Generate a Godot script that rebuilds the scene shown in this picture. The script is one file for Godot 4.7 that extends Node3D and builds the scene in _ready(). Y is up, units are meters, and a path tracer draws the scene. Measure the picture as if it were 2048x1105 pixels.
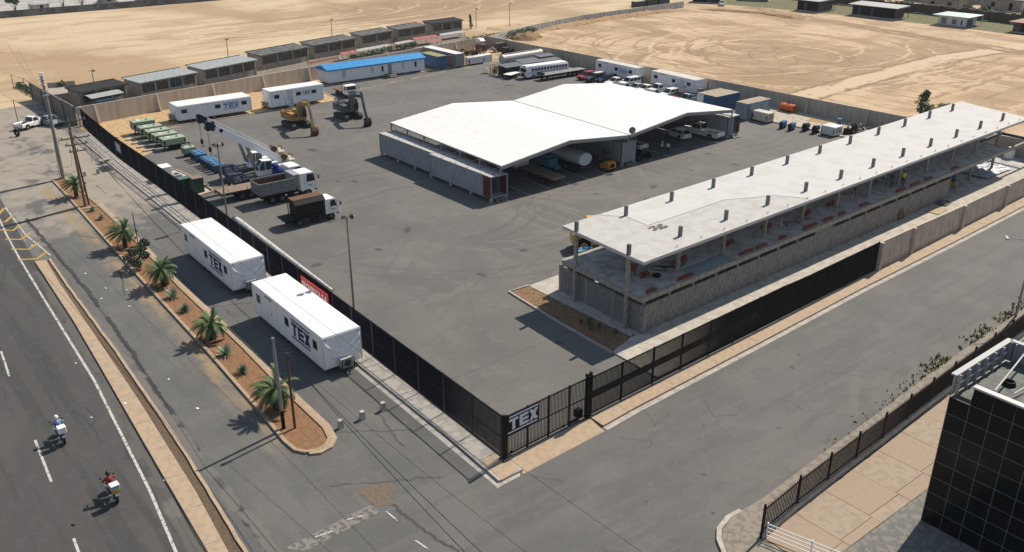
extends Node3D
const UP := Vector3(0, 1, 0)
# Aerial view of a fenced equipment yard: roads and verge on the left, a street and a concrete shell building on the right, bare sand lots behind.
# World frame: origin at the fence corner, -z runs along the left fence, +x along the street fence, metres.

var taken := {}
var mats := {}
var rng := RandomNumberGenerator.new()
# mesh buffers
var V := PackedVector3Array()
var N := PackedVector3Array()
var U := PackedVector2Array()
var C := PackedColorArray()
var X := Transform3D.IDENTITY
var col := Color(1,1,1)
var use_col := false
var plan_fix := false   # true while placing things read off the first site plan

# the first site plan was drawn slightly out of scale; this brings its ground points onto the final one
func survey(p: Vector2) -> Vector2:
	var w := 1.0+.000214297*p.x - .000271347*p.y
	return Vector2(1.038*p.x+.00581666*p.y,.00602233*p.x+1.03497*p.y)/w

func smap(a: Array) -> Array:
	var o := []
	for p in a: o.append(survey(p))
	return o


# ---------------------------------------------------------------- mesh helpers
func begin(x := Transform3D.IDENTITY):
	V = PackedVector3Array(); N = PackedVector3Array(); U = PackedVector2Array(); C = PackedColorArray()
	X = x
	use_col = false

func tri(a: Vector3,b: Vector3,c: Vector3):   # a, b, c counter-clockwise seen from outside
	var n := (b - a).cross(c - a)
	if n.length_squared() < 1e-14: return
	n = (X.basis*n).normalized()
	V.append(X*a); V.append(X*c); V.append(X*b)
	N.append(n); N.append(n); N.append(n)
	if use_col: C.append(col); C.append(col); C.append(col)

func quad(a: Vector3,b: Vector3,c: Vector3,d: Vector3):
	tri(a,b,c); tri(a,c,d)

func trin(a: Vector3,b: Vector3,c: Vector3,na: Vector3,nb: Vector3,nc: Vector3):
	if (b - a).cross(c - a).length_squared() < 1e-14: return
	V.append(X*a); V.append(X*c); V.append(X*b)
	N.append((X.basis*na).normalized()); N.append((X.basis*nc).normalized()); N.append((X.basis*nb).normalized())
	if use_col: C.append(col); C.append(col); C.append(col)

func box(cx: float,cy: float,cz: float,sx: float,sy: float,sz: float,bev := .0):
	var h := Vector3(sx,sy,sz)*.5
	var o := Vector3(cx,cy,cz)
	if bev <= .0:
		var p := []
		for i in 8: p.append(o+Vector3(h.x if i & 1 else -h.x,h.y if i & 2 else -h.y,h.z if i & 4 else -h.z))
		quad(p[4],p[5],p[7],p[6]); quad(p[1],p[0],p[2],p[3])
		quad(p[5],p[1],p[3],p[7]); quad(p[0],p[4],p[6],p[2])
		quad(p[6],p[7],p[3],p[2]); quad(p[0],p[1],p[5],p[4])
		return
	var b: float = minf(bev,minf(h.x,minf(h.y,h.z))*.9)
	var g := h - Vector3(b,b,b)
	for ax in 3:
		for s in [-1.0,1.0]:
			var u := (ax+1) % 3
			var w := (ax+2) % 3
			var q := []
			for k in [[-1,-1],[1,-1],[1,1],[-1,1]]:
				var v := Vector3.ZERO
				v[ax] = s*h[ax]; v[u] = k[0]*g[u]; v[w] = k[1]*g[w]
				q.append(o+v)
			if s > 0: quad(q[0],q[1],q[2],q[3])
			else: quad(q[3],q[2],q[1],q[0])
			# edge along axis u between +-w face (each edge made once: this face with face w)
			for sw in [-1.0,1.0]:
				var e := []
				for k in [[-1,0],[1,0],[1,1],[-1,1]]:
					var v := Vector3.ZERO
					v[u] = k[0]*g[u]
					if k[1] == 0: v[ax] = s*h[ax]; v[w] = sw*g[w]
					else: v[ax] = s*g[ax]; v[w] = sw*h[w]
					e.append(o+v)
				if s*sw > 0: quad(e[0],e[1],e[2],e[3])
				else: quad(e[3],e[2],e[1],e[0])
	for i in 8:
		var s := Vector3(1 if i & 1 else -1,1 if i & 2 else -1,1 if i & 4 else -1)
		var a := o+Vector3(s.x*h.x,s.y*g.y,s.z*g.z)
		var b2 := o+Vector3(s.x*g.x,s.y*h.y,s.z*g.z)
		var c := o+Vector3(s.x*g.x,s.y*g.y,s.z*h.z)
		if s.x*s.y*s.z > 0: tri(a,b2,c)
		else: tri(a,c,b2)

func bar(a: Vector3,b: Vector3,w: float,hgt: float):   # rectangular beam from a to b
	var d := (b - a)
	var L := d.length()
	if L < 1e-6: return
	d /= L
	var up := UP if absf(d.y) < .98 else Vector3.RIGHT
	var s := d.cross(up).normalized()
	up = s.cross(d).normalized()
	var keep := X
	X = X*Transform3D(Basis(s,up,-d),(a+b)*.5)
	box(0,0,0,w,hgt,L)
	X = keep

func cyl(a: Vector3,b: Vector3,r1: float,r2 := -1.0,seg := 10,caps := true):
	if r2 < 0: r2 = r1
	var d := (b - a).normalized()
	var up := UP if absf(d.y) < .95 else Vector3.RIGHT
	var s := d.cross(up).normalized()
	var t := s.cross(d).normalized()
	for i in seg:
		var a0 := TAU*i/seg
		var a1 := TAU*(i+1)/seg
		var n0 := s*cos(a0)+t*sin(a0)
		var n1 := s*cos(a1)+t*sin(a1)
		var p0 := a+n0*r1
		var p1 := a+n1*r1
		var q0 := b+n0*r2
		var q1 := b+n1*r2
		trin(p0,q0,q1,n0,n0,n1); trin(p0,q1,p1,n0,n1,n1)
		if caps:
			if r1 > .001: tri(a,p0,p1)
			if r2 > .001: tri(b,q1,q0)

func tube(pts: Array,r: float,seg := 6):
	for i in pts.size() - 1: cyl(pts[i],pts[i+1],r,r,seg,true)

func ball(c: Vector3,r: Vector3,seg := 10,rings := 6,half := false):
	for j in rings:
		var t0: float = PI*(j if not half else j*.5)/rings
		var t1: float = PI*((j+1) if not half else (j+1)*.5)/rings
		for i in seg:
			var a0 := TAU*i/seg
			var a1 := TAU*(i+1)/seg
			var f := func(t: float,a: float) -> Vector3: return Vector3(sin(t)*cos(a),cos(t),sin(t)*sin(a))
			var n00: Vector3 = f.call(t0,a0)
			var n01: Vector3 = f.call(t0,a1)
			var n10: Vector3 = f.call(t1,a0)
			var n11: Vector3 = f.call(t1,a1)
			trin(c+n00*r,c+n01*r,c+n11*r,n00/r,n01/r,n11/r)
			trin(c+n00*r,c+n11*r,c+n10*r,n00/r,n11/r,n10/r)

# profile in the (x, y) plane, extruded along z from z0 to z1; in1 shrinks points with y above ytap towards z mid (tumblehome)
func extr(poly: Array,z0: float,z1: float,ytap := 1e9,tap := .0):
	var pts := PackedVector2Array(poly)
	if not Geometry2D.is_polygon_clockwise(pts): pts.reverse()
	var n := pts.size()
	var zm := (z0+z1)*.5
	var A := []
	var B := []
	for p in pts:
		var k: float = maxf(.0,p.y - ytap)*tap
		A.append(Vector3(p.x,p.y,z0+k)); B.append(Vector3(p.x,p.y,z1 - k))
	for i in n:
		var j := (i+1) % n
		quad(A[i],A[j],B[j],B[i])
	var t := Geometry2D.triangulate_polygon(pts)
	for i in range(0,t.size(),3):
		var a: Vector3 = B[t[i]]
		var b: Vector3 = B[t[i+1]]
		var c: Vector3 = B[t[i+2]]
		if (b - a).cross(c - a).z < 0: tri(a,c,b)
		else: tri(a,b,c)
		a = A[t[i]]; b = A[t[i+1]]; c = A[t[i+2]]
		if (b - a).cross(c - a).z > 0: tri(a,c,b)
		else: tri(a,b,c)

# polygon on the ground (x, z) made into a slab from y0 to y1
func slab(poly: Array,y0: float,y1: float):
	var keep := X
	X = X*Transform3D(Basis(Vector3(1,0,0),Vector3(0,0,1),Vector3(0,-1,0)),Vector3.ZERO)   # (x, y, z) -> (x, -z, y)
	extr(poly,-y1,-y0)
	X = keep

# flat sheet with UVs over rect
func sheet(poly: Array,y: float,rect := Rect2(0,0,1,1)):
	var pts := PackedVector2Array(poly)
	var t := Geometry2D.triangulate_polygon(pts)
	for i in range(0,t.size(),3):
		var q := [pts[t[i]],pts[t[i+1]],pts[t[i+2]]]
		if (q[1] - q[0]).cross(q[2] - q[0]) > 0: q = [q[0],q[2],q[1]]
		# q counter-clockwise seen from above (+y), x right, z down
		for k in [0,2,1]:
			V.append(X*Vector3(q[k].x,y,q[k].y)); N.append(UP)
			U.append(Vector2((q[k].x - rect.position.x)/rect.size.x,(q[k].y - rect.position.y)/rect.size.y))

# path of ground points (x, z) swept by a rectangle: width w to the left/right, heights y0..y1
func ribbon(pts: Array,w: float,y0: float,y1: float,closed := false):
	var n := pts.size()
	var Lf := []
	var Rt := []
	for i in n:
		var a: Vector2 = pts[(i - 1+n) % n] if closed or i > 0 else pts[i]
		var b: Vector2 = pts[(i+1) % n] if closed or i < n - 1 else pts[i]
		var d := (b - a).normalized()
		var s := Vector2(d.y,-d.x)*(w*.5)
		Lf.append(pts[i]+s); Rt.append(pts[i] - s)
	var m := n if closed else n - 1
	for i in m:
		var j := (i+1) % n
		var l0: Vector2 = Lf[i]
		var l1: Vector2 = Lf[j]
		var r0: Vector2 = Rt[i]
		var r1: Vector2 = Rt[j]
		var f := func(p: Vector2,y: float) -> Vector3: return Vector3(p.x,y,p.y)
		quad(f.call(r0,y1),f.call(r1,y1),f.call(l1,y1),f.call(l0,y1))
		quad(f.call(l0,y0),f.call(l0,y1),f.call(l1,y1),f.call(l1,y0))
		quad(f.call(r0,y1),f.call(r0,y0),f.call(r1,y0),f.call(r1,y1))
		if not closed and i == 0: quad(f.call(r0,y0),f.call(r0,y1),f.call(l0,y1),f.call(l0,y0))
		if not closed and i == m - 1: quad(f.call(l1,y0),f.call(l1,y1),f.call(r1,y1),f.call(r1,y0))

# rings of equal size, lofted and capped
func loft(rings: Array,smooth := false):
	var n: int = rings[0].size()
	for k in rings.size() - 1:
		for i in n:
			var j := (i+1) % n
			quad(rings[k][i],rings[k][j],rings[k+1][j],rings[k+1][i])
	var a: Array = rings[0]
	var b: Array = rings[-1]
	for i in range(1,n - 1):
		tri(a[0],a[i+1],a[i]); tri(b[0],b[i],b[i+1])

func mesh_now() -> ArrayMesh:
	var m := ArrayMesh.new()
	var arr := []
	arr.resize(Mesh.ARRAY_MAX)
	arr[Mesh.ARRAY_VERTEX] = V
	arr[Mesh.ARRAY_NORMAL] = N
	if U.size() == V.size(): arr[Mesh.ARRAY_TEX_UV] = U
	if C.size() == V.size(): arr[Mesh.ARRAY_COLOR] = C
	m.add_surface_from_arrays(Mesh.PRIMITIVE_TRIANGLES,arr)
	return m

func done(called: String,m: Material,parent: Node,kind := "") -> MeshInstance3D:
	var o := MeshInstance3D.new()
	o.mesh = mesh_now()
	o.material_override = m
	o.name = called if parent != self else numbered(called)
	parent.add_child(o,true)
	if kind: o.set_meta("kind",kind)
	X = Transform3D.IDENTITY
	return o

func numbered(called: String) -> String:
	var k: int = taken.get(called,0)
	taken[called] = k+1
	return called if k == 0 else "%s_%03d" % [called,k]

func thing(called: String,label: String,cat: String,at := Vector3.ZERO,yaw := .0,group := "") -> Node3D:
	var o := Node3D.new()
	o.name = numbered(called)
	add_child(o)
	o.position = at
	o.rotation.y = deg_to_rad(yaw)
	if plan_fix:
		var p := survey(Vector2(at.x,at.z))
		var e := survey(Vector2(at.x+1.0,at.z)) - p
		var f := survey(Vector2(at.x,at.z+1.0)) - p
		var k := sqrt(absf(e.cross(f)))
		o.position = Vector3(p.x,at.y*1.035 if at.y > .5 else at.y,p.y)
		o.scale = Vector3(k,1.035,k)
	tag(o,label,cat,group)
	return o

func tag(o: Node,label: String,cat: String,group := ""):
	o.set_meta("label",label); o.set_meta("category",cat)
	if group: o.set_meta("group",group)

func copy(src: Node3D,called: String,label: String,at: Vector3,yaw := .0,sc := 1.0) -> Node3D:
	var o: Node3D = src.duplicate()
	o.name = numbered(called)
	add_child(o)
	o.position = at
	o.rotation.y = deg_to_rad(yaw)
	if sc != 1.0: o.scale = Vector3.ONE*sc
	o.set_meta("label",label)
	return o

func part(src: MeshInstance3D,called: String,parent: Node,at: Transform3D) -> MeshInstance3D:
	var o := MeshInstance3D.new()
	o.mesh = src.mesh
	o.material_override = src.material_override
	o.name = called
	parent.add_child(o,true)
	o.transform = at
	return o

func struct(called: String,m: Material,parent: Node = self) -> MeshInstance3D:
	return done(called,m,parent,"structure" if parent == self else "")

func off(base: Vector3) -> Transform3D: return Transform3D(Basis.IDENTITY,-base)
func yawed(at: Vector3,deg: float) -> Transform3D: return Transform3D(Basis(UP,deg_to_rad(deg)),at)
func v2(a: float,b: float) -> Vector2: return Vector2(a,b)
func v3(a: float,b: float,c: float) -> Vector3: return Vector3(a,b,c)

# ---------------------------------------------------------------- materials
func lin2(k: float) -> Color: return Color(k,k,k).linear_to_srgb()
func lin(r: float,g: float,b: float) -> Color: return Color(r,g,b).linear_to_srgb()

func mat(key: String,c: Color,rough := .7,metal := .0) -> StandardMaterial3D:
	if mats.has(key): return mats[key]
	var m := StandardMaterial3D.new()
	m.albedo_color = c; m.roughness = rough; m.metallic = metal
	if rough > .3 and c.get_luminance() < .2: m.metallic_specular = .25   # weathered dark paint
	mats[key] = m
	return m

func noise_bytes(sd: int,w: int,h: int,freq: float,oct := 4,ax := 1.0,ay := 1.0,kind := FastNoiseLite.TYPE_SIMPLEX_SMOOTH,warp := .0,seamless := false) -> PackedByteArray:
	var n := FastNoiseLite.new()
	n.seed = sd; n.noise_type = kind; n.frequency = freq; n.fractal_octaves = oct
	if warp > 0:
		n.domain_warp_enabled = true; n.domain_warp_amplitude = warp; n.domain_warp_frequency = freq*.6
	var iw := maxi(8,int(w/ax))
	var ih := maxi(8,int(h/ay))
	var img: Image = n.get_seamless_image(iw,ih) if seamless else n.get_image(iw,ih)
	if iw != w or ih != h: img.resize(w,h,Image.INTERPOLATE_CUBIC)
	img.convert(Image.FORMAT_L8)
	return img.get_data()

# layers: [bytes, colour, lo, hi, amount]
func paint(w: int,h: int,base: Color,layers: Array,grain := .03,gseed := 5) -> PackedByteArray:
	var out := PackedByteArray()
	out.resize(w*h*3)
	var luts := []
	for l in layers:
		var t := PackedFloat32Array()
		t.resize(256)
		for i in 256: t[i] = smoothstep(l[2],l[3],i/255.0)*l[4] if l[2] < l[3] else (1.0 - smoothstep(l[3],l[2],i/255.0))*l[4]
		luts.append(t)
	var br := base.r*255.0
	var bg := base.g*255.0
	var bb := base.b*255.0
	var rg := PackedFloat32Array()
	rg.resize(4096)
	var q := RandomNumberGenerator.new()
	q.seed = gseed
	for i in 4096: rg[i] = 1.0+(q.randf() - .5)*2.0*grain
	var nl := layers.size()
	var k := 0
	var ph := 0
	for i in w*h:
		var r := br
		var g := bg
		var b := bb
		for j in nl:
			var a: float = luts[j][layers[j][0][i]]
			if a > .004:
				var c: Color = layers[j][1]
				r += (c.r*255.0 - r)*a; g += (c.g*255.0 - g)*a; b += (c.b*255.0 - b)*a
		ph = (ph*5+1117) & 4095
		var f := rg[(ph ^ (i >> 3)) & 4095]
		out[k] = clampi(int(r*f),0,255); out[k+1] = clampi(int(g*f),0,255); out[k+2] = clampi(int(b*f),0,255)
		k += 3
	return out

# a painted or worn line along ground points, rect is the map's place in metres
func stroke(buf: PackedByteArray,w: int,h: int,rect: Rect2,pts: Array,width: float,c: Color,a: float,wob := .0,brk := .0,sd := 1):
	var q := RandomNumberGenerator.new()
	q.seed = sd
	var sx := w/rect.size.x
	var sy := h/rect.size.y
	for s in pts.size() - 1:
		var p0: Vector2 = pts[s]
		var p1: Vector2 = pts[s+1]
		var L := p0.distance_to(p1)
		var steps := maxi(2,int(L*maxf(sx,sy)/.9))
		var wo := .0
		var hold := 1.0
		for i in steps:
			var p := p0.lerp(p1,float(i)/steps)
			wo = wo*.93+(q.randf() - .5)*wob
			if q.randf() < .04: hold = 1.0 if q.randf() > brk else q.randf()*.4
			var nrm := (p1 - p0).orthogonal().normalized()
			p += nrm*wo
			var ww := width*(.75+.5*q.randf())*.5
			var x0 := int((p.x - ww - rect.position.x)*sx)
			var x1 := int((p.x+ww - rect.position.x)*sx)
			var y0 := int((p.y - ww - rect.position.y)*sy)
			var y1 := int((p.y+ww - rect.position.y)*sy)
			var al := a*hold
			for y in range(maxi(0,y0),mini(h - 1,y1)+1):
				for x in range(maxi(0,x0),mini(w - 1,x1)+1):
					var k := (y*w+x)*3
					buf[k] = int(lerpf(buf[k],c.r*255.0,al)); buf[k+1] = int(lerpf(buf[k+1],c.g*255.0,al)); buf[k+2] = int(lerpf(buf[k+2],c.b*255.0,al))

func blot(buf: PackedByteArray,w: int,h: int,rect: Rect2,at: Vector2,rad: Vector2,c: Color,a: float,nb: PackedByteArray,turn := .0):
	var sx := w/rect.size.x
	var sy := h/rect.size.y
	var m := maxf(rad.x,rad.y)*1.3
	var x0 := maxi(0,int((at.x - m - rect.position.x)*sx))
	var x1 := mini(w - 1,int((at.x+m - rect.position.x)*sx))
	var y0 := maxi(0,int((at.y - m - rect.position.y)*sy))
	var y1 := mini(h - 1,int((at.y+m - rect.position.y)*sy))
	for y in range(y0,y1+1):
		for x in range(x0,x1+1):
			var d := Vector2(rect.position.x+x/sx,rect.position.y+y/sy) - at
			d = d.rotated(turn)/rad
			var e := d.length()+(nb[y*w+x]/255.0 - .5)*1.1
			if e < 1.0:
				var k := (y*w+x)*3
				var al := a*smoothstep(1.0,.6,e)
				buf[k] = int(lerpf(buf[k],c.r*255.0,al)); buf[k+1] = int(lerpf(buf[k+1],c.g*255.0,al)); buf[k+2] = int(lerpf(buf[k+2],c.b*255.0,al))

func tex_of(buf: PackedByteArray,w: int,h: int) -> ImageTexture:
	var img := Image.create_from_data(w,h,false,Image.FORMAT_RGB8,buf)
	img.generate_mipmaps()
	return ImageTexture.create_from_image(img)

func map_mat(key: String,buf: PackedByteArray,w: int,h: int,rough := .9) -> StandardMaterial3D:
	var m := StandardMaterial3D.new()
	m.albedo_texture = tex_of(buf,w,h)
	m.roughness = rough
	mats[key] = m
	return m

# mottled material in world triplanar: base with patches of another colour, scale in metres per repeat
func mott(key: String,a: Color,b: Color,lo: float,hi: float,metres: float,rough := .85,metal := .0,sd := 1,streak := 1.0,amt := 1.0,world := true,c3 := Color(0,0,0),a3 := .0) -> StandardMaterial3D:
	if mats.has(key): return mats[key]
	var w := 256
	var m := StandardMaterial3D.new()
	var al := a.srgb_to_linear()
	var bl2 := b.srgb_to_linear()
	var k := (bl2.r/al.r+bl2.g/al.g+bl2.b/al.b)/3.0
	if a3 <= 0 and k > .5 and k < .97 and absf(bl2.r/al.r - bl2.b/al.b) < .2:   # darker patches of the same hue share a grey pattern
		var sk := "grey%d_%d_%d" % [int(k*6.0),sd % 2,int(streak*10.0)]
		if not mats.has(sk):
			mats[sk] = tex_of(paint(w,w,Color(1,1,1),[[noise_bytes(sd,w,w,.02,5,1.0,streak,FastNoiseLite.TYPE_SIMPLEX_SMOOTH,.0,true),lin2(k),lo,hi,amt]],.03,sd),w,w)
		m.albedo_texture = mats[sk]
		m.albedo_color = a
	else:
		var ls := [[noise_bytes(sd,w,w,.02,5,1.0,streak,FastNoiseLite.TYPE_SIMPLEX_SMOOTH,.0,true),b,lo,hi,amt]]
		if a3 > 0:
			ls.append([noise_bytes(sd+31,w,w,.035,4,1.0,streak,FastNoiseLite.TYPE_SIMPLEX_SMOOTH,.0,true),c3,.62,.8,a3])
		m.albedo_texture = tex_of(paint(w,w,a,ls,.03,sd),w,w)
	m.roughness = rough; m.metallic = metal
	if al.get_luminance() < .06: m.metallic_specular = .2
	m.uv1_triplanar = true
	m.uv1_world_triplanar = world
	m.uv1_scale = Vector3.ONE/metres
	mats[key] = m
	return m

# ---------------------------------------------------------------- scene
func _ready():
	rng.seed = 11
	camera_and_light()
	basic_materials()
	grounds()
	kerbs_and_walks()
	things()

func camera_and_light():
	var cam := Camera3D.new()
	cam.name = "camera"
	cam.position = Vector3(-27.988,33.027,36.399)
	cam.rotation_degrees = Vector3(-23.992,-38.3,.0)
	cam.fov = 34.67
	cam.near = .5
	cam.far = 6000.0
	add_child(cam)
	cam.current = true
	var env := Environment.new()
	env.background_mode = Environment.BG_SKY
	var sky := Sky.new()
	var sm := ProceduralSkyMaterial.new()
	sm.sky_top_color = Color(.54,.62,.73)
	sm.sky_horizon_color = Color(.84,.86,.87)
	sm.ground_bottom_color = Color(.45,.40,.33)
	sm.ground_horizon_color = Color(.70,.72,.72)
	sm.sky_curve = .12
	sm.sky_energy_multiplier = 1.0
	sky.sky_material = sm
	env.sky = sky
	env.background_energy_multiplier = .68
	env.ambient_light_source = Environment.AMBIENT_SOURCE_SKY
	env.tonemap_mode = Environment.TONE_MAPPER_LINEAR
	env.tonemap_exposure = 1.3
	env.sdfgi_enabled = true
	env.ssao_enabled = true
	env.ssil_enabled = true
	env.fog_enabled = true
	env.fog_density = .00012
	env.fog_light_color = Color(.80,.84,.88)
	var we := WorldEnvironment.new()
	we.name = "world_environment"
	we.environment = env
	add_child(we)
	var sun := DirectionalLight3D.new()
	sun.name = "sun"
	sun.light_energy = 1.5
	sun.light_color = Color(1.0,.955,.89)
	sun.light_angular_distance = .5
	sun.shadow_enabled = true
	sun.directional_shadow_max_distance = 400.0
	add_child(sun)
	var el := deg_to_rad(47.0)
	var dir := Vector3(-.987*cos(el),-sin(el),.163*cos(el))
	sun.look_at_from_position(Vector3(0,60,0),Vector3(0,60,0)+dir,UP)

func basic_materials():
	mat("white",lin(.78,.78,.77),.45)
	mat("white_gloss",lin(.76,.76,.75),.25)
	mott("trailer",lin(.77,.78,.79),lin(.66,.66,.645),.5,.8,2.4,.45,.0,55,4.0,.6)
	mott("roof_white",lin(.70,.70,.69),lin(.62,.61,.595),.45,.8,9.0,.6,.0,54,1.0,.6)
	mat("black",lin(.0091,.0091,.0106),.55)
	mat("black_gloss",lin(.0076,.0076,.0091),.15)
	mat("glass",lin(.0091,.0122,.0152),.08)
	mat("glass_green",lin(.038,.068,.065),.08)
	mat("rubber",lin(.0129,.0129,.0137),.9)
	mat("steel",lin(.266,.266,.266),.4,.7)
	mat("galv",lin(.243,.251,.258),.5,.3)
	mat("dark_steel",lin(.038,.038,.042),.5,.3)
	mat("fence",lin(.0061,.0068,.0091),.5)
	mat("fence_navy",lin(.0076,.0099,.0182),.7)
	mat("navy",lin(.0152,.023,.091),.5)
	mat("logo_blue",lin(.0114,.129,.342),.5)
	mat("logo_dark",lin(.046,.046,.076),.5)
	mat("red",lin(.342,.0152,.023),.5)
	mat("marker_red",lin(.266,.0076,.023),.3)
	mat("sign_red",lin(.448,.024,.033),.5)
	mat("lamp",lin(.521,.521,.478),.2)
	mat("yellow_line",lin(.38,.251,.042),.8)
	mat("tarp_blue",lin(.0152,.027,.144),.7)
	mat("skin",lin(.152,.076,.046),.7)
	mott("white_line",lin(.448,.44,.415),lin(.167,.16,.152),.55,.75,2.2,.85,.0,3)
	mott("concrete",lin(.367,.340,.306),lin(.262,.245,.218),.4,.75,5.0,.9,.0,4,1.0,.8,true,lin(.437,.411,.367),.5)
	mott("concrete_pale",lin(.418,.385,.334),lin(.334,.301,.260),.4,.75,7.0,.9,.0,5,1.0,.8,true,lin(.251,.226,.200),.5)
	mott("concrete_tan",lin(.38,.281,.19),lin(.319,.243,.175),.4,.75,4.0,.9,.0,6,1.0,.9,true,lin(.258,.22,.182),.55)
	mott("wall_concrete",lin(.476,.422,.364),lin(.356,.312,.264),.40,.70,6.0,.92,.0,7,5.0,.55,true,lin(.556,.397,.251),.35)
	mott("kerb_tan",lin(.35,.251,.16),lin(.274,.22,.16),.4,.7,2.0,.9,.0,8)
	mott("soil_red",lin(.212,.113,.055),lin(.173,.085,.040),.4,.7,3.0,.95,.0,9,1.0,1.0,true,lin(.244,.144,.078),.6)
	mott("block_grey",lin(.204,.200,.190),lin(.152,.147,.143),.4,.7,1.6,.95,.0,10,1.0,1.0,true,lin(.256,.247,.232),.6)
	mott("block_grey_b",lin(.237,.232,.224),lin(.171,.166,.156),.4,.7,1.3,.95,.0,12)
	mott("mortar",lin(.274,.264,.246),lin(.182,.178,.164),.4,.7,2.0,.95,.0,13)
	mott("slab_roof",lin(.48,.477,.465),lin(.425,.42,.405),.45,.8,16.0,.85,.0,14,1.0,.7,true,lin(.44,.435,.42),.35)
	mott("slab_floor",lin(.411,.411,.402),lin(.315,.315,.306),.4,.75,8.0,.9,.0,15)
	mott("column",lin(.319,.296,.243),lin(.251,.228,.19),.4,.7,3.0,.8,.0,16)
	mott("brick_red",lin(.219,.049,.027),lin(.153,.033,.0194),.4,.7,.9,.9,.0,17)
	mott("rust",lin(.152,.068,.034),lin(.076,.034,.0190),.35,.7,1.5,.85,.0,18,1.0,1.0,true,lin(.228,.106,.046),.5)
	mott("rust_deck",lin(.228,.173,.137),lin(.146,.091,.064),.4,.7,2.0,.85,.0,19,1.0,1.0,true,lin(.301,.246,.200),.6)
	mott("steel_plate",lin(.084,.087,.091),lin(.057,.057,.061),.4,.7,2.5,.55,.2,20)
	mott("charcoal_plate",lin(.0161,.0168,.0189),lin(.0106,.0106,.0117),.4,.7,2.0,.5,.0,21)
	mott("timber",lin(.228,.152,.084),lin(.152,.095,.053),.4,.7,1.0,.9,.0,22,6.0)
	mott("cont_grey",lin(.279,.307,.330),lin(.216,.234,.251),.45,.75,4.0,.6,.0,23,4.0,.9,true,lin(.183,.137,.102),.25)
	mott("cont_roof",lin(.462,.454,.446),lin(.289,.243,.198),.5,.8,5.0,.6,.0,24)
	mott("cont_blue",lin(.037,.104,.243),lin(.027,.074,.170),.4,.7,3.0,.55,.0,25,4.0,1.0,true,lin(.074,.074,.109),.3)
	mott("cont_pale",lin(.251,.330,.377),lin(.183,.240,.285),.4,.7,3.0,.6,.0,26,4.0,1.0,true,lin(.114,.057,.035),.3)
	mott("cont_dusty_roof",lin(.357,.289,.213),lin(.228,.19,.152),.5,.75,4.0,.8,.0,27,1.0,1.0,true,lin(.407,.352,.281),.6)
	mott("shed_wall",lin(.365,.322,.267),lin(.267,.230,.189),.4,.7,4.0,.9,.0,28)
	mott("shed_roof_dark",lin(.038,.04,.042),lin(.027,.027,.029),.4,.7,3.0,.8,.0,29)
	mott("shed_roof_grey",lin(.297,.324,.331),lin(.209,.228,.237),.4,.7,3.0,.7,.0,30)
	mott("sand_base",lin(.422,.321,.216),lin(.327,.236,.154),.4,.7,40.0,.95,.0,31,1.0,.8,true,lin(.274,.189,.117),.4)
	mott("sand_yard",lin(.442,.305,.160),lin(.342,.219,.103),.4,.7,6.0,.95,.0,32,1.0,1.0,true,lin(.497,.401,.273),.5)
	mott("grass_ground",lin(.089,.098,.031),lin(.164,.122,.068),.45,.65,9.0,.95,.0,33,1.0,1.0)
	mott("dirt_mound",lin(.258,.156,.076),lin(.19,.11,.053),.4,.7,3.0,.95,.0,34)

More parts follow.
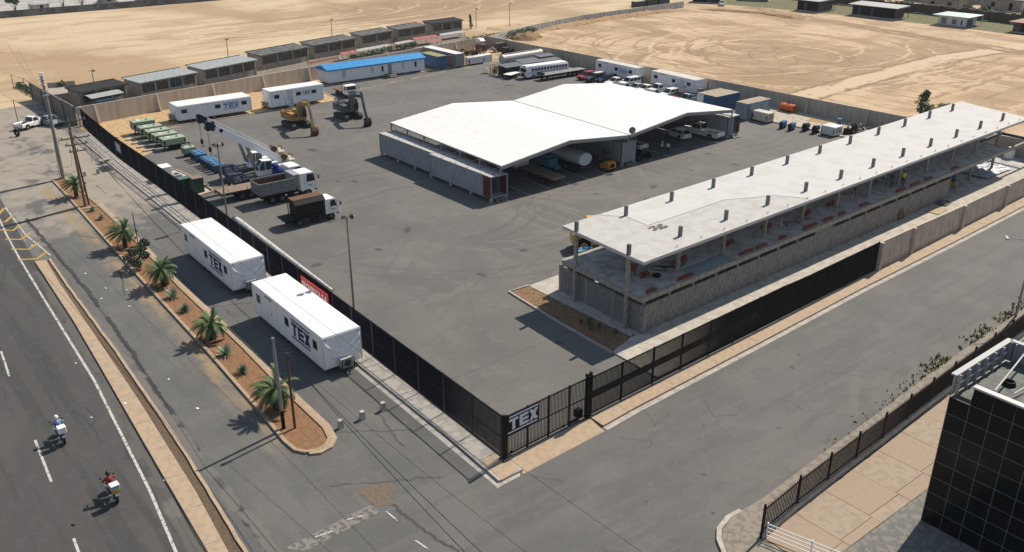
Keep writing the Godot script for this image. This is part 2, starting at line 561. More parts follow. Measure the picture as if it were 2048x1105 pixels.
# colour maps for the big flat surfaces, one texel 5 to 20 cm
func grounds():
	# far sand sheet to the horizon
	begin()
	sheet([v2(-3000,-3500),v2(3500,-3500),v2(3500,1500),v2(-3000,1500)],-.05)
	struct("sand_ground",mats.sand_base)
	# --- left/back sand lot
	var r := Rect2(-70,-300,290,200)
	var w := 1024
	var h := 768
	var big := noise_bytes(101,w,h,.006,4,1.0,3.0,FastNoiseLite.TYPE_SIMPLEX_SMOOTH,40.0)
	var fine := noise_bytes(102,w,h,.03,4,4.0,.8)
	var sw := noise_bytes(103,w,h,.012,3,1.5,1.0,FastNoiseLite.TYPE_SIMPLEX_SMOOTH,90.0)
	var pale := lin(.484,.383,.249)
	var buf := paint(w,h,lin(.421,.314,.193),[[big,pale,.42,.62,.9],[big,lin(.280,.185,.104),.42,.25,.55],[fine,lin(.319,.232,.136),.55,.8,.5],[sw,lin(.268,.179,.102),.60,.68,.35]],.04)
	# darker graded ground and tyre arcs at the right of the lot
	blot(buf,w,h,r,v2(125,-185),v2(58,24),lin(.238,.153,.086),.62,sw,.12)
	blot(buf,w,h,r,v2(95,-200),v2(40,12),lin(.257,.167,.094),.5,big,.2)
	for k in 26:
		var arc := []
		var cx := 60.0+rng.randf()*30.0
		var cz := -205.0+rng.randf()*16.0
		var ra := 14.0+rng.randf()*46.0
		var s0 := -2.2+rng.randf()*.6
		for i in 14: arc.append(v2(cx+cos(s0+i*.17)*ra*1.3,cz - sin(s0+i*.17)*ra*.55))
		stroke(buf,w,h,r,arc,.7,lin(.238,.155,.086) if k % 3 else pale,.20,.3,.4,k)
	for k in 50:
		var a := v2(-40+rng.randf()*220,-240+rng.randf()*120)
		stroke(buf,w,h,r,[a,a+v2(18+rng.randf()*25,rng.randf()*9 - 6)],.6,lin(.274,.191,.110) if k % 2 else pale,.18,.4,.5,k+70)
	map_mat("sand_left",buf,w,h,.95)
	begin()
	sheet([v2(-70,-300),v2(220,-300),v2(220,-148),v2(108,-146),v2(92,-125.5),v2(1.8,-104.2),v2(.8,-123),v2(-70,-126)],-.03,r)
	struct("sand_lot",mats.sand_left)
	# --- right sand lot
	r = Rect2(92,-170,140,200)
	w = 820; h = 1170
	big = noise_bytes(111,w,h,.010,4,2.0,.7,FastNoiseLite.TYPE_SIMPLEX_SMOOTH,60.0)
	fine = noise_bytes(112,w,h,.05,4,.8,5.0)
	sw = noise_bytes(113,w,h,.014,3,1.0,2.4,FastNoiseLite.TYPE_SIMPLEX_SMOOTH,70.0)
	var base2 := lin(.403,.290,.176)
	buf = paint(w,h,base2,[[big,lin(.478,.357,.235),.5,.7,.8],[sw,lin(.247,.163,.090),.53,.68,.65],[fine,lin(.271,.182,.102),.55,.72,.55],[big,lin(.276,.184,.104),.40,.22,.5]],.04)
	blot(buf,w,h,r,v2(128,-70),v2(30,17),lin(.241,.157,.087),.5,sw,.4)
	blot(buf,w,h,r,v2(150,-62),v2(26,9),lin(.247,.159,.087),.55,sw,.1)
	blot(buf,w,h,r,v2(112,-60),v2(9,14),lin(.235,.151,.078),.5,sw,.3)
	for k in 44:
		var arc := []
		var cx := 118.0+rng.randf()*30.0
		var cz := -95.0+rng.randf()*30.0
		var ra := 6.0+rng.randf()*32.0
		var s0 := rng.randf()*5.0
		for i in 12: arc.append(v2(cx+cos(s0+i*.2)*ra,cz - sin(s0+i*.2)*ra*.9))
		stroke(buf,w,h,r,arc,.45,lin(.224,.145,.078) if k % 3 else lin(.503,.386,.262),.28,.3,.35,k)
	for k in 70:   # graded strips either side of the haul track
		var t := rng.randf()
		var a := v2(100+rng.randf()*70,-48+t*66)
		stroke(buf,w,h,r,[a,a+v2(14+rng.randf()*22,-1.5+rng.randf()*1.0)],.5,lin(.235,.153,.081) if k % 2 else lin(.452,.334,.216),.33,.35,.4,k+300)
	for dz in [-1.6,-.6,.6,1.5]:
		stroke(buf,w,h,r,[v2(100,-50.0+dz),v2(125,-51.6+dz),v2(158,-53.2+dz),v2(173,-51.3+dz),v2(230,-44+dz)],1.1,lin(.478,.371,.255),.45,.15,.1,int(dz*10)+60)
	for dz in [-3.0,3.0]:
		stroke(buf,w,h,r,[v2(100,-50.0+dz),v2(125,-51.6+dz),v2(158,-53.2+dz),v2(171,-51.3+dz)],.5,lin(.212,.137,.076),.5,.3,.3,int(dz*10)+80)
	for dz in [-2.0,-.8,.7,1.9]:
		stroke(buf,w,h,r,[v2(190.5+dz,-130),v2(186+dz,-108),v2(182.6+dz,-90),v2(177.7+dz,-68),v2(176+dz,-47),v2(175+dz,-10)],.9,lin(.218,.142,.078),.45,.5,.35,int(dz*10)+90)
	for k in 300:
		blot(buf,w,h,r,v2(96+rng.randf()*100,-140+rng.randf()*120),v2(.3+rng.randf()*.5,.3+rng.randf()*.4),lin(.176,.114,.062),.6,fine)
	map_mat("sand_right",buf,w,h,.95)
	begin()
	sheet([v2(92.0,-125),v2(108,-146),v2(232,-150),v2(232,30),v2(92.6,30)],-.025,r)
	struct("sand_lot",mats.sand_right)
	# --- grass around the far houses
	begin()
	sheet(smap([v2(198,-150),v2(203.5,-123),v2(205.5,-100),v2(205,-78),v2(204,-58),v2(228,-50),v2(228,-160)]),-.018)
	var gg := struct("grass_field",mats.grass_ground)
	gg.set_meta("kind","structure")
	# --- yard asphalt
	r = Rect2(0,-128,95,130)
	w = 1024; h = 1400
	big = noise_bytes(121,w,h,.008,5)
	fine = noise_bytes(122,w,h,.05,4,1.0,1.0)
	sw = noise_bytes(123,w,h,.016,4,1.0,3.0)
	var blo := noise_bytes(124,w,h,.03,4)
	var asph := lin(.107,.103,.096)
	buf = paint(w,h,asph,[[big,lin(.127,.121,.112),.45,.75,.8],[big,lin(.093,.089,.084),.42,.2,.75],[sw,lin(.131,.125,.115),.60,.75,.5],[fine,lin(.095,.092,.087),.55,.8,.55],[blo,lin(.141,.134,.124),.70,.82,.5]],.045)
	for k in 60:   # oil drips and patches
		var p := v2(3+rng.randf()*80,-100+rng.randf()*98)
		blot(buf,w,h,r,p,v2(.25+rng.randf()*.9,.2+rng.randf()*.5),lin(.030,.031,.029),.6,fine,rng.randf()*3)
	for k in 26:   # pale dusty smears
		var p := v2(6+rng.randf()*60,-98+rng.randf()*95)
		blot(buf,w,h,r,p,v2(1.2+rng.randf()*3.0,.4+rng.randf()*.8),lin(.153,.145,.132),.45,blo,.3+rng.randf()*.8)
	for k in 14:   # tyre marks
		var p := v2(6+rng.randf()*20,-8 - rng.randf()*80)
		stroke(buf,w,h,r,[p,p+v2(4+rng.randf()*8,-4 - rng.randf()*16)],.25,lin(.098,.095,.091),.12,.05,.3,k+500)
	for k in 8:    # paving joints across the yard
		stroke(buf,w,h,r,[v2(1,-10.0 - k*13.0),v2(90,-12.0 - k*13.0)],.1,lin(.081,.079,.074),.35,.02,.4,k+600)
	blot(buf,w,h,r,v2(11,-8),v2(3.5,1.6),lin(.110,.106,.100),.5,blo,.7)
	for k in 40:   # long turning tracks
		var arc := []
		var cx := 14.0+rng.randf()*60.0
		var cz := -26.0 - rng.randf()*60.0
		var ra := 7.0+rng.randf()*16.0
		var s0 := rng.randf()*TAU
		for i in 9: arc.append(v2(cx+cos(s0+i*.16)*ra,cz+sin(s0+i*.16)*ra))
		for e in [.0,1.9]:
			var a2 := []
			for p in arc: a2.append(p+(p - v2(cx,cz)).normalized()*e)
			stroke(buf,w,h,r,a2,.3,lin(.19,.178,.162) if k % 2 else lin(.085,.082,.079),.09,.04,.3,k+650)
	for p in [v2(9,-55.5),v2(11.5,-54),v2(8.5,-58.5),v2(12.6,-45.8),v2(9.5,-46),v2(13,-61.5),v2(11,-65.5),v2(27,-84.5),v2(35.8,-84.5),v2(43,-98),v2(39,-44),v2(44.5,-43),v2(48,-41),v2(67,-45),v2(70,-43),v2(78,-89),v2(84,-78),v2(85,-70)]:
		for k in 4: blot(buf,w,h,r,p+v2(rng.randf()*2.4 - 1.2,rng.randf()*1.6 - .8),v2(.2+rng.randf()*.7,.15+rng.randf()*.5),lin(.035,.034,.032),.5,fine,rng.randf()*3)
	for k in 160:   # sand blown against the back and right walls
		var t := rng.randf()
		var p := v2(10+t*80,-95 - t*14).lerp(v2(91,-108+t*80),float(k % 3 == 0))
		blot(buf,w,h,r,p,v2(.5+rng.randf()*2.2,.2+rng.randf()*.6),lin(.30,.235,.16),.22,blo,rng.randf())
	map_mat("yard",buf,w,h,.88)
	begin()
	sheet([v2(.35,-.6),v2(14.4,-1.0),v2(45,-2.3),v2(93.0,-3.9),v2(91.6,-124.8),v2(1.9,-103.5),v2(1.0,-60)],.0,r)
	struct("yard_asphalt",mats.yard)
	# --- service road
	r = Rect2(-17.5,-124,20,123.2)
	w = 400; h = 2000
	big = noise_bytes(131,w,h,.010,5)
	fine = noise_bytes(132,w,h,.06,4)
	sw = noise_bytes(133,w,h,.03,4,.6,6.0)
	var far := lin(.27,.238,.195)
	var tan := lin(.274,.196,.117)
	buf = paint(w,h,lin(.098,.097,.093),[[big,lin(.116,.115,.108),.5,.75,.8],[sw,lin(.084,.085,.083),.5,.75,.6],[fine,lin(.116,.116,.109),.6,.8,.5],[big,lin(.082,.083,.081),.40,.2,.6]],.05)
	var dusty := noise_bytes(134,w,h,.02,4)
	for k in 110:   # blown sand lying on the far end of the road
		var p := v2(-16+rng.randf()*16,-122+rng.randf()*62)
		blot(buf,w,h,r,p,v2(1.5+rng.randf()*3,3+rng.randf()*5),far,.5,dusty)
	for k in 420:  # red sand washed out along the verge kerb
		var z := -76.0+rng.randf()*66.0
		blot(buf,w,h,r,v2(-9.1 - rng.randf()*rng.randf()*1.5 - (z+76.0)*.012,z),v2(.2+rng.randf()*.35,.6+rng.randf()*1.6),tan,.16,fine)
	for k in 40:
		blot(buf,w,h,r,v2(-12.5+rng.randf()*3,-60+rng.randf()*55),v2(.3+rng.randf()*.9,.4+rng.randf()*2.0),lin(.120,.116,.107),.35,fine)
	stroke(buf,w,h,r,[v2(-13.6,-66),v2(-13.55,-55),v2(-13.5,-42),v2(-13.9,-29),v2(-14.6,-15.4),v2(-14.95,-1)],.24,lin(.036,.036,.037),.75,.07,.1,9)
	for k in 26:
		var z := -70.0+k*2.7
		stroke(buf,w,h,r,[v2(-14.8,z),v2(-14.9+rng.randf()*.4,z+2.6)],.5,lin(.132,.125,.113),.3,.1,.3,k+20)
	for q2 in [[-16,-77.5,-8.2,-78.5],[-16,-64.6,-8.4,-66.6]]:   # two dark trench patches
		stroke(buf,w,h,r,[v2(q2[0],q2[1]),v2(q2[2],q2[3])],.35,lin(.033,.032,.033),.85,.04,.0,5)
	for k in 26:
		var z := -100+rng.randf()*96
		stroke(buf,w,h,r,[v2(-12+rng.randf()*11,z),v2(-12+rng.randf()*11,z+1+rng.randf()*5)],.06,lin(.046,.046,.046),.6,.1,.2,k+50)
	map_mat("service_road",buf,w,h,.88)
	begin()
	sheet([v2(-17.5,-124),v2(1.9,-124),v2(1.9,-103),v2(1.0,-60),v2(.4,-.8),v2(-17.5,-.8)],-.006,r)
	struct("service_road",mats.service_road)
	# --- street on the right with the junction
	r = Rect2(-19,-5,119,26)
	w = 2000; h = 440
	big = noise_bytes(141,w,h,.010,5)
	fine = noise_bytes(142,w,h,.06,4)
	sw = noise_bytes(143,w,h,.03,4,7.0,.7)
	buf = paint(w,h,lin(.098,.096,.092),[[big,lin(.116,.113,.107),.5,.75,.8],[sw,lin(.085,.085,.082),.52,.75,.6],[fine,lin(.116,.115,.108),.62,.8,.45],[big,lin(.084,.084,.080),.40,.2,.6],[sw,lin(.113,.109,.102),.42,.25,.5]],.05)
	for k in 40:
		blot(buf,w,h,r,v2(8+rng.randf()*40,9.2+rng.randf()*3.0),v2(.8+rng.randf()*2.2,.3+rng.randf()*.6),lin(.135,.129,.116),.35,fine)
	for k in 20:
		blot(buf,w,h,r,v2(4+rng.randf()*40,3+rng.randf()*9),v2(.08+rng.randf()*.22,.06+rng.randf()*.12),lin(.040,.039,.039),.6,fine,rng.randf()*3)
	stroke(buf,w,h,r,[v2(22,10.6),v2(27,7.6)],.5,lin(.135,.131,.121),.14,.1,.2,7)
	stroke(buf,w,h,r,[v2(31,10.0),v2(36,7.0)],.5,lin(.128,.123,.114),.14,.1,.2,8)
	for k in 9:
		var p := v2(-14+rng.randf()*40,0+rng.randf()*11)
		stroke(buf,w,h,r,[p,p+v2(rng.randf()*4 - 2,rng.randf()*3),p+v2(rng.randf()*5,2+rng.randf()*3)],.04,lin(.051,.052,.052),.35,.1,.3,k+800)
	stroke(buf,w,h,r,[v2(-7.9,-.8),v2(-7.2,4),v2(-6.5,9)],.10,lin(.040,.039,.039),.6,.12,.2,77)
	map_mat("street",buf,w,h,.88)
	begin()
	sheet([v2(-19,-.8),v2(.3,-.8),v2(8,-1.2),v2(100,-4.6),v2(100,21),v2(-19,21)],-.006,r)
	struct("street",mats.street)
	# --- main road
	r = Rect2(-32,-130,18,152)
	w = 300; h = 2000
	big = noise_bytes(151,w,h,.010,4,1.0,5.0)
	fine = noise_bytes(152,w,h,.06,4)
	sw = noise_bytes(153,w,h,.028,4,.8,14.0)
	buf = paint(w,h,lin(.055,.053,.052),[[big,lin(.071,.069,.065),.5,.75,.7],[sw,lin(.038,.038,.039),.5,.72,.75],[fine,lin(.076,.073,.068),.62,.8,.4]],.055)
	for k in 30:
		var p := v2(-25+rng.randf()*8,-60+rng.randf()*58)
		stroke(buf,w,h,r,[p,p+v2(rng.randf() - .5,1.2+rng.randf()*2),p+v2(rng.randf()*2 - 1,2.5+rng.randf()*3)],.045,lin(.03,.03,.03),.4,.08,.3,k+900)
	for x in [-16.6,-16.9,-17.3]:
		stroke(buf,w,h,r,[v2(x+.6,-50),v2(x,-25),v2(x - 1.0,-3),v2(x - 1.6,12)],.25,lin(.087,.084,.076),.5,.06,.3,int(x*10)+400)
	blot(buf,w,h,r,v2(-17.8,-8.2),v2(.6,1.3),lin(.144,.137,.125),.6,fine)
	map_mat("main_road",buf,w,h,.85)
	begin()
	sheet([v2(-60,-130),v2(-14.2,-130),v2(-14.4,-75),v2(-15.6,-52.5),v2(-16.2,-36.5),v2(-16.6,-26),v2(-17.3,-12.6),v2(-17.8,-3.2),v2(-18.9,22),v2(-60,22)],-.002,r)
	struct("main_road",mats.main_road)

func line_mark(called: String,pts: Array,w: float,m: Material,y: float):
	begin()
	ribbon(pts,w,y - .003,y)
	struct(called,m)

func kerbs_and_walks():
	# painted marks
	line_mark("edge_line",[v2(-15.6,-72.0),v2(-16.25,-62.0),v2(-16.6,-54.0),v2(-16.9,-43.6),v2(-17.35,-26.0),v2(-18.35,-10.4),v2(-18.95,-4.3),v2(-20.2,8)],.17,mats.white_line,.004)
	line_mark("chevron_border_line",[v2(-14.6,-71.5),v2(-14.7,-61),v2(-14.05,-53.4)],.14,mats.white_line,.0035)
	for d in [[-21.3,-49.4,-21.62,-44.8],[-21.76,-35.06,-22.06,-30.5],[-22.47,-20.5,-22.72,-15.1],[-23.0,-8.9,-23.3,-3.6]]:
		line_mark("lane_dash",[v2(d[0],d[1]),v2(d[2],d[3])],.15,mats.white_line,.004)
	for c in [[v2(-16.47,-64.19),v2(-15.49,-63.09),v2(-14.43,-64.49)],[v2(-16.59,-60.91),v2(-15.43,-59.82),v2(-14.27,-61.16)],[v2(-16.70,-57.58),v2(-15.37,-56.45),v2(-14.17,-57.77)],[v2(-16.80,-54.23),v2(-15.30,-53.33),v2(-14.08,-54.64)],[v2(-16.00,-66.76),v2(-15.59,-66.34),v2(-14.64,-67.93)],[v2(-16.20,-69.68),v2(-15.63,-69.43),v2(-14.79,-71.27)]]:
		line_mark("yellow_chevron",c,.32,mats.yellow_line,.005)
	for d in [[-8.30,-.2,-8.2,.9],[-8.3,2.9,-8.15,3.9],[-12.5,-.75,-11.5,-.6],[-10.4,-.95,-9.5,-.7]]:
		line_mark("worn_lane_mark",[v2(d[0],d[1]),v2(d[2],d[3])],.10,mats.white_line,.012)
	# concrete strip across the service road, with the broken-up patch at its end
	begin()
	slab([v2(-14.3,-.95),v2(-8.75,-1.3),v2(-8.6,-.35),v2(-13.4,-.05)],-.02,.006)
	struct("concrete_road_strip",mott("strip_worn",lin(.182,.171,.152),lin(.091,.087,.084),.45,.62,2.5,.9,.0,41,1.0,1.0,true,lin(.243,.213,.167),.4))
	begin()
	slab([v2(-8.75,-2.9),v2(-8.2,-3.1),v2(-7.3,-2.6),v2(-6.6,-2.3),v2(-6.9,-1.5),v2(-7.4,-1.3),v2(-7.7,-.5),v2(-8.5,-.9)],-.03,.002)
	struct("broken_road_patch",mott("broken_patch",lin(.149,.114,.083),lin(.086,.071,.057),.4,.65,.8,.95,.0,42))
	# median slab with a dirt channel and outer kerb
	begin()
	slab([v2(-15.64,-52.5),v2(-14.72,-52.2),v2(-15.06,-45.2),v2(-15.45,-30),v2(-15.70,-21),v2(-16.25,-8.7),v2(-16.75,-2.5),v2(-17.6,12),v2(-18.7,12),v2(-17.62,-3.2),v2(-17.2,-12.6),v2(-16.45,-28),v2(-16.06,-36.5),v2(-15.78,-47)],-.05,.12)
	struct("median_slab",mats.concrete_tan)
	begin()
	sheet([v2(-14.72,-52.2),v2(-14.3,-52.4),v2(-14.72,-45),v2(-14.9,-29),v2(-15.4,-13.2),v2(-15.95,-4.2),v2(-16.9,12),v2(-17.5,12),v2(-16.7,-2.5),v2(-16.2,-8.7),v2(-15.65,-21),v2(-15.4,-30),v2(-15.0,-45.2)],.003)
	struct("median_dirt_channel",mott("channel_dirt",lin(.114,.08,.049),lin(.076,.053,.034),.4,.7,1.5,.95,.0,43))
	begin()
	var kp := []
	rng.seed = 21
	var ko := [v2(-14.38,-52.4),v2(-14.60,-45),v2(-14.82,-29),v2(-15.33,-13.2),v2(-15.88,-4.2),v2(-16.85,12)]
	for i in 60: kp.append(along(ko,i/59.0)+v2((rng.randf() - .5)*.05,0))
	ribbon(kp,.20,-.05,.10)
	struct("median_kerb",mats.concrete_tan)
	for i in 18:   # joints cut across the median slab
		var t := (i+.6)/18.0
		var a := along([v2(-15.64,-52.5),v2(-16.06,-36.5),v2(-16.45,-28),v2(-17.2,-12.6),v2(-17.62,-3.2),v2(-18.7,12)],t)
		var b := along([v2(-14.72,-52.2),v2(-15.06,-45.2),v2(-15.45,-30),v2(-16.25,-8.7),v2(-16.75,-2.5),v2(-17.6,12)],t)
		begin()
		ribbon([a,b],.025,.119,.1225)
		struct("slab_joint",mats.dark_joint if mats.has("dark_joint") else mat("dark_joint",lin(.106,.084,.065),.95))
	# planted verge: kerb ring and soil
	var L := [v2(-8.05,-78.6),v2(-8.2,-70),v2(-8.5,-60),v2(-8.9,-45),v2(-9.3,-24),v2(-9.6,-15),v2(-9.85,-10.2),v2(-9.75,-8.9),v2(-9.35,-8.3),v2(-8.7,-8.0),v2(-8.0,-8.1),v2(-7.45,-8.7),v2(-7.15,-10.0),v2(-7.15,-16),v2(-6.9,-24),v2(-6.85,-38),v2(-6.4,-52),v2(-6.3,-66),v2(-6.75,-78.8)]
	begin()
	ribbon(L,.24,-.05,.15,true)
	struct("verge_kerb",mats.kerb_tan)
	begin()
	sheet(L,.07)
	struct("verge_soil",mats.soil_red)
	begin()
	ribbon([v2(-9.2,-8.05),v2(-8.6,-7.72),v2(-7.85,-7.85),v2(-7.2,-8.5),v2(-6.88,-10.0),v2(-6.88,-16),v2(-6.62,-24),v2(-6.57,-38),v2(-6.12,-52),v2(-6.02,-66)],.34,-.05,.135)
	struct("verge_walk",mats.concrete_tan)
	begin()
	ribbon([v2(-8.3,-65.3),v2(-6.35,-65.2)],.3,.02,.16)
	struct("verge_cross_kerb",mats.kerb_tan)
	# walk along the left fence: kerb, inner walk slabs, gutter
	begin()
	sheet([v2(-1.6,1.9),v2(-1.95,2.1),v2(-1.75,-10),v2(-1.5,-30),v2(-1.35,-56),v2(-.9,-80),v2(-.6,-100),v2(-.1,-100),v2(-1.0,-56),v2(-1.15,-17)],.001)
	struct("gutter",mats.concrete)
	begin()
	var klin := [v2(-1.5,1.7),v2(-1.25,-4),v2(-1.15,-17),v2(-1.05,-35),v2(-.98,-55),v2(-.75,-75),v2(-.35,-99.5)]
	ribbon(klin,.18,-.05,.15)
	struct("walk_kerb",mats.concrete)
	var inner := [v2(.28,1.7),v2(.35,-4),v2(.5,-17),v2(.75,-35),v2(1.1,-55),v2(1.25,-75),v2(1.6,-99.5)]
	var n := 42
	for i in n:   # cast walk bays with open joints
		var a0 := along(klin,i/float(n))
		var a1 := along(klin,(i+.985)/n)
		var b0 := along(inner,i/float(n))
		var b1 := along(inner,(i+.985)/n)
		var sh := v2(.09,0)
		begin()
		slab([a0+sh,b0,b1,a1+sh],-.04,.135+.004*(i % 3))
		struct("walk_bay",mats.concrete)
	begin()
	ribbon([v2(-.55,-48),v2(-.45,-75),v2(.05,-99)],.22,.13,.2)
	struct("walk_inner_kerb",mats.concrete)
	begin()
	ribbon([v2(.25,-62),v2(.35,-80),v2(.75,-99)],.2,.13,.19)
	struct("walk_inner_kerb",mats.concrete)
	# street walk on the right
	var ks := [v2(7.46,1.2),v2(10.7,.95),v2(24,.42),v2(40,-.33),v2(58.8,-.88),v2(74.7,-1.45),v2(98,-2.3)]
	begin()
	ribbon(ks,.16,-.05,.15)
	struct("street_kerb",mats.concrete_tan)
	begin()
	var gp := []
	for p in ks: gp.append(p+v2(0,.30))
	ribbon(gp,.42,-.05,.004)
	struct("street_gutter",mats.concrete)
	var fl := [v2(7.5,-.05),v2(45,-1.75),v2(98,-3.75)]
	n = 36
	for i in n:
		var a0 := along(ks,i/float(n))
		var a1 := along(ks,(i+.99)/n)
		var b0 := along(fl,i/float(n))
		var b1 := along(fl,(i+.99)/n)
		begin()
		slab([b0,a0+v2(0,-.08),a1+v2(0,-.08),b1],-.04,.135+.004*(i % 2))
		struct("walk_bay",mats.concrete_tan if i % 4 else mott("concrete_tan_b",lin(.37,.29,.205),lin(.32,.25,.185),.4,.75,3.0,.9,.0,53))
	# driveway ramp at the gate and the corner block
	begin()
	quad(v3(.3,.06,.1),v3(.1,.004,1.95),v3(7.2,.004,1.68),v3(7.4,.10,.0))
	struct("gate_ramp",mats.concrete_tan)
	begin()
	slab([v2(-1.42,1.75),v2(.05,1.62),v2(.25,.0),v2(.3,-.6),v2(-1.2,-.6)],-.05,.152)
	struct("corner_walk",mats.concrete_tan)
	begin()
	sheet([v2(-2.05,2.05),v2(-.15,1.98),v2(.1,1.6),v2(-1.6,1.6)],.003)
	struct("corner_gutter",mats.concrete)
	# concrete apron between the shell building and the street fence
	var ap := [v2(14.45,-.95),v2(14.6,-5.55),v2(17.45,-6.4),v2(70,-8.6),v2(92.4,-9.2),v2(92.4,-4.2),v2(45,-2.1)]
	begin()
	slab(smap(ap),-.05,.10)
	struct("building_apron",mats.concrete_pale)
	for i in 14:
		var x := 19.0+i*5.2
		begin()
		ribbon(smap([v2(x,-6.4 - (x - 18)*.04),v2(x - .2,-1.2 - x*.038)]),.03,.099,.1025)
		struct("slab_joint",mats.dark_joint)
	# slab under the shell building and its open right end
	begin()
	slab(smap([v2(18.0,-6.3),v2(18.6,-18.6),v2(92.4,-21.4),v2(92.4,-9.15),v2(70,-8.55)]),-.05,.09)
	struct("building_ground_slab",mats.slab_floor)
	begin()
	slab(smap([v2(17.35,-18.7),v2(20.9,-18.9),v2(18.7,-16.2),v2(18.4,-7.0),v2(17.5,-6.5)]),-.05,.094)
	struct("building_end_walk",mats.concrete_pale)
	# planter beside the building end
	begin()
	ribbon(smap([v2(17.5,-18.75),v2(15.25,-18.8),v2(14.75,-12),v2(14.5,-5.5)]),.18,-.05,.14)
	struct("planter_kerb",mats.concrete)
	begin()
	sheet(smap([v2(17.4,-18.7),v2(15.3,-18.75),v2(14.8,-12),v2(14.6,-5.6),v2(17.5,-6.4)]),.05)
	struct("planter_soil",mott("planter_soil",lin(.19,.106,.057),lin(.129,.072,.038),.4,.7,3.0,.95,.0,44,1.0,1.0,true,lin(.289,.198,.114),.6))
	# sand strips inside the back wall, with kerbs
	begin()
	sheet(smap([v2(1.9,-103.4),v2(1.4,-79.5),v2(4.2,-81.6),v2(6.0,-83.2),v2(6.2,-94.8),v2(11.6,-95.3),v2(25.8,-95.7),v2(40.4,-96.3),v2(41.2,-102.9),v2(43.5,-108.2),v2(72.6,-109.0),v2(92.4,-113),v2(92.4,-126)]),.005)
	struct("yard_sand",mats.sand_yard)
	begin()
	ribbon(smap([v2(1.4,-79.4),v2(4.3,-81.6),v2(6.05,-83.1)]),.2,-.02,.1)
	struct("sand_kerb",mats.concrete_pale)
	begin()
	ribbon(smap([v2(11.6,-95.25),v2(17.3,-95.3),v2(25.8,-95.7),v2(35.4,-95.7),v2(39.9,-96.2),v2(40.6,-96.9),v2(41.2,-102.9)]),.18,-.02,.1)
	struct("sand_kerb",mats.concrete_pale)
	begin()
	ribbon(smap([v2(43.3,-108.15),v2(60,-108.3),v2(72.6,-109.0)]),.18,-.02,.1)
	struct("sand_kerb",mats.concrete_pale)
	begin()   # bare dirt along the right back wall
	sheet(smap([v2(92.5,-112),v2(92.4,-52),v2(89.5,-57),v2(88.6,-72),v2(87.5,-86),v2(88.5,-100),v2(80,-113)]),.0085)
	struct("wall_foot_dirt",mott("wall_dirt",lin(.304,.228,.152),lin(.228,.167,.106),.4,.7,5.0,.95,.0,45))
	# raised concrete pad with machines, back right
	begin()
	slab(smap([v2(83.6,-43.4),v2(92.2,-50.5),v2(92.3,-24.5),v2(84.0,-24.5),v2(84.0,-36)]),-.05,.14)
	struct("machine_pad",mott("pad",lin(.407,.36,.289),lin(.327,.281,.22),.4,.7,5.0,.9,.0,46))
	begin()
	sheet(smap([v2(87.6,-39.6),v2(90.2,-40.2),v2(90.6,-37.6),v2(90.3,-35.6),v2(88.6,-35.2),v2(87.9,-36.6),v2(88.4,-37.6)]),.146)
	struct("spilled_soil",mott("spill",lin(.274,.167,.084),lin(.342,.243,.144),.45,.6,1.5,.95,.0,47))
	# slab with kerb under the electrical cabinets by the left fence
	begin()
	slab(smap([v2(2.0,-60.4),v2(5.6,-61.6),v2(5.7,-69.2),v2(5.3,-72.6),v2(1.6,-73)]),-.02,.06)
	struct("cabinet_pad",mats.concrete_pale)
	begin()
	ribbon(smap([v2(1.7,-73.1),v2(5.0,-73.2),v2(5.5,-72.4),v2(5.9,-69.2),v2(6.0,-61.6),v2(1.9,-60.1)]),.24,-.02,.14)
	struct("pad_kerb",mats.kerb_tan)
	# bottom right: kerb return, walk, paved forecourt
	var kr := [v2(3.6,22),v2(3.7,15),v2(3.9,13.6),v2(4.5,12.75),v2(5.2,12.2),v2(6.3,11.9),v2(7.3,11.95)]
	begin()
	ribbon(smap(kr),.28,-.05,.14)
	struct("corner_kerb",mats.concrete_pale)
	begin()
	slab(smap([v2(3.75,22),v2(3.85,15),v2(4.05,13.7),v2(4.6,12.85),v2(5.3,12.35),v2(6.4,12.0),v2(9.2,12.05),v2(14.8,11.65),v2(22.6,11.2),v2(32.1,10.5),v2(50,9.8),v2(100,7.6),v2(100,10.6),v2(50,12.2),v2(28.8,12.85),v2(16.2,13.4),v2(6.3,14.1),v2(6.1,22)]),-.05,.12)
	struct("corner_pavement",mott("corner_pave",lin(.228,.198,.163),lin(.167,.148,.125),.4,.7,3.0,.9,.0,48))
	begin()
	ribbon(smap([v2(4.72,13.1),v2(5.25,12.72),v2(5.75,13.15),v2(5.2,13.6)]),.03,.119,.124,true)
	struct("manhole_frame",mats.dark_joint)
	begin()
	sheet(smap([v2(6.2,14),v2(100,9.9),v2(100,60),v2(6.2,60)]),.02)
	struct("forecourt_base",mats.concrete)
	var tiles := 0
	for i in 9:   # cast paving bays of the forecourt
		for j in 2:
			var x0 := 6.5+i*3.0
			var x1 := x0+2.97
			var z0 := 14.15 - (x0 - 6.5)*.055+(2.75 if j == 1 else .0)
			var z1 := z0+2.72
			if j == 1: z1 = 17.3
			begin()
			slab(smap([v2(x0,z0),v2(x0,z1),v2(x1,z1),v2(x1,z0 - .16 if j == 0 else z0)]),.0,.07+.004*((i+j) % 3))
			struct("paving_bay",mott("paving_a",lin(.313,.248,.184),lin(.276,.216,.161),.4,.7,4.0,.9,.0,49,1.0,1.0,true,lin(.202,.170,.138),.5) if (i+j) % 2 else mott("paving_b",lin(.304,.235,.170),lin(.276,.221,.166),.4,.7,3.0,.9,.0,50))
	begin()
	sheet(smap([v2(6.2,17.35),v2(40,17.2),v2(40,60),v2(6.2,60)]),.05)
	struct("forecourt_drive",mott("drive",lin(.129,.125,.118),lin(.182,.171,.152),.45,.65,3.0,.9,.0,51,1.0,1.0,true,lin(.084,.081,.076),.5))
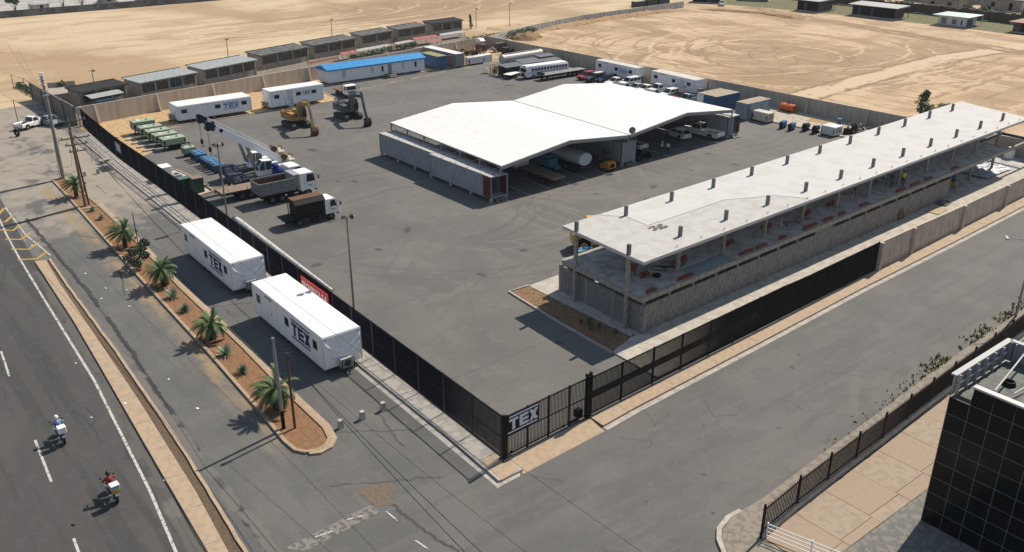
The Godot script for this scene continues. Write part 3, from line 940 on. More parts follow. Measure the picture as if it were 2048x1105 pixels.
	# earth heaps: a berm along the far sand lot and the mound by the wall corner
	heap("dirt_mound",smap([v2(104,-127.5),v2(108,-130.5),v2(112,-132)]),3.4,1.5,mats.dirt_mound,31)
	heap("sand_berm",smap([v2(112,-134),v2(120,-137.4),v2(134,-140.5),v2(146,-142.6),v2(165,-144.5),v2(182,-144.0)]),2.0,1.0,mott("berm",lin(.35,.228,.122),lin(.289,.182,.091),.4,.7,4.0,.95,.0,52),32)
	heap("sand_berm",smap([v2(183,-143),v2(190,-125),v2(187,-108)]),1.7,.6,mats.dirt_mound,33)

func along(pts: Array,t: float) -> Vector2:
	var tot := .0
	for i in pts.size() - 1: tot += pts[i].distance_to(pts[i+1])
	var d := t*tot
	for i in pts.size() - 1:
		var l: float = pts[i].distance_to(pts[i+1])
		if d <= l or i == pts.size() - 2: return pts[i].lerp(pts[i+1],d/l)
		d -= l
	return pts[-1]

func heap(called: String,path: Array,wid: float,hgt: float,m: Material,sd: int):
	var q := FastNoiseLite.new()
	q.seed = sd; q.frequency = .35
	begin()
	var n := maxi(10,int(path[0].distance_to(path[-1])*.8))
	var k := 10
	var P := []
	for i in n+1:
		var row := []
		var t := i/float(n)
		var c := along(path,t)
		var d := (along(path,minf(1,t+.02)) - along(path,maxf(0,t - .02))).normalized()
		var s := d.orthogonal()
		var e := minf(1.0,minf(t,1.0 - t)*6.0+.02)
		for j in k+1:
			var u := j/float(k)*2.0 - 1.0
			var p := c+s*u*wid*(.6+.4*e)*(1.0+.3*q.get_noise_2d(i*1.7,j*3.0))
			var y := hgt*e*maxf(.0,1.0 - u*u)*(.8+.5*q.get_noise_2d(p.x*1.5,p.y*1.5)) - .08
			row.append(Vector3(p.x,y,p.y))
		P.append(row)
	for i in n:
		for j in k:
			quad(P[i][j],P[i][j+1],P[i+1][j+1],P[i+1][j])
	struct(called,m)

# "TEX" with a rule above and below; centred, in the local x-y plane facing +z, width w, height h
func logo(w: float,h: float,d := .012,rules := true):
	var s := h*.15
	var lh := h*(.66 if rules else 1.0)
	var y0 := -lh*.5
	var y1 := lh*.5
	var lw := w*.30
	var x := -w*.5+(w*.02 if rules else .0)
	box(x+lw*.5,y1 - s*.5,0,lw,s,d)
	box(x+lw*.5,(y0+y1 - s)*.5,0,s*1.3,lh - s,d)
	x += w*.35
	box(x+s*.65,0,0,s*1.3,lh,d)
	for k in [y0+s*.5,.0,y1 - s*.5]: box(x+s*1.3+(lw - s*1.3)*.5,k,0,lw - s*1.3,s,d*.98)
	x += w*.33
	extr([v2(x,y0),v2(x+s*1.5,y0),v2(x+lw,y1),v2(x+lw - s*1.5,y1)],-d*.5,d*.5)
	extr([v2(x,y1),v2(x+s*1.5,y1),v2(x+lw,y0),v2(x+lw - s*1.5,y0)],-d*.48,d*.48)
	if rules:
		box(w*.02,h*.5 - s*.25,0,w,s*.5,d)
		box(-w*.02,-h*.5+s*.25,0,w,s*.5,d)

func words(t: String,hgt: float,m: Material,parent: Node,at: Transform3D,bold := true) -> MeshInstance3D:
	var f := SystemFont.new()
	f.font_names = PackedStringArray(["Droid Sans"])
	f.font_weight = 700 if bold else 400
	var tm := TextMesh.new()
	tm.text = t; tm.font = f; tm.font_size = 48; tm.pixel_size = hgt/36.0; tm.depth = .02
	var o := MeshInstance3D.new()
	o.mesh = tm; o.material_override = m; o.name = "lettering"
	parent.add_child(o,true)
	o.transform = at
	return o

# fence of posts, rails and screens or bars along ground points; style per panel: 0 bars, 1 screen, 2 bars with mid band, 3 screen and bars
func fence_run(t: Node3D,pts: Array,hts: Array,styles: Array,m: Material,postm: Material,facing := 1.0,deep := .06):
	var base := t.position
	for i in pts.size():
		begin(off(base))
		var p: Vector2 = pts[i]
		box(p.x,hts[i]*.5,p.y,.09,hts[i]+.06,.09,.01)
		done("post",postm,t)
	for i in pts.size() - 1:
		var a: Vector2 = pts[i]
		var b: Vector2 = pts[i+1]
		var ha: float = hts[i]
		var hb: float = hts[i+1]
		var d := (b - a).normalized()
		var s := d.orthogonal()*facing
		var a3 := v3(a.x,0,a.y)
		var b3 := v3(b.x,0,b.y)
		for fr in [.06,.5,.97]:
			begin(off(base))
			bar(a3+UP*ha*fr,b3+UP*hb*fr,.045,.06)
			done("rail",m,t)
		var st: int = styles[i]
		if st == 9:
			begin(off(base))
			var o3 := v3(s.x,0,s.y)*.035
			var u := (b3 - a3).normalized()*.05
			var th := v3(s.x,0,s.y)*.012
			var P := [a3+o3+u+UP*.12,b3+o3 - u+UP*.12,b3+o3 - u+UP*(hb - .02),a3+o3+u+UP*(ha - .02)]
			var Q := []
			for p in P: Q.append(p - th)
			quad(P[0],P[1],P[2],P[3]); quad(Q[3],Q[2],Q[1],Q[0])
			for k in 4: quad(P[(k+1) % 4],P[k],Q[k],Q[(k+1) % 4])
			done("screen_panel",m,t)
		if true:
			begin(off(base))
			var n := int(a.distance_to(b)/.12)
			var bas := Basis(v3(s.x,0,s.y),UP,v3(s.x,0,s.y).cross(UP))
			for k in range(1,n):   # flat slats set edge-on: open seen square on, closed seen along the fence
				var f := k/float(n)
				var p := a3.lerp(b3,f)
				var hh := lerpf(ha,hb,f)
				X = off(base)*Transform3D(bas,p)
				box(0,hh*.5+.05,0,deep,hh - .1,.014)
			X = off(base)
			done("slat_infill",m,t,"stuff")
		if st == 2:
			begin(off(base))
			bar(a3+UP*ha*.53,b3+UP*hb*.53,.06,ha*.17)
			done("band",m,t)

func fences():
	plan_fix = false
	# left fence
	var fl := [v2(.02,-.1),v2(.25,-17),v2(.6,-35),v2(1.02,-55),v2(1.1,-68),v2(.98,-83),v2(1.6,-100),v2(1.85,-103.4)]
	var pts := []
	var hts := []
	var st := []
	for i in 33:
		pts.append(along(fl,i/32.0)); hts.append(lerpf(3.22,2.85,i/32.0))
		st.append(0 if i < 2 else (3 if i < 9 else 1))
	var t := thing("perimeter_fence","long dark mesh fence between the yard and the service road","fence",v3(.5,0,-50))
	fence_run(t,pts,hts,st,mats.fence_navy,mats.dark_steel,1.0,.07)
	# corner post
	t = thing("corner_post","thick black post on a steel foot where the two fences meet","post",v3(.05,.15,.1))
	begin()
	box(0,1.6,0,.2,3.1,.2,.02)
	done("post",mats.fence,t)
	begin()
	box(-.05,.06,.12,.5,.12,.55,.02)
	done("foot_plate",mats.dark_steel,t)
	# gate
	t = thing("sliding_gate","black barred gate with a white lettered board at the fence corner","gate",v3(3.8,.05,-.15))
	var gp := [v2(.37,-.02),v2(2.09,-.10),v2(3.91,-.18),v2(5.77,-.26),v2(7.3,-.32)]
	fence_run(t,gp,[3.1,3.1,3.1,3.1,3.1],[0,0,0,0],mats.fence,mats.fence,-1.0)
	begin(Transform3D(Basis(UP,.046),v3(-2.15,2.32,.14)))
	box(0,0,0,2.75,1.45,.04)
	var bd := done("name_board",mat("board_navy",lin(.0061,.0084,.0182),.4),t)
	begin(Transform3D(Basis(UP,.046),v3(-2.14,2.32,.168)))
	logo(2.45,1.2,.02)
	done("lettering",mat("letter_white",lin(.62,.66,.72),.5),bd)
	begin()
	box(3.0,.45,-.35,.5,.6,.4,.05)
	done("gate_motor",mats.black,t)
	begin()
	cyl(v3(-3.0,.12,.0),v3(-3.0,.12,.08),.1,.1,10); cyl(v3(1.5,.12,-.15),v3(1.5,.12,-.07),.1,.1,10)
	done("wheel",mats.black,t)
	t = thing("gate_column","tall black double post between the gate and street fence","post",v3(7.45,.1,-.2))
	begin()
	box(-.13,1.6,0,.16,3.25,.3,.02); box(.13,1.6,.0,.14,3.2,.26,.02); box(0,3.15,0,.5,.12,.3,.02)
	done("post",mats.fence,t)
	begin()
	ball(v3(-.25,3.3,0),v3(.12,.1,.12)); ball(v3(.12,3.33,0),v3(.12,.1,.12)); bar(v3(-.3,3.25,.0),v3(.3,3.3,.0),.06,.06)
	done("lamp_head",mats.black,t)
	# street fence
	pts = []; hts = []
	for x in [7.6,10.72,14.0,17.15,20.43,23.48,26.6,29.82,32.95,36.05,39.3,42.45,45.1]:
		pts.append(v2(x,.05 - .041*x)); hts.append(3.05 if x < 30 else 2.95)
	t = thing("street_fence","black slatted fence, partly solid panels, along the right street","fence",v3(26,.1,-1.0))
	fence_run(t,pts,hts,[2,2,2,2,2,2,1,1,1,1,1,1],mats.fence,mats.fence,-1.0,.074)
	plan_fix = true
	# far-side fence at the forecourt: spiked pickets on a concrete plinth
	pts = []; hts = []
	for p in [[6.3,14.06],[9.86,13.72],[13.08,13.52],[16.25,13.34],[19.39,13.18],[22.61,12.98],[25.72,12.80],[28.9,12.62],[32.1,12.45],[35.3,12.28],[38.5,12.1],[41.7,11.93],[44.9,11.76],[48.1,11.6]]:
		pts.append(survey(v2(p[0],p[1])))
	plan_fix = false
	t = thing("picket_fence","dark spiked picket fence on a concrete plinth beside the paved forecourt","fence",v3(20,.1,13.1))
	for i in pts.size():
		begin(off(t.position))
		box(pts[i].x,1.25,pts[i].y,.12,2.3,.12,.015)
		done("post",mats.fence,t)
	for i in pts.size() - 1:
		var a: Vector2 = pts[i]
		var b: Vector2 = pts[i+1]
		var a3 := v3(a.x,0,a.y)
		var b3 := v3(b.x,0,b.y)
		for hh in [.62,2.02]:
			begin(off(t.position))
			bar(a3+UP*hh,b3+UP*hh,.05,.07)
			done("rail",mats.fence,t)
		begin(off(t.position))
		var n := 21
		for k in range(1,n):
			var p := a3.lerp(b3,k/float(n))
			box(p.x,1.3,p.z,.042,1.62,.042)
			cyl(p+UP*2.11,p+UP*2.26+v3(0,0,-.05),.022,.004,4,false)
		done("picket_infill",mats.fence,t,"stuff")
		begin(off(t.position))
		bar(a3+UP*.22,b3+UP*.22,.26,.5)
		done("plinth",mats.concrete,t)
	plan_fix = true
	# low white rail gate at the forecourt entrance
	t = thing("rail_gate","low white tubular rail gate at the end of picket fence","gate",v3(6.8,.1,15.4),0)
	for y in [.15,.4,.65,.9]:
		begin()
		cyl(v3(-.25,y,-1.2),v3(1.05,y,3.3),.03,.03,6)
		done("rail",mats.white,t)
	for k in 3:
		begin()
		var f := k/2.0
		var q := v3(-.25,0,-1.2).lerp(v3(1.05,0,3.3),f)
		cyl(q,q+UP*1.0,.04,.04,8)
		done("post",mats.white,t)
	# signs on the left fence
	t = thing("fence_sign","red banner with white lettering on the fence behind the near trailer","sign",v3(.08,1.7,-24.3))
	begin()
	box(0,.65,0,.05,1.3,4.7)
	var sb := done("banner",mats.sign_red,t)
	words("TECNIFICA S.A",.47,mats.white,sb,Transform3D(Basis(Vector3(0,0,1),Vector3(0,1,0),Vector3(-1,0,0)),v3(-.04,.72,0)))
	t = thing("fence_sign","small dark board with white lettering high on the far left fence","sign",v3(.86,1.5,-79.1))
	begin()
	box(0,.7,0,.05,1.4,2.7)
	sb = done("board",mats.fence_navy,t)
	begin(Transform3D(Basis(Vector3(0,0,1),Vector3(0,1,0),Vector3(-1,0,0)),v3(-.04,.75,0)))
	logo(2.0,1.0,.02)
	done("lettering",mat("letter_white",lin(.62,.66,.72),.5),sb)

# precast wall of panels between buttress piers; pts ground points of the piers, out = side the piers stand on
func wall_run(t: Node3D,pts: Array,hts: Array,out: float,m: Material,pier := .4,shape := 0):
	var base := t.position
	for i in pts.size():
		var p: Vector2 = pts[i]
		var a: Vector2 = pts[maxi(0,i - 1)]
		var b: Vector2 = pts[mini(pts.size() - 1,i+1)]
		var d := (b - a).normalized()
		var s := d.orthogonal()*out
		var keep := Transform3D(Basis(v3(s.x,0,s.y),UP,v3(s.x,0,s.y).cross(UP)),v3(p.x,0,p.y) - base)
		begin(keep)
		var h: float = hts[i]
		if shape == 0: extr([v2(-.1,-.05),v2(pier+.35,-.05),v2(pier+.3,.3),v2(.14,h*.98),v2(-.1,h*.98)],-.13,.13)
		else:
			box(pier*.5,h*.5,0,pier+.2,h+.04,.32,.02)
		done("pier",m,t)
	for i in pts.size() - 1:
		var a: Vector2 = pts[i]
		var b: Vector2 = pts[i+1]
		var n := maxi(1,int(round(a.distance_to(b)/3.2)))
		for k in n:
			var p0 := a.lerp(b,k/float(n))
			var p1 := a.lerp(b,(k+.994)/n)
			var h0 := lerpf(hts[i],hts[i+1],k/float(n))
			var h1 := lerpf(hts[i],hts[i+1],(k+1.0)/n)
			begin(off(base))
			var d := (p1 - p0).normalized()
			var s := d.orthogonal()*(.085+.004*((i+k) % 3))
			var f := func(p: Vector2,y: float) -> Vector3: return v3(p.x,y,p.y)
			var q := [p0+s,p1+s,p1 - s,p0 - s]
			var hh := [h0,h1,h1,h0]
			for j in 4:
				var jj := (j+1) % 4
				quad(f.call(q[jj],-.05),f.call(q[j],-.05),f.call(q[j],hh[j]),f.call(q[jj],hh[jj]))
			quad(f.call(q[0],h0),f.call(q[3],h0),f.call(q[2],h1),f.call(q[1],h1))
			done("panel",m,t)

func walls():
	plan_fix = false
	var pts := []
	var hts := []
	for i in 10:
		var f := i/9.0
		pts.append(v2(4.7,-104.2).lerp(v2(92.7,-126.2),f)); hts.append(lerpf(2.85,2.12,f))
	pts.push_front(v2(2.2,-103.7)); hts.push_front(2.88)
	var t := thing("boundary_wall","tall pale concrete wall behind the white trailers and blue roof","wall",v3(45,0,-115))
	wall_run(t,smap(pts),hts,-1.0,mats.wall_concrete)
	pts = []; hts = []
	for z in [-126.0,-119.0,-109.3,-99.8,-90.2,-81.0,-72.0,-62.4,-52.5,-42.5,-32.4,-22.4,-12.5,-4.2]:
		pts.append(v2(92.75 - .3*smoothstep(-120,-90,z),z)); hts.append(2.5 if z > -100 else 2.3)
	t = thing("boundary_wall","long grey concrete wall between the yard and right sand lot","wall",v3(92.5,0,-65))
	wall_run(t,smap(pts),hts,-1.0,mott("wall_grey",lin(.377,.341,.295),lin(.277,.242,.206),.40,.70,5.0,.92,.0,61,5.0,.5,true,lin(.471,.400,.318),.4))
	t = thing("street_wall","stained concrete wall with square piers beside the right street","wall",v3(70,.1,-2.7))
	wall_run(t,[v2(45.35,-1.82),v2(51.4,-2.05),v2(62.1,-2.45),v2(72.5,-2.85),v2(83,-3.25),v2(93.5,-3.65)],[2.85,2.8,2.6,2.55,2.5,2.5],-1.0,mott("wall_stained",lin(.493,.424,.343),lin(.349,.290,.234),.38,.68,4.0,.92,.0,62,6.0,.7,true,lin(.589,.381,.219),.45),.28,1)
	t = thing("old_wall","weathered dark wall with faded paint running back from left fence","wall",v3(1.6,0,-116))
	wall_run(t,smap([v2(1.9,-104.3),v2(1.75,-110),v2(1.55,-116),v2(1.35,-122),v2(1.1,-128)]),[3.0,2.9,2.8,2.7,2.8],1.0,mott("wall_old",lin(.224,.197,.165),lin(.118,.106,.095),.42,.62,3.0,.95,.0,63,1.0,1.0,true,lin(.351,.340,.277),.6),.2,1)
	begin()
	box(.35,1.45,24.0 - 12.15,.3,2.9,.3,.03)
	done("end_pillar",mats.concrete_pale,t)
	# second wall beyond the corner, and the white far wall of the right sand lot
	pts = []; hts = []
	for i in 9:
		pts.append(along([v2(94,-127.5),v2(105.5,-133.2),v2(119,-137.9),v2(137,-143.0),v2(183,-148.2)],i/8.0)); hts.append(1.7)
	t = thing("field_wall","low whitewashed wall dividing the two sand lots","wall",v3(138,0,-141))
	wall_run(t,smap(pts),hts,1.0,mott("wall_white",lin(.532,.532,.500),lin(.384,.372,.340),.45,.7,6.0,.9,.0,64,4.0),.1,1)

func carport():
	plan_fix = false
	var t := thing("carport","large white double gable canopy roof on a steel frame","canopy",v3(51,0,-51.5))
	var E := [[30.1,30.6],[50.85,51.25],[71.9,71.0]]    # eave lines: x at the front, x at the back
	var R := [[40.6,40.6],[61.9,61.0]]
	var zf := func(x: float) -> float: return -39.05 - (x - 30.0)*.031
	var zb := func(x: float) -> float: return -63.7
	var eh := 4.1
	var rh := 5.22
	var th := UP*.06
	for b in 2:
		for s in 2:
			var e: Array = E[b+s]
			var r: Array = R[b]
			var A := v3(e[0],eh,zf.call(e[0]))
			var B := v3(e[1],eh,zb.call(e[1]))
			var Cc := v3(r[1],rh,zb.call(r[1]))
			var D := v3(r[0],rh,zf.call(r[0]))
			if b == 0 and s == 1 or b == 1 and s == 0:   # small gap at the valley
				var sh := -.12 if s == 1 else .12
				A.x += sh; B.x += sh
			begin(off(t.position))
			if s == 0:
				quad(A,D,Cc,B); quad(B - th,Cc - th,D - th,A - th)
				quad(A - th,D - th,D,A); quad(B,Cc,Cc - th,B - th); quad(A,B,B - th,A - th)
			else:
				quad(D,A,B,Cc); quad(Cc - th,B - th,A - th,D - th)
				quad(D - th,A - th,A,D); quad(Cc,B,B - th,Cc - th); quad(A - th,B - th,B,A)
			var pl := done("roof_sheet",mats.roof_white,t)
			begin(off(t.position))   # galvanised underside of the deck
			var dn := UP*.075
			if s == 0: quad(B - dn,Cc - dn,D - dn,A - dn)
			else: quad(Cc - dn,B - dn,A - dn,D - dn)
			done("deck_underside",mat("deck_galv",lin(.13,.135,.14),.6),pl)
			# front and back gable beams
			for q in [[A,D],[B,Cc]]:
				begin(off(t.position))
				var a: Vector3 = q[0]
				var d: Vector3 = q[1]
				bar(a - UP*.26,d - UP*.26,.14,.38)
				done("gable_beam",mat("frame_grey",lin(.258,.258,.258),.5,.1),t)
			begin(off(t.position))   # rafters and purlins under the sheets
			for k in range(1,6):
				var f := k/6.0
				bar(A.lerp(B,f) - UP*.25,D.lerp(Cc,f) - UP*.25,.1,.3)
			for k in range(0,7):
				var f := k/6.0
				bar(A.lerp(D,f) - UP*.1,B.lerp(Cc,f) - UP*.1,.06,.1)
			done("rafters",mats.frame_grey,t,"stuff")
	# columns and the open lattice over the containers
	for b in 3:
		for k in 7:
			var f := k/6.0
			var x := lerpf(E[b][0],E[b][1],f)
			var z := lerpf(zf.call(x) - .15,-63.5,f)
			begin(off(t.position))
			if b == 2 and k == 0: box(x - .3,2.0,z+.3,.14,4.0,.14)
			else: box(x,3.53,z,.14,.94,.14)
			done("column",mats.frame_grey,t)
		begin(off(t.position))
		for k in 12:
			var f0 := k/12.0
			var f1 := (k+1)/12.0
			var p0 := v3(lerpf(E[b][0],E[b][1],f0),3.15,lerpf(zf.call(E[b][0]) - .15,-63.5,f0))
			var p1 := v3(lerpf(E[b][0],E[b][1],f1),3.15,lerpf(zf.call(E[b][0]) - .15,-63.5,f1))
			bar(p0,p1,.07,.09)
			bar(p0 if k % 2 else p0+UP*.8,p1+UP*.8 if k % 2 else p1,.05,.05)
			bar(p0+UP*.82,p1+UP*.82,.07,.09)
		done("lattice",mats.frame_grey,t)
	# satellite dish on the middle column
	t = thing("satellite_dish","small grey satellite dish above the middle of the carport front","dish",v3(51.0,4.2,-39.45),-30)
	begin()
	cyl(v3(0,-.2,0),v3(0,.4,0),.03)
	done("mast",mats.galv,t)
	begin()
	for j in 5:
		for i in 16:
			var f := func(jj: int,ii: int) -> Vector3:
				var rr := jj/5.0*.45
				return v3(rr*cos(TAU*ii/16),.55+rr*sin(TAU*ii/16),.25*rr*rr/.2)
			quad(f.call(j,i),f.call(j+1,i),f.call(j+1,i+1),f.call(j,i+1))
	cyl(v3(0,.2,.15),v3(0,.5,.4),.015,.015,5)
	done("dish",mats.galv,t)
	# parking bay lines with round end marks under and before the roof
	for p in [[33.93,-38.86],[37.17,-39.02],[40.31,-39.18],[43.33,-39.10],[46.6,-39.3],[55.3,-39.75],[58.46,-39.80],[61.55,-39.90],[64.47,-39.88],[67.6,-40.1]]:
		line_mark("parking_line",[v2(p[0],p[1]),v2(p[0]+.12,p[1] - 5.5)],.09,mats.white_line,.004)
		line_mark("parking_line_end",[v2(p[0] - .2,p[1]+.05),v2(p[0]+.2,p[1]+.05)],.2,mats.white_line,.008)
	for p in [[71.0,-95.5],[73.0,-92.6],[74.8,-88.6],[88.4,-80.7]]:
		line_mark("parking_line",[v2(p[0],p[1]),v2(p[0]+12.0,p[1] - .3)],.1,mats.white_line,.004)

# shipping container, long axis z, front end (doors) at +z, origin at the ground middle; feet lift it
func container(t: Node3D,L: float,W: float,H: float,m: Material,roofm: Material,y0 := .0,open_end := 0,doorm: Material = null,ribs := true):
	var hw := W*.5
	var hl := L*.5
	var pitch := .29
	for s in [-1.0,1.0]:
		begin()
		var n := int((L - .3)/pitch)
		var z := -n*pitch*.5
		for k in n:
			var xo: float = s*(hw - .02)
			var xi: float = s*(hw - .07)
			var za := z+k*pitch
			var zs := [za,za+.07,za+.14,za+.22,za+pitch]
			var xs := [xo,xo,xi,xi,xo]
			for j in 4:
				var a := v3(xs[j],y0+.12,zs[j])
				var b := v3(xs[j+1],y0+.12,zs[j+1])
				var u := UP*(H - .22)
				if s > 0: quad(b,a,a+u,b+u)
				else: quad(a,b,b+u,a+u)
		done("side_panel",m,t)
	begin()
	for s in [-1.0,1.0]:
		for e in [-1.0,1.0]:
			box(s*(hw - .06),y0+H*.5,e*(hl - .06),.12,H,.12)
		box(s*(hw - .05),y0+.07,0,.1,.14,L - .2)
		box(s*(hw - .05),y0+H - .06,0,.1,.12,L - .2)
	for e in [-1.0,1.0]:
		box(0,y0+.07,e*(hl - .05),W - .2,.14,.1); box(0,y0+H - .06,e*(hl - .05),W - .2,.12,.1)
	box(0,y0+.12,0,W - .2,.05,L - .2)
	done("frame",m,t)
	begin()
	box(0,y0+H - .02,0,W - .06,.05,L - .06)
	for k in int(L/.6): box(0,y0+H+.012,-hl+.4+k*.6,W - .5,.02,.16)
	done("roof",roofm,t)
	begin()
	box(0,y0+H*.5,-hl+.06,W - .22,H - .22,.05)
	for k in 7: box(-hw+.32+k*(W - .6)/6.0,y0+H*.5,-hl+.03,.12,H - .25,.03)
	done("end_panel",m,t)
	if open_end != 1:
		for s in [-1.0,1.0]:
			if open_end == 2 and s > 0: continue
			begin()
			var dw := hw - .13
			box(s*(dw*.5+.005),y0+H*.5,hl - .05,dw - .02,H - .24,.05)
			for k in 4: box(s*(dw*.5+.005),y0+.4+k*(H - .8)/3.0,hl - .015,dw - .12,.22,.03)
			var d := done("door",m if doorm == null else doorm,t)
			for q in [.3,.72]:
				begin()
				cyl(v3(s*dw*q,y0+.1,hl+.02),v3(s*dw*q,y0+H - .1,hl+.02),.02,.02,6)
				box(s*dw*q,y0+H*.42,hl+.03,.22,.04,.03)
				done("lock_rod",mats.galv,d)

func blocks_under(t: Node3D,spots: Array,h: float,m: Material):
	for p in spots:
		begin()
		box(p.x,h*.5,p.y,.3,h,.3,.02)
		done("foot_block",m,t)

func steps(at: Vector3,yaw: float,label: String,n := 3,w := 1.3):
	var t := thing("access_steps",label,"steps",at,yaw,"metal access steps at container doors")
	for k in n:
		begin()
		box(0,.13+k*.17,-k*.28,w,.04,.27)
		done("tread",mats.galv,t)
	for s in [-1.0,1.0]:
		begin()
		bar(v3(s*w*.5,.03,.15),v3(s*w*.5,.1+n*.17,-n*.28+.1),.05,.14)
		done("stringer",mats.galv,t)
	begin()
	for s in [-1.0,1.0]:
		box(s*w*.45,n*.085,-(n - 1)*.28,.05,n*.17,.05); box(s*w*.45,.06,.08,.05,.12,.05)
	done("leg_frame",mats.galv,t)

func containers():
	plan_fix = false
	var g := "grey containers on blocks under the carport edges"
	var lab := ["grey container on blocks, far one of the row left of the carport","grey container on blocks left of carport with its near end open","grey container on blocks in the middle of carport, far one","grey container with closed doors at the middle of carport front","grey container at the right side of carport, far one","grey container at right front of carport, one door open"]
	var spots := [[30.0,-57.45,1.1],[29.75,-45.2,1.1],[51.55,-58.0,1.0],[51.25,-46.1,1.0],[72.1,-58.6,1.2],[72.45,-46.5,1.2]]
	for i in 6:
		var s: Array = spots[i]
		var t := thing("shipping_container",lab[i],"container",v3(s[0],0,s[1]),s[2],g)
		container(t,12.1,2.44,2.59,mats.cont_grey,mats.cont_roof,.45,1 if i == 1 else (2 if i == 5 else 0))
		blocks_under(t,[v2(-1.05,-5.9),v2(-1.05,-1.9),v2(-1.05,2.1),v2(-1.05,5.9),v2(1.05,-5.9),v2(1.05,0),v2(1.05,5.9)],.45,mats.concrete_pale)
		if i == 1:
			begin()
			box(-1.25,1.72,5.35,.06,2.35,1.3)
			for k in 4: box(-1.29,.9+k*.55,5.35,.03,.25,1.15)
			var d := done("door",mott("door_red",lin(.129,.034,.03),lin(.091,.023,.023),.4,.7,1.2,.6,.0,65),t)
			d.set_meta("label","dark red door swung open along the side")
			begin()
			box(1.1,1.72,5.4,.04,2.3,1.1)
			done("door",mats["door_red"],t)
			begin()
			box(.6,1.6,1.0,.9,1.6,.5,.02); box(-.5,.95,-.5,.8,.8,1.6,.02)
			done("stored_shelving",mats.galv,t)
		if i == 5:
			begin()
			box(1.14,1.75,5.95,.06,2.3,.5)
			done("door",mats["door_red"],t)
	var t2 := thing("bucket","red plastic bucket inside the open grey container","bucket",v3(29.55,.6,-40.6))
	begin()
	cyl(v3(0,0,0),v3(0,.62,0),.22,.28,14); cyl(v3(0,.56,0),v3(0,.62,0),.3,.3,14)
	done("tub",mats.red,t2)
	begin()
	var arc := []
	for k in 7: arc.append(v3(cos(PI*k/6)*.29,.6+sin(PI*k/6)*.12,0))
	tube(arc,.012,5)
	done("handle",mats.galv,t2)
	steps(v3(29.9,0,-38.6),1.0,"metal steps before the open grey container left of carport")
	steps(v3(51.45,0,-39.35),1.0,"metal steps below the closed grey container doors mid carport",2,1.5)
	steps(v3(72.8,0,-39.95),1.0,"metal steps at the container at the right carport front")
	# containers standing in the yard
	plan_fix = true
	t2 = thing("shipping_container","short dark blue container with pale green roof beside blue-roofed cabin","container",v3(69.1,0,-111.1),1.0,"containers standing in the yard")
	container(t2,6.0,2.3,2.25,mats.cont_blue,mott("roof_green",lin(.251,.281,.106),lin(.274,.251,.137),.4,.7,3.0,.8,.0,66),.3)
	blocks_under(t2,[v2(-1,2.8),v2(1,2.8),v2(-1,-2.8),v2(1,-2.8)],.3,mats.concrete_pale)
	t2 = thing("shipping_container","long pale container with closed doors and white roof by the wall","container",v3(73.2,0,-113.9),1.5,"containers standing in the yard")
	container(t2,11.5,2.2,2.3,mott("cont_pale_grey",lin(.304,.289,.281),lin(.228,.213,.205),.4,.7,3.0,.6,.0,67,4.0),mats.roof_white,.3)
	blocks_under(t2,[v2(-1,5.4),v2(1,5.4),v2(-1,-5.4),v2(1,-5.4)],.3,mats.concrete_pale)
	t2 = thing("sign_board","red oval patterned board fixed beside the long pale container","sign",v3(71.35,0,-109.2),0)
	begin()
	cyl(v3(0,0,0),v3(0,1.3,0),.04)
	done("pole",mats.galv,t2)
	begin()
	box(0,1.75,0,.95,1.0,.08,.03)
	done("board",mott("board_red",lin(.274,.053,.042),lin(.38,.243,.213),.6,.7,.8,.6,.0,68),t2)
	t2 = thing("shipping_container","blue container with dusty rusty roof and white end panel","container",v3(84.2,0,-53.4),90.5,"containers standing in the yard")
	container(t2,5.7,4.0,2.45,mats.cont_blue,mats.cont_dusty_roof,.1)
	begin()
	box(1.25,1.3,-2.88,1.3,2.3,.1)
	done("white_panel",mats.white,t2)
	t2 = thing("shipping_container","weathered pale blue container with doors facing the carport","container",v3(84.3,0,-46.7),-89.5,"containers standing in the yard")
	container(t2,5.8,2.2,2.35,mats.cont_pale,mats.cont_dusty_roof,.12)
	blocks_under(t2,[v2(-1,2.7),v2(1,2.7),v2(-1,-2.7),v2(1,-2.7)],.12,mats.concrete_pale)

func brick_piece(parent: Node,at: Transform3D,src: Array) -> void:
	part(src[rng.randi() % src.size()],"brick",parent,at)

func spare(m: Material) -> MeshInstance3D:   # a shared shape, not itself in the scene
	var o := MeshInstance3D.new()
	o.mesh = mesh_now(); o.material_override = m
	X = Transform3D.IDENTITY
	return o

func bl(x: float) -> float: return -.0385*(x - 18.0)   # the building's long lines drift by this much in z

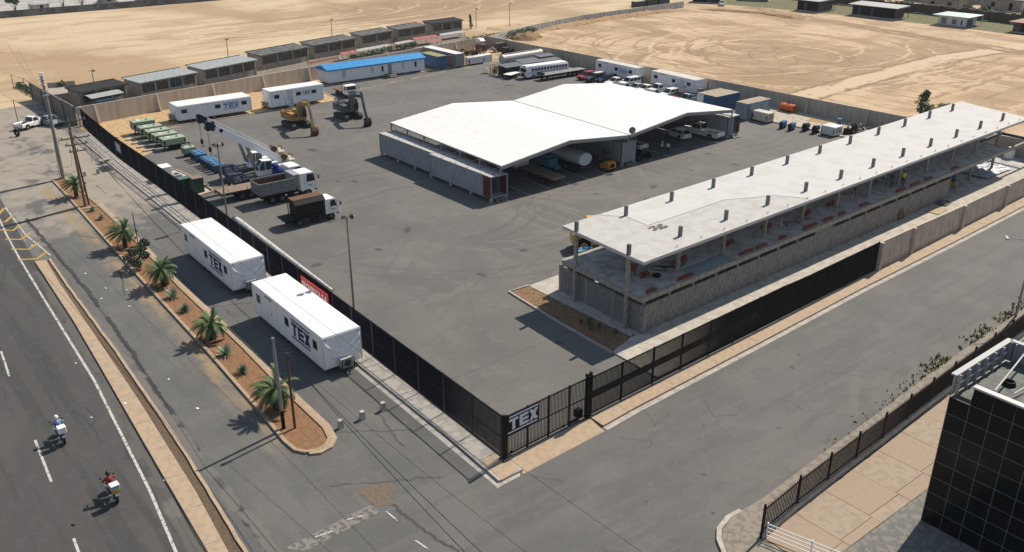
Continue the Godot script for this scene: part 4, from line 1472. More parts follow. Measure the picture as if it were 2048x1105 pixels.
func shell_building():
	plan_fix = false
	var first := get_child_count()
	rng.seed = 77
	var b0 := v3(52,0,-11)
	var t := thing("concrete_building","unfinished two storey concrete shell building with a flat white slab roof","building",b0)
	# roof slab
	begin(off(b0))
	slab([v2(17.85,-6.0),v2(52,-7.35),v2(87.2,-8.75),v2(89.6,-18.6),v2(52,-17.0),v2(18.1,-15.7)],6.05,6.3)
	var roof := done("roof",mats.slab_roof,t)
	# rough-cast later pour: the nearer half of the slab is greyer, its edge a raised cold joint
	begin(off(b0))
	slab([v2(17.86,-6.01),v2(40.3,-6.89),v2(39.6,-8.3),v2(38.6,-9.6),v2(34.0,-11.7),v2(29.0,-11.5),v2(23.8,-11.3),v2(23.9,-14.0),v2(22.3,-15.84),v2(18.11,-15.69)],6.3,6.304)
	done("pour_patch",mott("pour_grey",lin(.42,.413,.397),lin(.37,.36,.345),.4,.75,9.0,.9,.0,71,1.0,.8,true,lin(.46,.453,.437),.5),roof)
	begin(off(b0))
	var cj := [v2(22.3,-15.7),v2(23.9,-14.0),v2(23.75,-11.35),v2(29.0,-11.5),v2(34.0,-11.68),v2(38.6,-9.6),v2(39.6,-8.3),v2(40.3,-7.1)]
	var wj := []
	for i in 90:
		wj.append(along(cj,i/89.0)+v2(rng.randf() - .5,rng.randf() - .5)*.08)
	ribbon(wj,.07,6.29,6.318)
	done("cold_joint",mott("joint_grey",lin(.167,.16,.152),lin(.274,.266,.251),.4,.6,.7,.95,.0,72),roof)
	begin(off(b0))
	for k in 26:
		var p := v2(23.2+rng.randf()*1.6,-10.9+rng.randf()*.9)
		box(p.x,6.33,p.y,.1+rng.randf()*.25,.05,.08+rng.randf()*.15)
	done("rubble",mats.block_grey,roof,"stuff")
	# stub columns standing through the roof
	for k in 12:
		var x := 24.05+(k - 1)*5.955
		for r in 2:
			var z := (-14.0 if r == 0 else -7.78)+bl(x)
			if k == 0: x = 18.15 if r == 0 else 18.0
			begin(off(b0))
			box(x,6.72,z,.27,.9,.27,.015)
			done("column_stub",mat("stub_grey",lin(.129,.133,.144),.5,.2),roof)
			# column below, through the first floor
			begin(off(b0))
			box(x+.02,4.67,z,.28,2.76,.28,.015)
			done("column",mats.column,t)
			if k == 0 or k > 8 or r == 0:
				begin(off(b0))
				box(x+.02,1.6,z,.26,3.2,.26,.015)
				done("column",mats.column,t)
	for k in 22:   # starter bars at the roof edges
		var x := 22.0+k*3.0
		begin(off(b0))
		var z := -6.45+bl(x)
		for j in 3: cyl(v3(x+j*.09,6.28,z),v3(x+j*.09+.05,6.5,z+.04),.012,.012,4)
		done("starter_bar",mats.rust,roof)
	# first floor: slab with one bay left open to bare decking
	begin(off(b0))
	slab([v2(17.95,-6.0),v2(24.25,-6.25),v2(24.3,-8.2),v2(29.95,-8.42),v2(29.95,-6.46),v2(83,-8.6),v2(83.2,-16.6),v2(18.1,-15.7)],3.1,3.3)
	var fl := done("floor_slab",mats.slab_floor,t)
	begin(off(b0))
	ribbon([v2(17.95,-6.1),v2(52,-7.42),v2(98,-9.2)],.24,2.93,3.32)
	done("edge_beam",mats.column,t)
	begin(off(b0))
	ribbon([v2(18.02,-6.2),v2(18.2,-15.6)],.24,2.93,3.306)
	ribbon([v2(18.3,-15.6),v2(90,-18.4)],.24,2.93,3.306)
	done("edge_beam",mats.column,t)
	for p in [[[83.2,-8.7],[83.6,-16.8]],[[90.2,-9.0],[90.8,-18.4]],[[83,-12.6],[91,-12.9]]]:
		begin(off(b0))
		ribbon([v2(p[0][0],p[0][1]),v2(p[1][0],p[1][1])],.22,2.95,3.28)
		done("floor_beam",mats.dark_steel,t)
	# open deck bay: ribbed steel sheets on the beams
	for k in 9:
		begin(off(b0))
		var z := -6.62 - k*.2
		extr_deck(24.32,29.9,3.16,z,.19)
		done("deck_sheet",mott("deck_blue",lin(.228,.281,.304),lin(.167,.205,.228),.4,.7,1.5,.35,.5,73),t)
	# end wall of laid blocks (each block its own piece)
	var A := v2(18.45,-6.35)
	var B := v2(18.75,-16.35)
	var dn := (B - A).normalized()
	var yawd := rad_to_deg(atan2(-dn.y,dn.x))
	var kinds := []
	for k in 3:
		begin()
		box(0,0,0,.385,.185,.2,.012)
		kinds.append(spare([mats.block_grey,mats.block_grey_b,mats.block_grey][k]))
	begin(off(b0)*yawed(v3((A.x+B.x)*.5,1.2,(A.y+B.y)*.5),yawd))
	box(0,0,0,9.98,2.36,.15)
	var ew := done("end_wall",mats.mortar,t)
	for r in 12:
		for k in 25:
			var d := .2+k*.4+(.2 if r % 2 else .0)
			if d > 9.85 or kinds.size() == 0: continue
			if r == 11 and k > 21: continue
			var p := A+dn*d
			part(kinds[(r*7+k*3+(r*k) % 5) % 3],"block",ew,off(b0)*yawed(v3(p.x - .004+(rng.randf() - .5)*.018,.1+r*.197,p.y),yawd))
	for z in [-6.2,-9.7,-13.0,-16.45]:
		begin(off(b0))
		box(18.46+(-6.2 - z)*.03,1.22,z,.3,2.44,.32,.02)
		done("wall_pier",mott("plaster",lin(.256,.247,.232),lin(.190,.185,.176),.4,.7,2.0,.95,.0,74),t)
	# long wall: bays of rough blockwork between piers, with slot openings above
	var x0 := 18.6
	var n := 17
	for i in n:
		var xa := x0+i*2.97
		var xb := xa+2.97
		var za := -6.42+bl(xa)
		var zb := -6.42+bl(xb)
		begin(off(b0))
		bar(v3(xa,1.15,za),v3(xb,1.15,zb),.13,2.3)
		var bay := done("wall_bay",mats.mortar,t)
		begin(off(b0))
		for r in 11:
			for k in 7:
				var f := (k+(.5 if r % 2 else .0)+.5)/7.5
				if f > .985: continue
				var px := lerpf(xa,xb,f)
				box(px,.2+r*.2,lerpf(za,zb,f)+.075+rng.randf()*.012,.375+rng.randf()*.02,.18+rng.randf()*.015,.02)
		done("block_courses",mott("block_plastered",lin(.266,.254,.232),lin(.186,.175,.157),.38,.7,2.2,.95,.0,75,3.0,1.0,true,lin(.339,.322,.288),.5),bay,"stuff")
		begin(off(b0))
		box(xa,1.45,za,.2,2.96,.24,.01)
		done("wall_pier",mats.plaster,t)
		begin(off(b0))
		bar(v3(xa+.1,2.32,za),v3(xb - .1,2.32,zb),.2,.05)
		done("slot_sill",mats.plaster,t)
		if i == 8:
			begin(off(b0))
			bar(v3(xa+.1,2.64,za),v3(xb - .2,2.64,zb),.15,.55)
			done("slot_infill",mats.plaster,t)
	begin(off(b0))
	bar(v3(x0+n*2.97,1.2,-6.42+bl(69)),v3(x0+n*2.97+.2,1.2,-6.42+bl(69)),.2,2.42)
	done("wall_pier",mats.plaster,t)
	# back wall of the ground floor
	begin(off(b0))
	ribbon([v2(18.9,-16.3),v2(68,-18.0)],.16,.0,2.95)
	done("back_wall",mats.block_grey,t)
	begin(off(b0))
	ribbon([v2(69.6,-8.6),v2(69.9,-18.0)],.16,.0,2.9)
	done("cross_wall",mats.block_grey,t)

	# loose things on the first floor
	var bs := []
	for k in 2:
		begin()
		box(0,0,0,.39,.15,.15,.01)
		bs.append(spare(mats.brick_red))
	var rows := [[19.0,3,"at the near corner"],[22.7,5,"left of the bare steel deck"],[30.8,5,"right of the bare steel deck"],[33.2,4,"third along the floor edge"],[36.6,3,"fourth along the floor edge"],[40.4,6,"fifth along the floor edge"],[43.8,4,"sixth along the floor edge"],[46.4,3,"in the middle of the floor edge"],[50.2,4,"left of the scaffold"],[57.2,5,"beside the worker"],[60.2,5,"just right of the worker"],[63.3,4,"near the far end of the floor edge"],[69.3,4,"last along the floor edge"]]
	for r in rows:
		var bt := thing("brick_stack","red clay brick row on first floor edge " + r[2],"bricks",v3(r[0],3.32,-6.42+bl(r[0])),2.2,"red brick rows along the floor edge")
		for k in r[1]:
			for j in 2:
				if j == 1 and k == r[1] - 1: continue
				part(bs[k % 2],"brick",bt,yawed(v3(k*.41+(.06 if j else .0),.076+j*.152,.02*(k % 2)),rng.randf()*4 - 2))
	var piles := [[20.8,-8.8,"scattered by the near end of the floor",7],[25.0,-9.1,"stacked behind the bare steel deck",12],[31.6,-9.0,"piled behind the second column",10],[37.4,-9.6,"heaped behind the fourth column",10],[43.2,-9.4,"heaped deep in the middle bay",12],[47.8,-9.7,"lying along the floor behind fifth bay",11],[53.0,-10.3,"stacked left of the scaffold frame",9],[73.0,-13.0,"stacked at the far end of the floor",12]]
	for r in piles:
		var bt := thing("brick_pile","red bricks " + r[2],"bricks",v3(r[0],3.3,r[1]),rng.randf()*30,"brick piles on the first floor")
		for k in r[3]:
			var lay: int = k % 3
			part(bs[k % 2],"brick",bt,yawed(v3((k/3)*.42+(rng.randf() - .5)*.1,.08+lay*.152,(rng.randf() - .5)*.18),rng.randf()*16 - 8))
	for s in [[55.9,-8.6,"left frame of the scaffold"],[58.0,-9.2,"right frame of scaffold"]]:
		pass
	# scaffold tower
	var sc := thing("scaffold_tower","small steel scaffold tower on the first floor by the worker","scaffold",v3(58.2,3.3,-10.0),4)
	for sx in [-.85,.85]:
		for sz in [-.6,.6]:
			begin()
			cyl(v3(sx,0,sz),v3(sx,2.2,sz),.035,.035,6)
			done("leg",mats.dark_steel,sc)
		begin()
		for y in [.5,1.0,1.5,2.1]: cyl(v3(sx,y,-.6),v3(sx,y,.6),.025,.025,5)
		done("ladder_frame",mats.dark_steel,sc)
	begin()
	cyl(v3(-.85,.3,.6),v3(.85,1.9,.6),.02,.02,5); cyl(v3(.85,.3,.6),v3(-.85,1.9,.6),.02,.02,5)
	cyl(v3(-.85,.3,-.6),v3(.85,1.9,-.6),.02,.02,5)
	done("brace",mats.dark_steel,sc)
	begin()
	box(0,1.55,0,1.8,.05,1.1)
	done("platform",mats.timber,sc)
	# props and cables on the floor
	var k2 := 0
	for p in [[22.8,-12.2,"near the floor's open corner"],[28.4,-12.5,"in the second bay"],[34.6,-12.8,"in the third bay"],[39.5,-9.2,"in the fifth bay"],[51.4,-9.4,"before the scaffold"],[62.2,-10.6,"right of the worker"],[70.4,-11.2,"at the far end"]]:
		var pt := thing("floor_prop","thin white pipe upright on the first floor " + p[2],"pipe",v3(p[0],3.3,p[1]),0,"upright pipes on the first floor")
		begin()
		cyl(v3(0,0,0),v3(.03,.95,.0),.03,.03,6)
		done("pipe",mats.white,pt)
		begin()
		cyl(v3(0,0,0),v3(0,.03,0),.1,.1,8)
		done("flange",mats.galv,pt)
		k2 += 1
	for p in [[20.4,-7.4,"near the corner"],[18.9,-10.3,"at the end"],[23.6,-7.0,"by the brick row"],[26.3,-8.6,"behind the deck"],[27.2,-8.8,"behind the deck right"],[33.0,-7.4,"third bay edge"],[38.4,-7.7,"fifth bay edge"],[43.0,-7.9,"mid edge"]]:
		pass
	var cb := thing("cable_coil","black cable strewn in loops over the first floor slab","cable",v3(23,3.32,-9.2))
	begin()
	var path := []
	for i in 90:
		var a := i*.24
		path.append(v3(cos(a)*(.5+i*.012)+i*.03,.02,sin(a*1.2)*.7))
	tube(path,.025,5)
	done("cable",mats.black,cb)
	cb = thing("cable_coil","black cable looping beside the fourth brick row","cable",v3(39.5,3.32,-9.0))
	begin()
	path = []
	for i in 70:
		var a := i*.2
		path.append(v3(i*.05+cos(a)*.25,.02,sin(a)*(.3+i*.006)))
	tube(path,.025,5)
	done("cable",mats.black,cb)
	var ty := thing("tyre","black tyre lying on the first floor near brick pile","tyre",v3(21.9,3.3,-8.3))
	begin()
	torus(v3(0,.1,0),UP,.28,.1)
	done("tyre",mats.rubber,ty)
	var wb := thing("wheelbarrow","rusty wheelbarrow near the near corner of the first floor","wheelbarrow",v3(20.8,3.3,-9.9),30)
	begin()
	loft([[v3(-.3,.35,-.2),v3(.3,.35,-.2),v3(.3,.35,.2),v3(-.3,.35,.2)].duplicate(),[v3(-.5,.65,-.35),v3(.5,.65,-.35),v3(.5,.65,.35),v3(-.5,.65,.35)]])
	done("tray",mott("barrow_red",lin(.274,.076,.038),lin(.19,.053,.03),.4,.7,.6,.7,.0,76),wb)
	begin()
	cyl(v3(.55,.2,-.04),v3(.55,.2,.04),.2,.2,12)
	done("wheel",mats.rubber,wb)
	begin()
	for s in [-.25,.25]:
		bar(v3(.55,.2,s*.3),v3(-1.0,.55,s*1.2),.04,.04); bar(v3(-.35,.35,s),v3(-.4,.0,s),.04,.04)
	done("handle_frame",mats.dark_steel,wb)
	# under and around the far end
	var tp := thing("tarpaulin","crumpled blue and white plastic sheeting under the far end of roof","tarpaulin",v3(82.6,.09,-10.6))
	begin()
	var q := FastNoiseLite.new()
	q.seed = 3; q.frequency = .9
	for i in 20:
		for j in 10:
			var f := func(ii: int,jj: int) -> Vector3:
				var x := -3.0+ii*.32
				var z := -1.7+jj*.34
				return v3(x+q.get_noise_2d(ii*3.0,jj*2.0)*.3,.18+.28*(q.get_noise_2d(x,z)+.4)*(1.0 if ii > 0 and ii < 20 and jj > 0 and jj < 10 else .0),z)
			quad(f.call(i,j),f.call(i,j+1),f.call(i+1,j+1),f.call(i+1,j))
	done("sheet",mott("tarp",lin(.076,.122,.213),lin(.452,.478,.521),.45,.55,1.6,.4,.0,77),tp)
	var ci := thing("water_cistern","white round cistern with narrow neck beyond the building's far end","tank",v3(91.0,0,-11.6))
	begin()
	cyl(v3(0,.1,0),v3(0,1.15,0),.62,.62,18); cyl(v3(0,1.15,0),v3(0,1.4,0),.62,.25,18,false); cyl(v3(0,1.4,0),v3(0,1.52,0),.25,.25,14)
	done("barrel",mats.white,ci)
	begin()
	cyl(v3(0,0,0),v3(0,.1,0),.65,.65,18)
	done("base",mats.concrete,ci)
	var mx := thing("mixer_machine","yellow and blue machine in the dark opening under the floor","machine",v3(73.4,.09,-9.9),20)
	begin()
	box(0,.5,0,.9,.5,.7,.04)
	done("engine_box",mat("machine_yellow",lin(.38,.251,.03),.5),mx)
	begin()
	cyl(v3(.1,.9,0),v3(.5,1.3,0),.3,.2,12)
	done("drum",mat("machine_blue",lin(.023,.122,.228),.5),mx)
	for s in [-.3,.3]:
		begin()
		cyl(v3(-.3,.22,s - .04),v3(-.3,.22,s+.04),.22,.22,12)
		done("wheel",mats.rubber,mx)
	begin()
	bar(v3(.4,.3,.2),v3(.4,0,.2),.05,.05); bar(v3(.4,.3,-.2),v3(.4,0,-.2),.05,.05)
	done("leg",mats.dark_steel,mx)
	# things on the apron
	var pl := thing("pallet","wooden pallet leaning on the long grey block wall","pallet",v3(58.7,.1,-7.72),2.2)
	for k in 6:
		begin(Transform3D(Basis(Vector3.RIGHT,-.18),v3(0,0,0)))
		box(0,.1+k*.2,.06,1.1,.11,.025)
		done("slat",mats.timber,pl)
	for k in 3:
		begin(Transform3D(Basis(Vector3.RIGHT,-.18),v3(0,0,0)))
		box(-.5+k*.5,.6,.0,.09,1.2,.09)
		done("bearer",mats.timber,pl)
	pl = thing("plywood_sheet","pale plywood sheet lying flat on the concrete apron","board",v3(64.3,.11,-6.9),8)
	begin()
	box(0,.03,0,2.4,.05,1.6)
	done("board",mott("ply",lin(.407,.313,.203),lin(.334,.243,.152),.4,.7,1.2,.85,.0,78,4.0),pl)
	pl = thing("mortar_tray","dark grey mixing board with mortar beside the plywood","board",v3(67.2,.11,-7.6),10)
	begin()
	box(0,.05,0,1.9,.1,1.2)
	done("board",mat("mortar_dark",lin(.076,.076,.072),.9),pl)
	begin()
	box(-.3,.14,.1,.8,.1,.5,.04); box(.35,.15,-.2,.5,.12,.4,.04)
	done("mortar_heap",mats.block_grey,pl)
	fit_building(first)

func fit_building(first: int):   # bring the whole block and what stands in it onto the final plan
	var S := Transform3D(Basis(UP,-.00747).scaled(Vector3(1.0105,1.033,1.0105)),v3(.356,0,-.193))
	for i in range(first,get_child_count()):
		var c: Node = get_child(i)
		if c is Node3D: c.transform = S*c.transform

func torus(c: Vector3,ax: Vector3,R: float,r: float,seg := 18,sides := 8):
	var up := UP if absf(ax.y) < .9 else Vector3.RIGHT
	var u := ax.cross(up).normalized()
	var w := ax.cross(u).normalized()
	for i in seg:
		for j in sides:
			var f := func(ii: int,jj: int) -> Array:
				var a := TAU*ii/seg
				var b := TAU*jj/sides
				var d := u*cos(a)+w*sin(a)
				var n := d*cos(b)+ax*sin(b)
				return [c+d*R+n*r,n]
			var p: Array = f.call(i,j)
			var q: Array = f.call(i+1,j)
			var s: Array = f.call(i+1,j+1)
			var t: Array = f.call(i,j+1)
			trin(p[0],q[0],s[0],p[1],q[1],s[1]); trin(p[0],s[0],t[0],p[1],s[1],t[1])

func extr_deck(xa: float,xb: float,y: float,z: float,w: float):
	var prof := [v2(0,0),v2(.06,.05),v2(w*.55,.05),v2(w*.7,0),v2(w,0)]
	for j in 4:
		var a: Vector2 = prof[j]
		var b: Vector2 = prof[j+1]
		quad(v3(xa,y+a.y,z - a.x),v3(xb,y+a.y,z - a.x),v3(xb,y+b.y,z - b.x),v3(xa,y+b.y,z - b.x))

const SIDE := Basis(Vector3(0,0,1),Vector3(0,1,0),Vector3(-1,0,0))   # profile x -> forward (+z), extruded across the vehicle

func wheel(t: Node3D,x: float,z: float,r: float,w: float,rimm: Material = null,y := -1.0):
	if y < 0: y = r
	begin(Transform3D(Basis.IDENTITY,v3(x,y,z)))
	var h := w*.5
	cyl(v3(-h,0,0),v3(-h+.04,0,0),r*.9,r,16,true)
	cyl(v3(-h+.04,0,0),v3(h - .04,0,0),r,r,16,false)
	cyl(v3(h - .04,0,0),v3(h,0,0),r,r*.9,16,true)
	var o := done("wheel",mats.rubber,t)
	begin(Transform3D(Basis.IDENTITY,v3(x,y,z)))
	var s := signf(x) if absf(x) > .05 else 1.0
	cyl(v3(s*(h - .03),0,0),v3(s*(h+.012),0,0),r*.58,r*.5,12)
	done("rim",mats.galv if rimm == null else rimm,o)

# caravan-like office trailer: length along z, windows and door on the -x side, hitch end at +z (or -z)
func trailer(called: String,label: String,at: Vector3,yaw: float,L: float,W: float,y0: float,y1: float,logom: Material,style := 0,hitch := 1.0):
	var t := thing(called,label,"trailer",at,yaw,"white office trailers")
	var H := y1 - y0
	begin()
	box(0,y0+H*.5,0,W,H,L,.06)
	var body := done("body",mats.trailer,t)
	begin()
	box(0,y1+.015,0,W - .06,.05,L - .06,.02)
	done("roof",mott("roof_dirty",lin(.521,.504,.469),lin(.365,.274,.198),.55,.75,3.0,.7,.0,81) if style == 3 or style == 4 else mats.roof_white,t)
	begin()   # corner trims and the joints of the side skin
	for k in 9: box(-W*.5 - .004,y0+H*.5,-L*.5+.3+k*(L - .6)/8.0,.012,H - .1,.03)
	box(-W*.5 - .006,y0+.08,0,.016,.1,L - .1)
	for s in [-1.0,1.0]: box(s*(W*.5 - .02),y0+H*.5,hitch*(L*.5 - .01),.06,H,.05)
	done("trim",mat("trim_grey",lin(.566,.575,.584),.4),t)
	# door
	var zd := -L*.5+L*.27
	if style == 1 or style == 2: zd = -L*.5+L*.36
	begin()
	box(-W*.5 - .01,y0+H*.46,zd,.03,H*.86,.95,.01)
	var door := done("door",mats.trailer if style != 2 else mat("door_pale",lin(.502,.548,.584),.5),t)
	begin()
	box(-W*.5 - .04,y0+H*.45,zd+.38,.04,.16,.05)
	done("handle",mats.dark_steel,door)
	begin()
	bar(v3(-W*.5 - .06,y0+H*.93,zd - .6),v3(-W*.5 - .06,y0+H*.93,zd+.6),.1,.05)
	done("drip_rail",mats.galv,t)
	# windows
	var ws := [.10,.52,.90]
	if style == 1: ws = [.085,.53,.89]
	if style == 2: ws = [.12,.52,.81]
	if style == 3 or style == 4: ws = [.12,.53,.87]
	for f in ws:
		begin()
		var ww := .66 if style == 0 else .86
		var wh := .72 if style == 0 else .56
		box(-W*.5 - .012,y0+H*.62,-L*.5+L*f,.03,wh,ww,.012)
		var wn := done("window",mats.black,t)
		begin()
		box(-W*.5 - .022,y0+H*.62,-L*.5+L*f,.02,wh - .1,ww - .1)
		box(-W*.5 - .03,y0+H*.60,-L*.5+L*f,.015,.03,.5)
		done("pane",mats.glass,wn)
	# lettering
	var face := Basis(Vector3(0,0,1),Vector3(0,1,0),Vector3(-1,0,0))
	if style == 0 or style == 1 or style == 2:
		var zc := -L*.5+L*(.71 if style == 0 else .71)
		if style == 2: zc = -L*.5+L*.665
		begin(Transform3D(face,v3(-W*.5 - .012,y0+H*(.56 if style != 2 else .62),zc)))
		if style == 0: logo(L*.25,H*.62,.012)
		elif style == 1: logo(2.5,H*.48,.012)
		else: logo(1.35,.55,.012)
		done("lettering",logom,t)
	elif style == 4:
		begin(Transform3D(face,v3(-W*.5 - .012,y0+H*.55,-L*.5+L*.70)))
		var d := .012
		for s in [-1.0,1.0]:
			for e in [-1.0,1.0]: box(s*.32+e*.16,0,0,.06,1.25,d)
			box(s*.32,.6,0,.32,.06,d); box(s*.32,-.6,0,.32,.06,d)
			bar(v3(s*.5,.2,0),v3(s*1.25,.55,0),.02,.06); bar(v3(s*.5,-.2,0),v3(s*1.25,-.55,0),.02,.06)
			ball(v3(s*1.05,-.42,0),v3(.2,.15,.01))
		box(0,.16,0,.3,.06,d); box(0,-.16,0,.3,.06,d)
		done("emblem",mat("emblem_blue",lin(.122,.182,.258),.6),t)
	else:
		begin(Transform3D(face,v3(-W*.5 - .010,y0+H*.55,-L*.5+L*.70)))
		box(0,0,0,2.3,.85,.008)
		var pb := done("faded_panel",mat("panel_blue",lin(.374,.463,.552),.6),t)
		begin(Transform3D(face,v3(-W*.5 - .017,y0+H*.55,-L*.5+L*.70)))
		for k in 9: box(-.9+k*.22,.02,0,.14,.16 if k % 2 else .22,.008)
		done("faded_lettering",mat("panel_blue_dark",lin(.198,.274,.365),.6),pb)
	# front cap with its moulded swags, marker lights
	var zf := hitch*(L*.5+.004)
	begin()   # front skin, drawn into hanging folds
	var gx := 28
	var gy := 20
	var fh := func(i: int,j: int) -> Vector3:
		var u := i/float(gx)*2.0 - 1.0
		var v := j/float(gy)
		var a1 := .88 - (1.0 - u*u)*.40
		var a2 := .62 - (1.0 - u*u)*.36
		var e := minf(1.0,minf(1.0 - absf(u),minf(v,1.0 - v))*9.0)
		var d := .17*exp(-pow((v - a1)/.05,2.0))+.10*exp(-pow((v - a2)/.045,2.0))+.05*sin(u*9.0+v*5.0)*(1.0 - v)+.08*(1.0 if v < a1 else .0)*(a1 - v)
		return v3(u*(W*.5 - .06),y0+.05+v*(H - .12),zf+hitch*(.01+d*e))
	for i in gx:
		for j in gy:
			if hitch > 0: quad(fh.call(i,j),fh.call(i+1,j),fh.call(i+1,j+1),fh.call(i,j+1))
			else: quad(fh.call(i+1,j),fh.call(i,j),fh.call(i,j+1),fh.call(i+1,j+1))
	done("front_skin",mats.trailer,t)
	for s in [-1.0,1.0]:
		begin()
		cyl(v3(s*W*.42,y1 - .16,zf - hitch*.02),v3(s*W*.42,y1 - .16,zf+hitch*.03),.07,.06,10)
		done("marker_light",mats.marker_red,t)
	# drawbar, gas/air unit
	begin()
	for s in [-.55,.55]: bar(v3(s,y0 - .12,hitch*(L*.5 - .4)),v3(0,y0 - .14,hitch*(L*.5+.95)),.08,.14)
	bar(v3(-.45,y0 - .06,hitch*(L*.5+.1)),v3(.45,y0 - .06,hitch*(L*.5+.1)),.08,.08)
	cyl(v3(0,0,hitch*(L*.5+.8)),v3(0,y0+.15,hitch*(L*.5+.8)),.04)
	done("drawbar",mats.dark_steel,t)
	begin()
	box(0,y0+.38,hitch*(L*.5+.42),.95,.7,.42,.03)
	var ac := done("air_unit",mat("unit_grey",lin(.319,.327,.327),.5),t)
	begin()
	cyl(v3(0,y0+.4,hitch*(L*.5+.6)),v3(0,y0+.4,hitch*(L*.5+.645)),.27,.27,16)
	for k in 5: box(0,y0+.16+k*.12,hitch*(L*.5+.64),.8,.015,.03)
	done("fan_grille",mats.dark_steel,ac)
	begin()
	for s in [-.5,.5]:
		bar(v3(s,y0 - .1,hitch*(L*.5+.72)),v3(s,y0+.8,hitch*(L*.5+.72)),.05,.05)
	bar(v3(-.5,y0+.8,hitch*(L*.5+.72)),v3(.5,y0+.8,hitch*(L*.5+.72)),.05,.05)
	done("unit_guard",mats.black,t)
	# chassis and wheels
	begin()
	for s in [-.7,.7]: box(s,y0 - .08,0,.12,.2,L - .4)
	for k in 7: box(0,y0 - .06,-L*.42+k*L*.14,W - .3,.1,.08)
	done("chassis",mats.dark_steel,t)
	for z in [-L*.12,-L*.03]:
		for s in [-1.0,1.0]: wheel(t,s*(W*.5 - .25),z - .0,.36,.24)
	for z in [-L*.45,L*.38]:
		for s in [-1.0,1.0]:
			begin()
			cyl(v3(s*(W*.5 - .3),0,z),v3(s*(W*.5 - .3),y0,z),.05,.05,8)
			cyl(v3(s*(W*.5 - .3),0,z),v3(s*(W*.5 - .3),.03,z),.13,.13,8)
			done("jack_leg",mats.dark_steel,t)
	return t

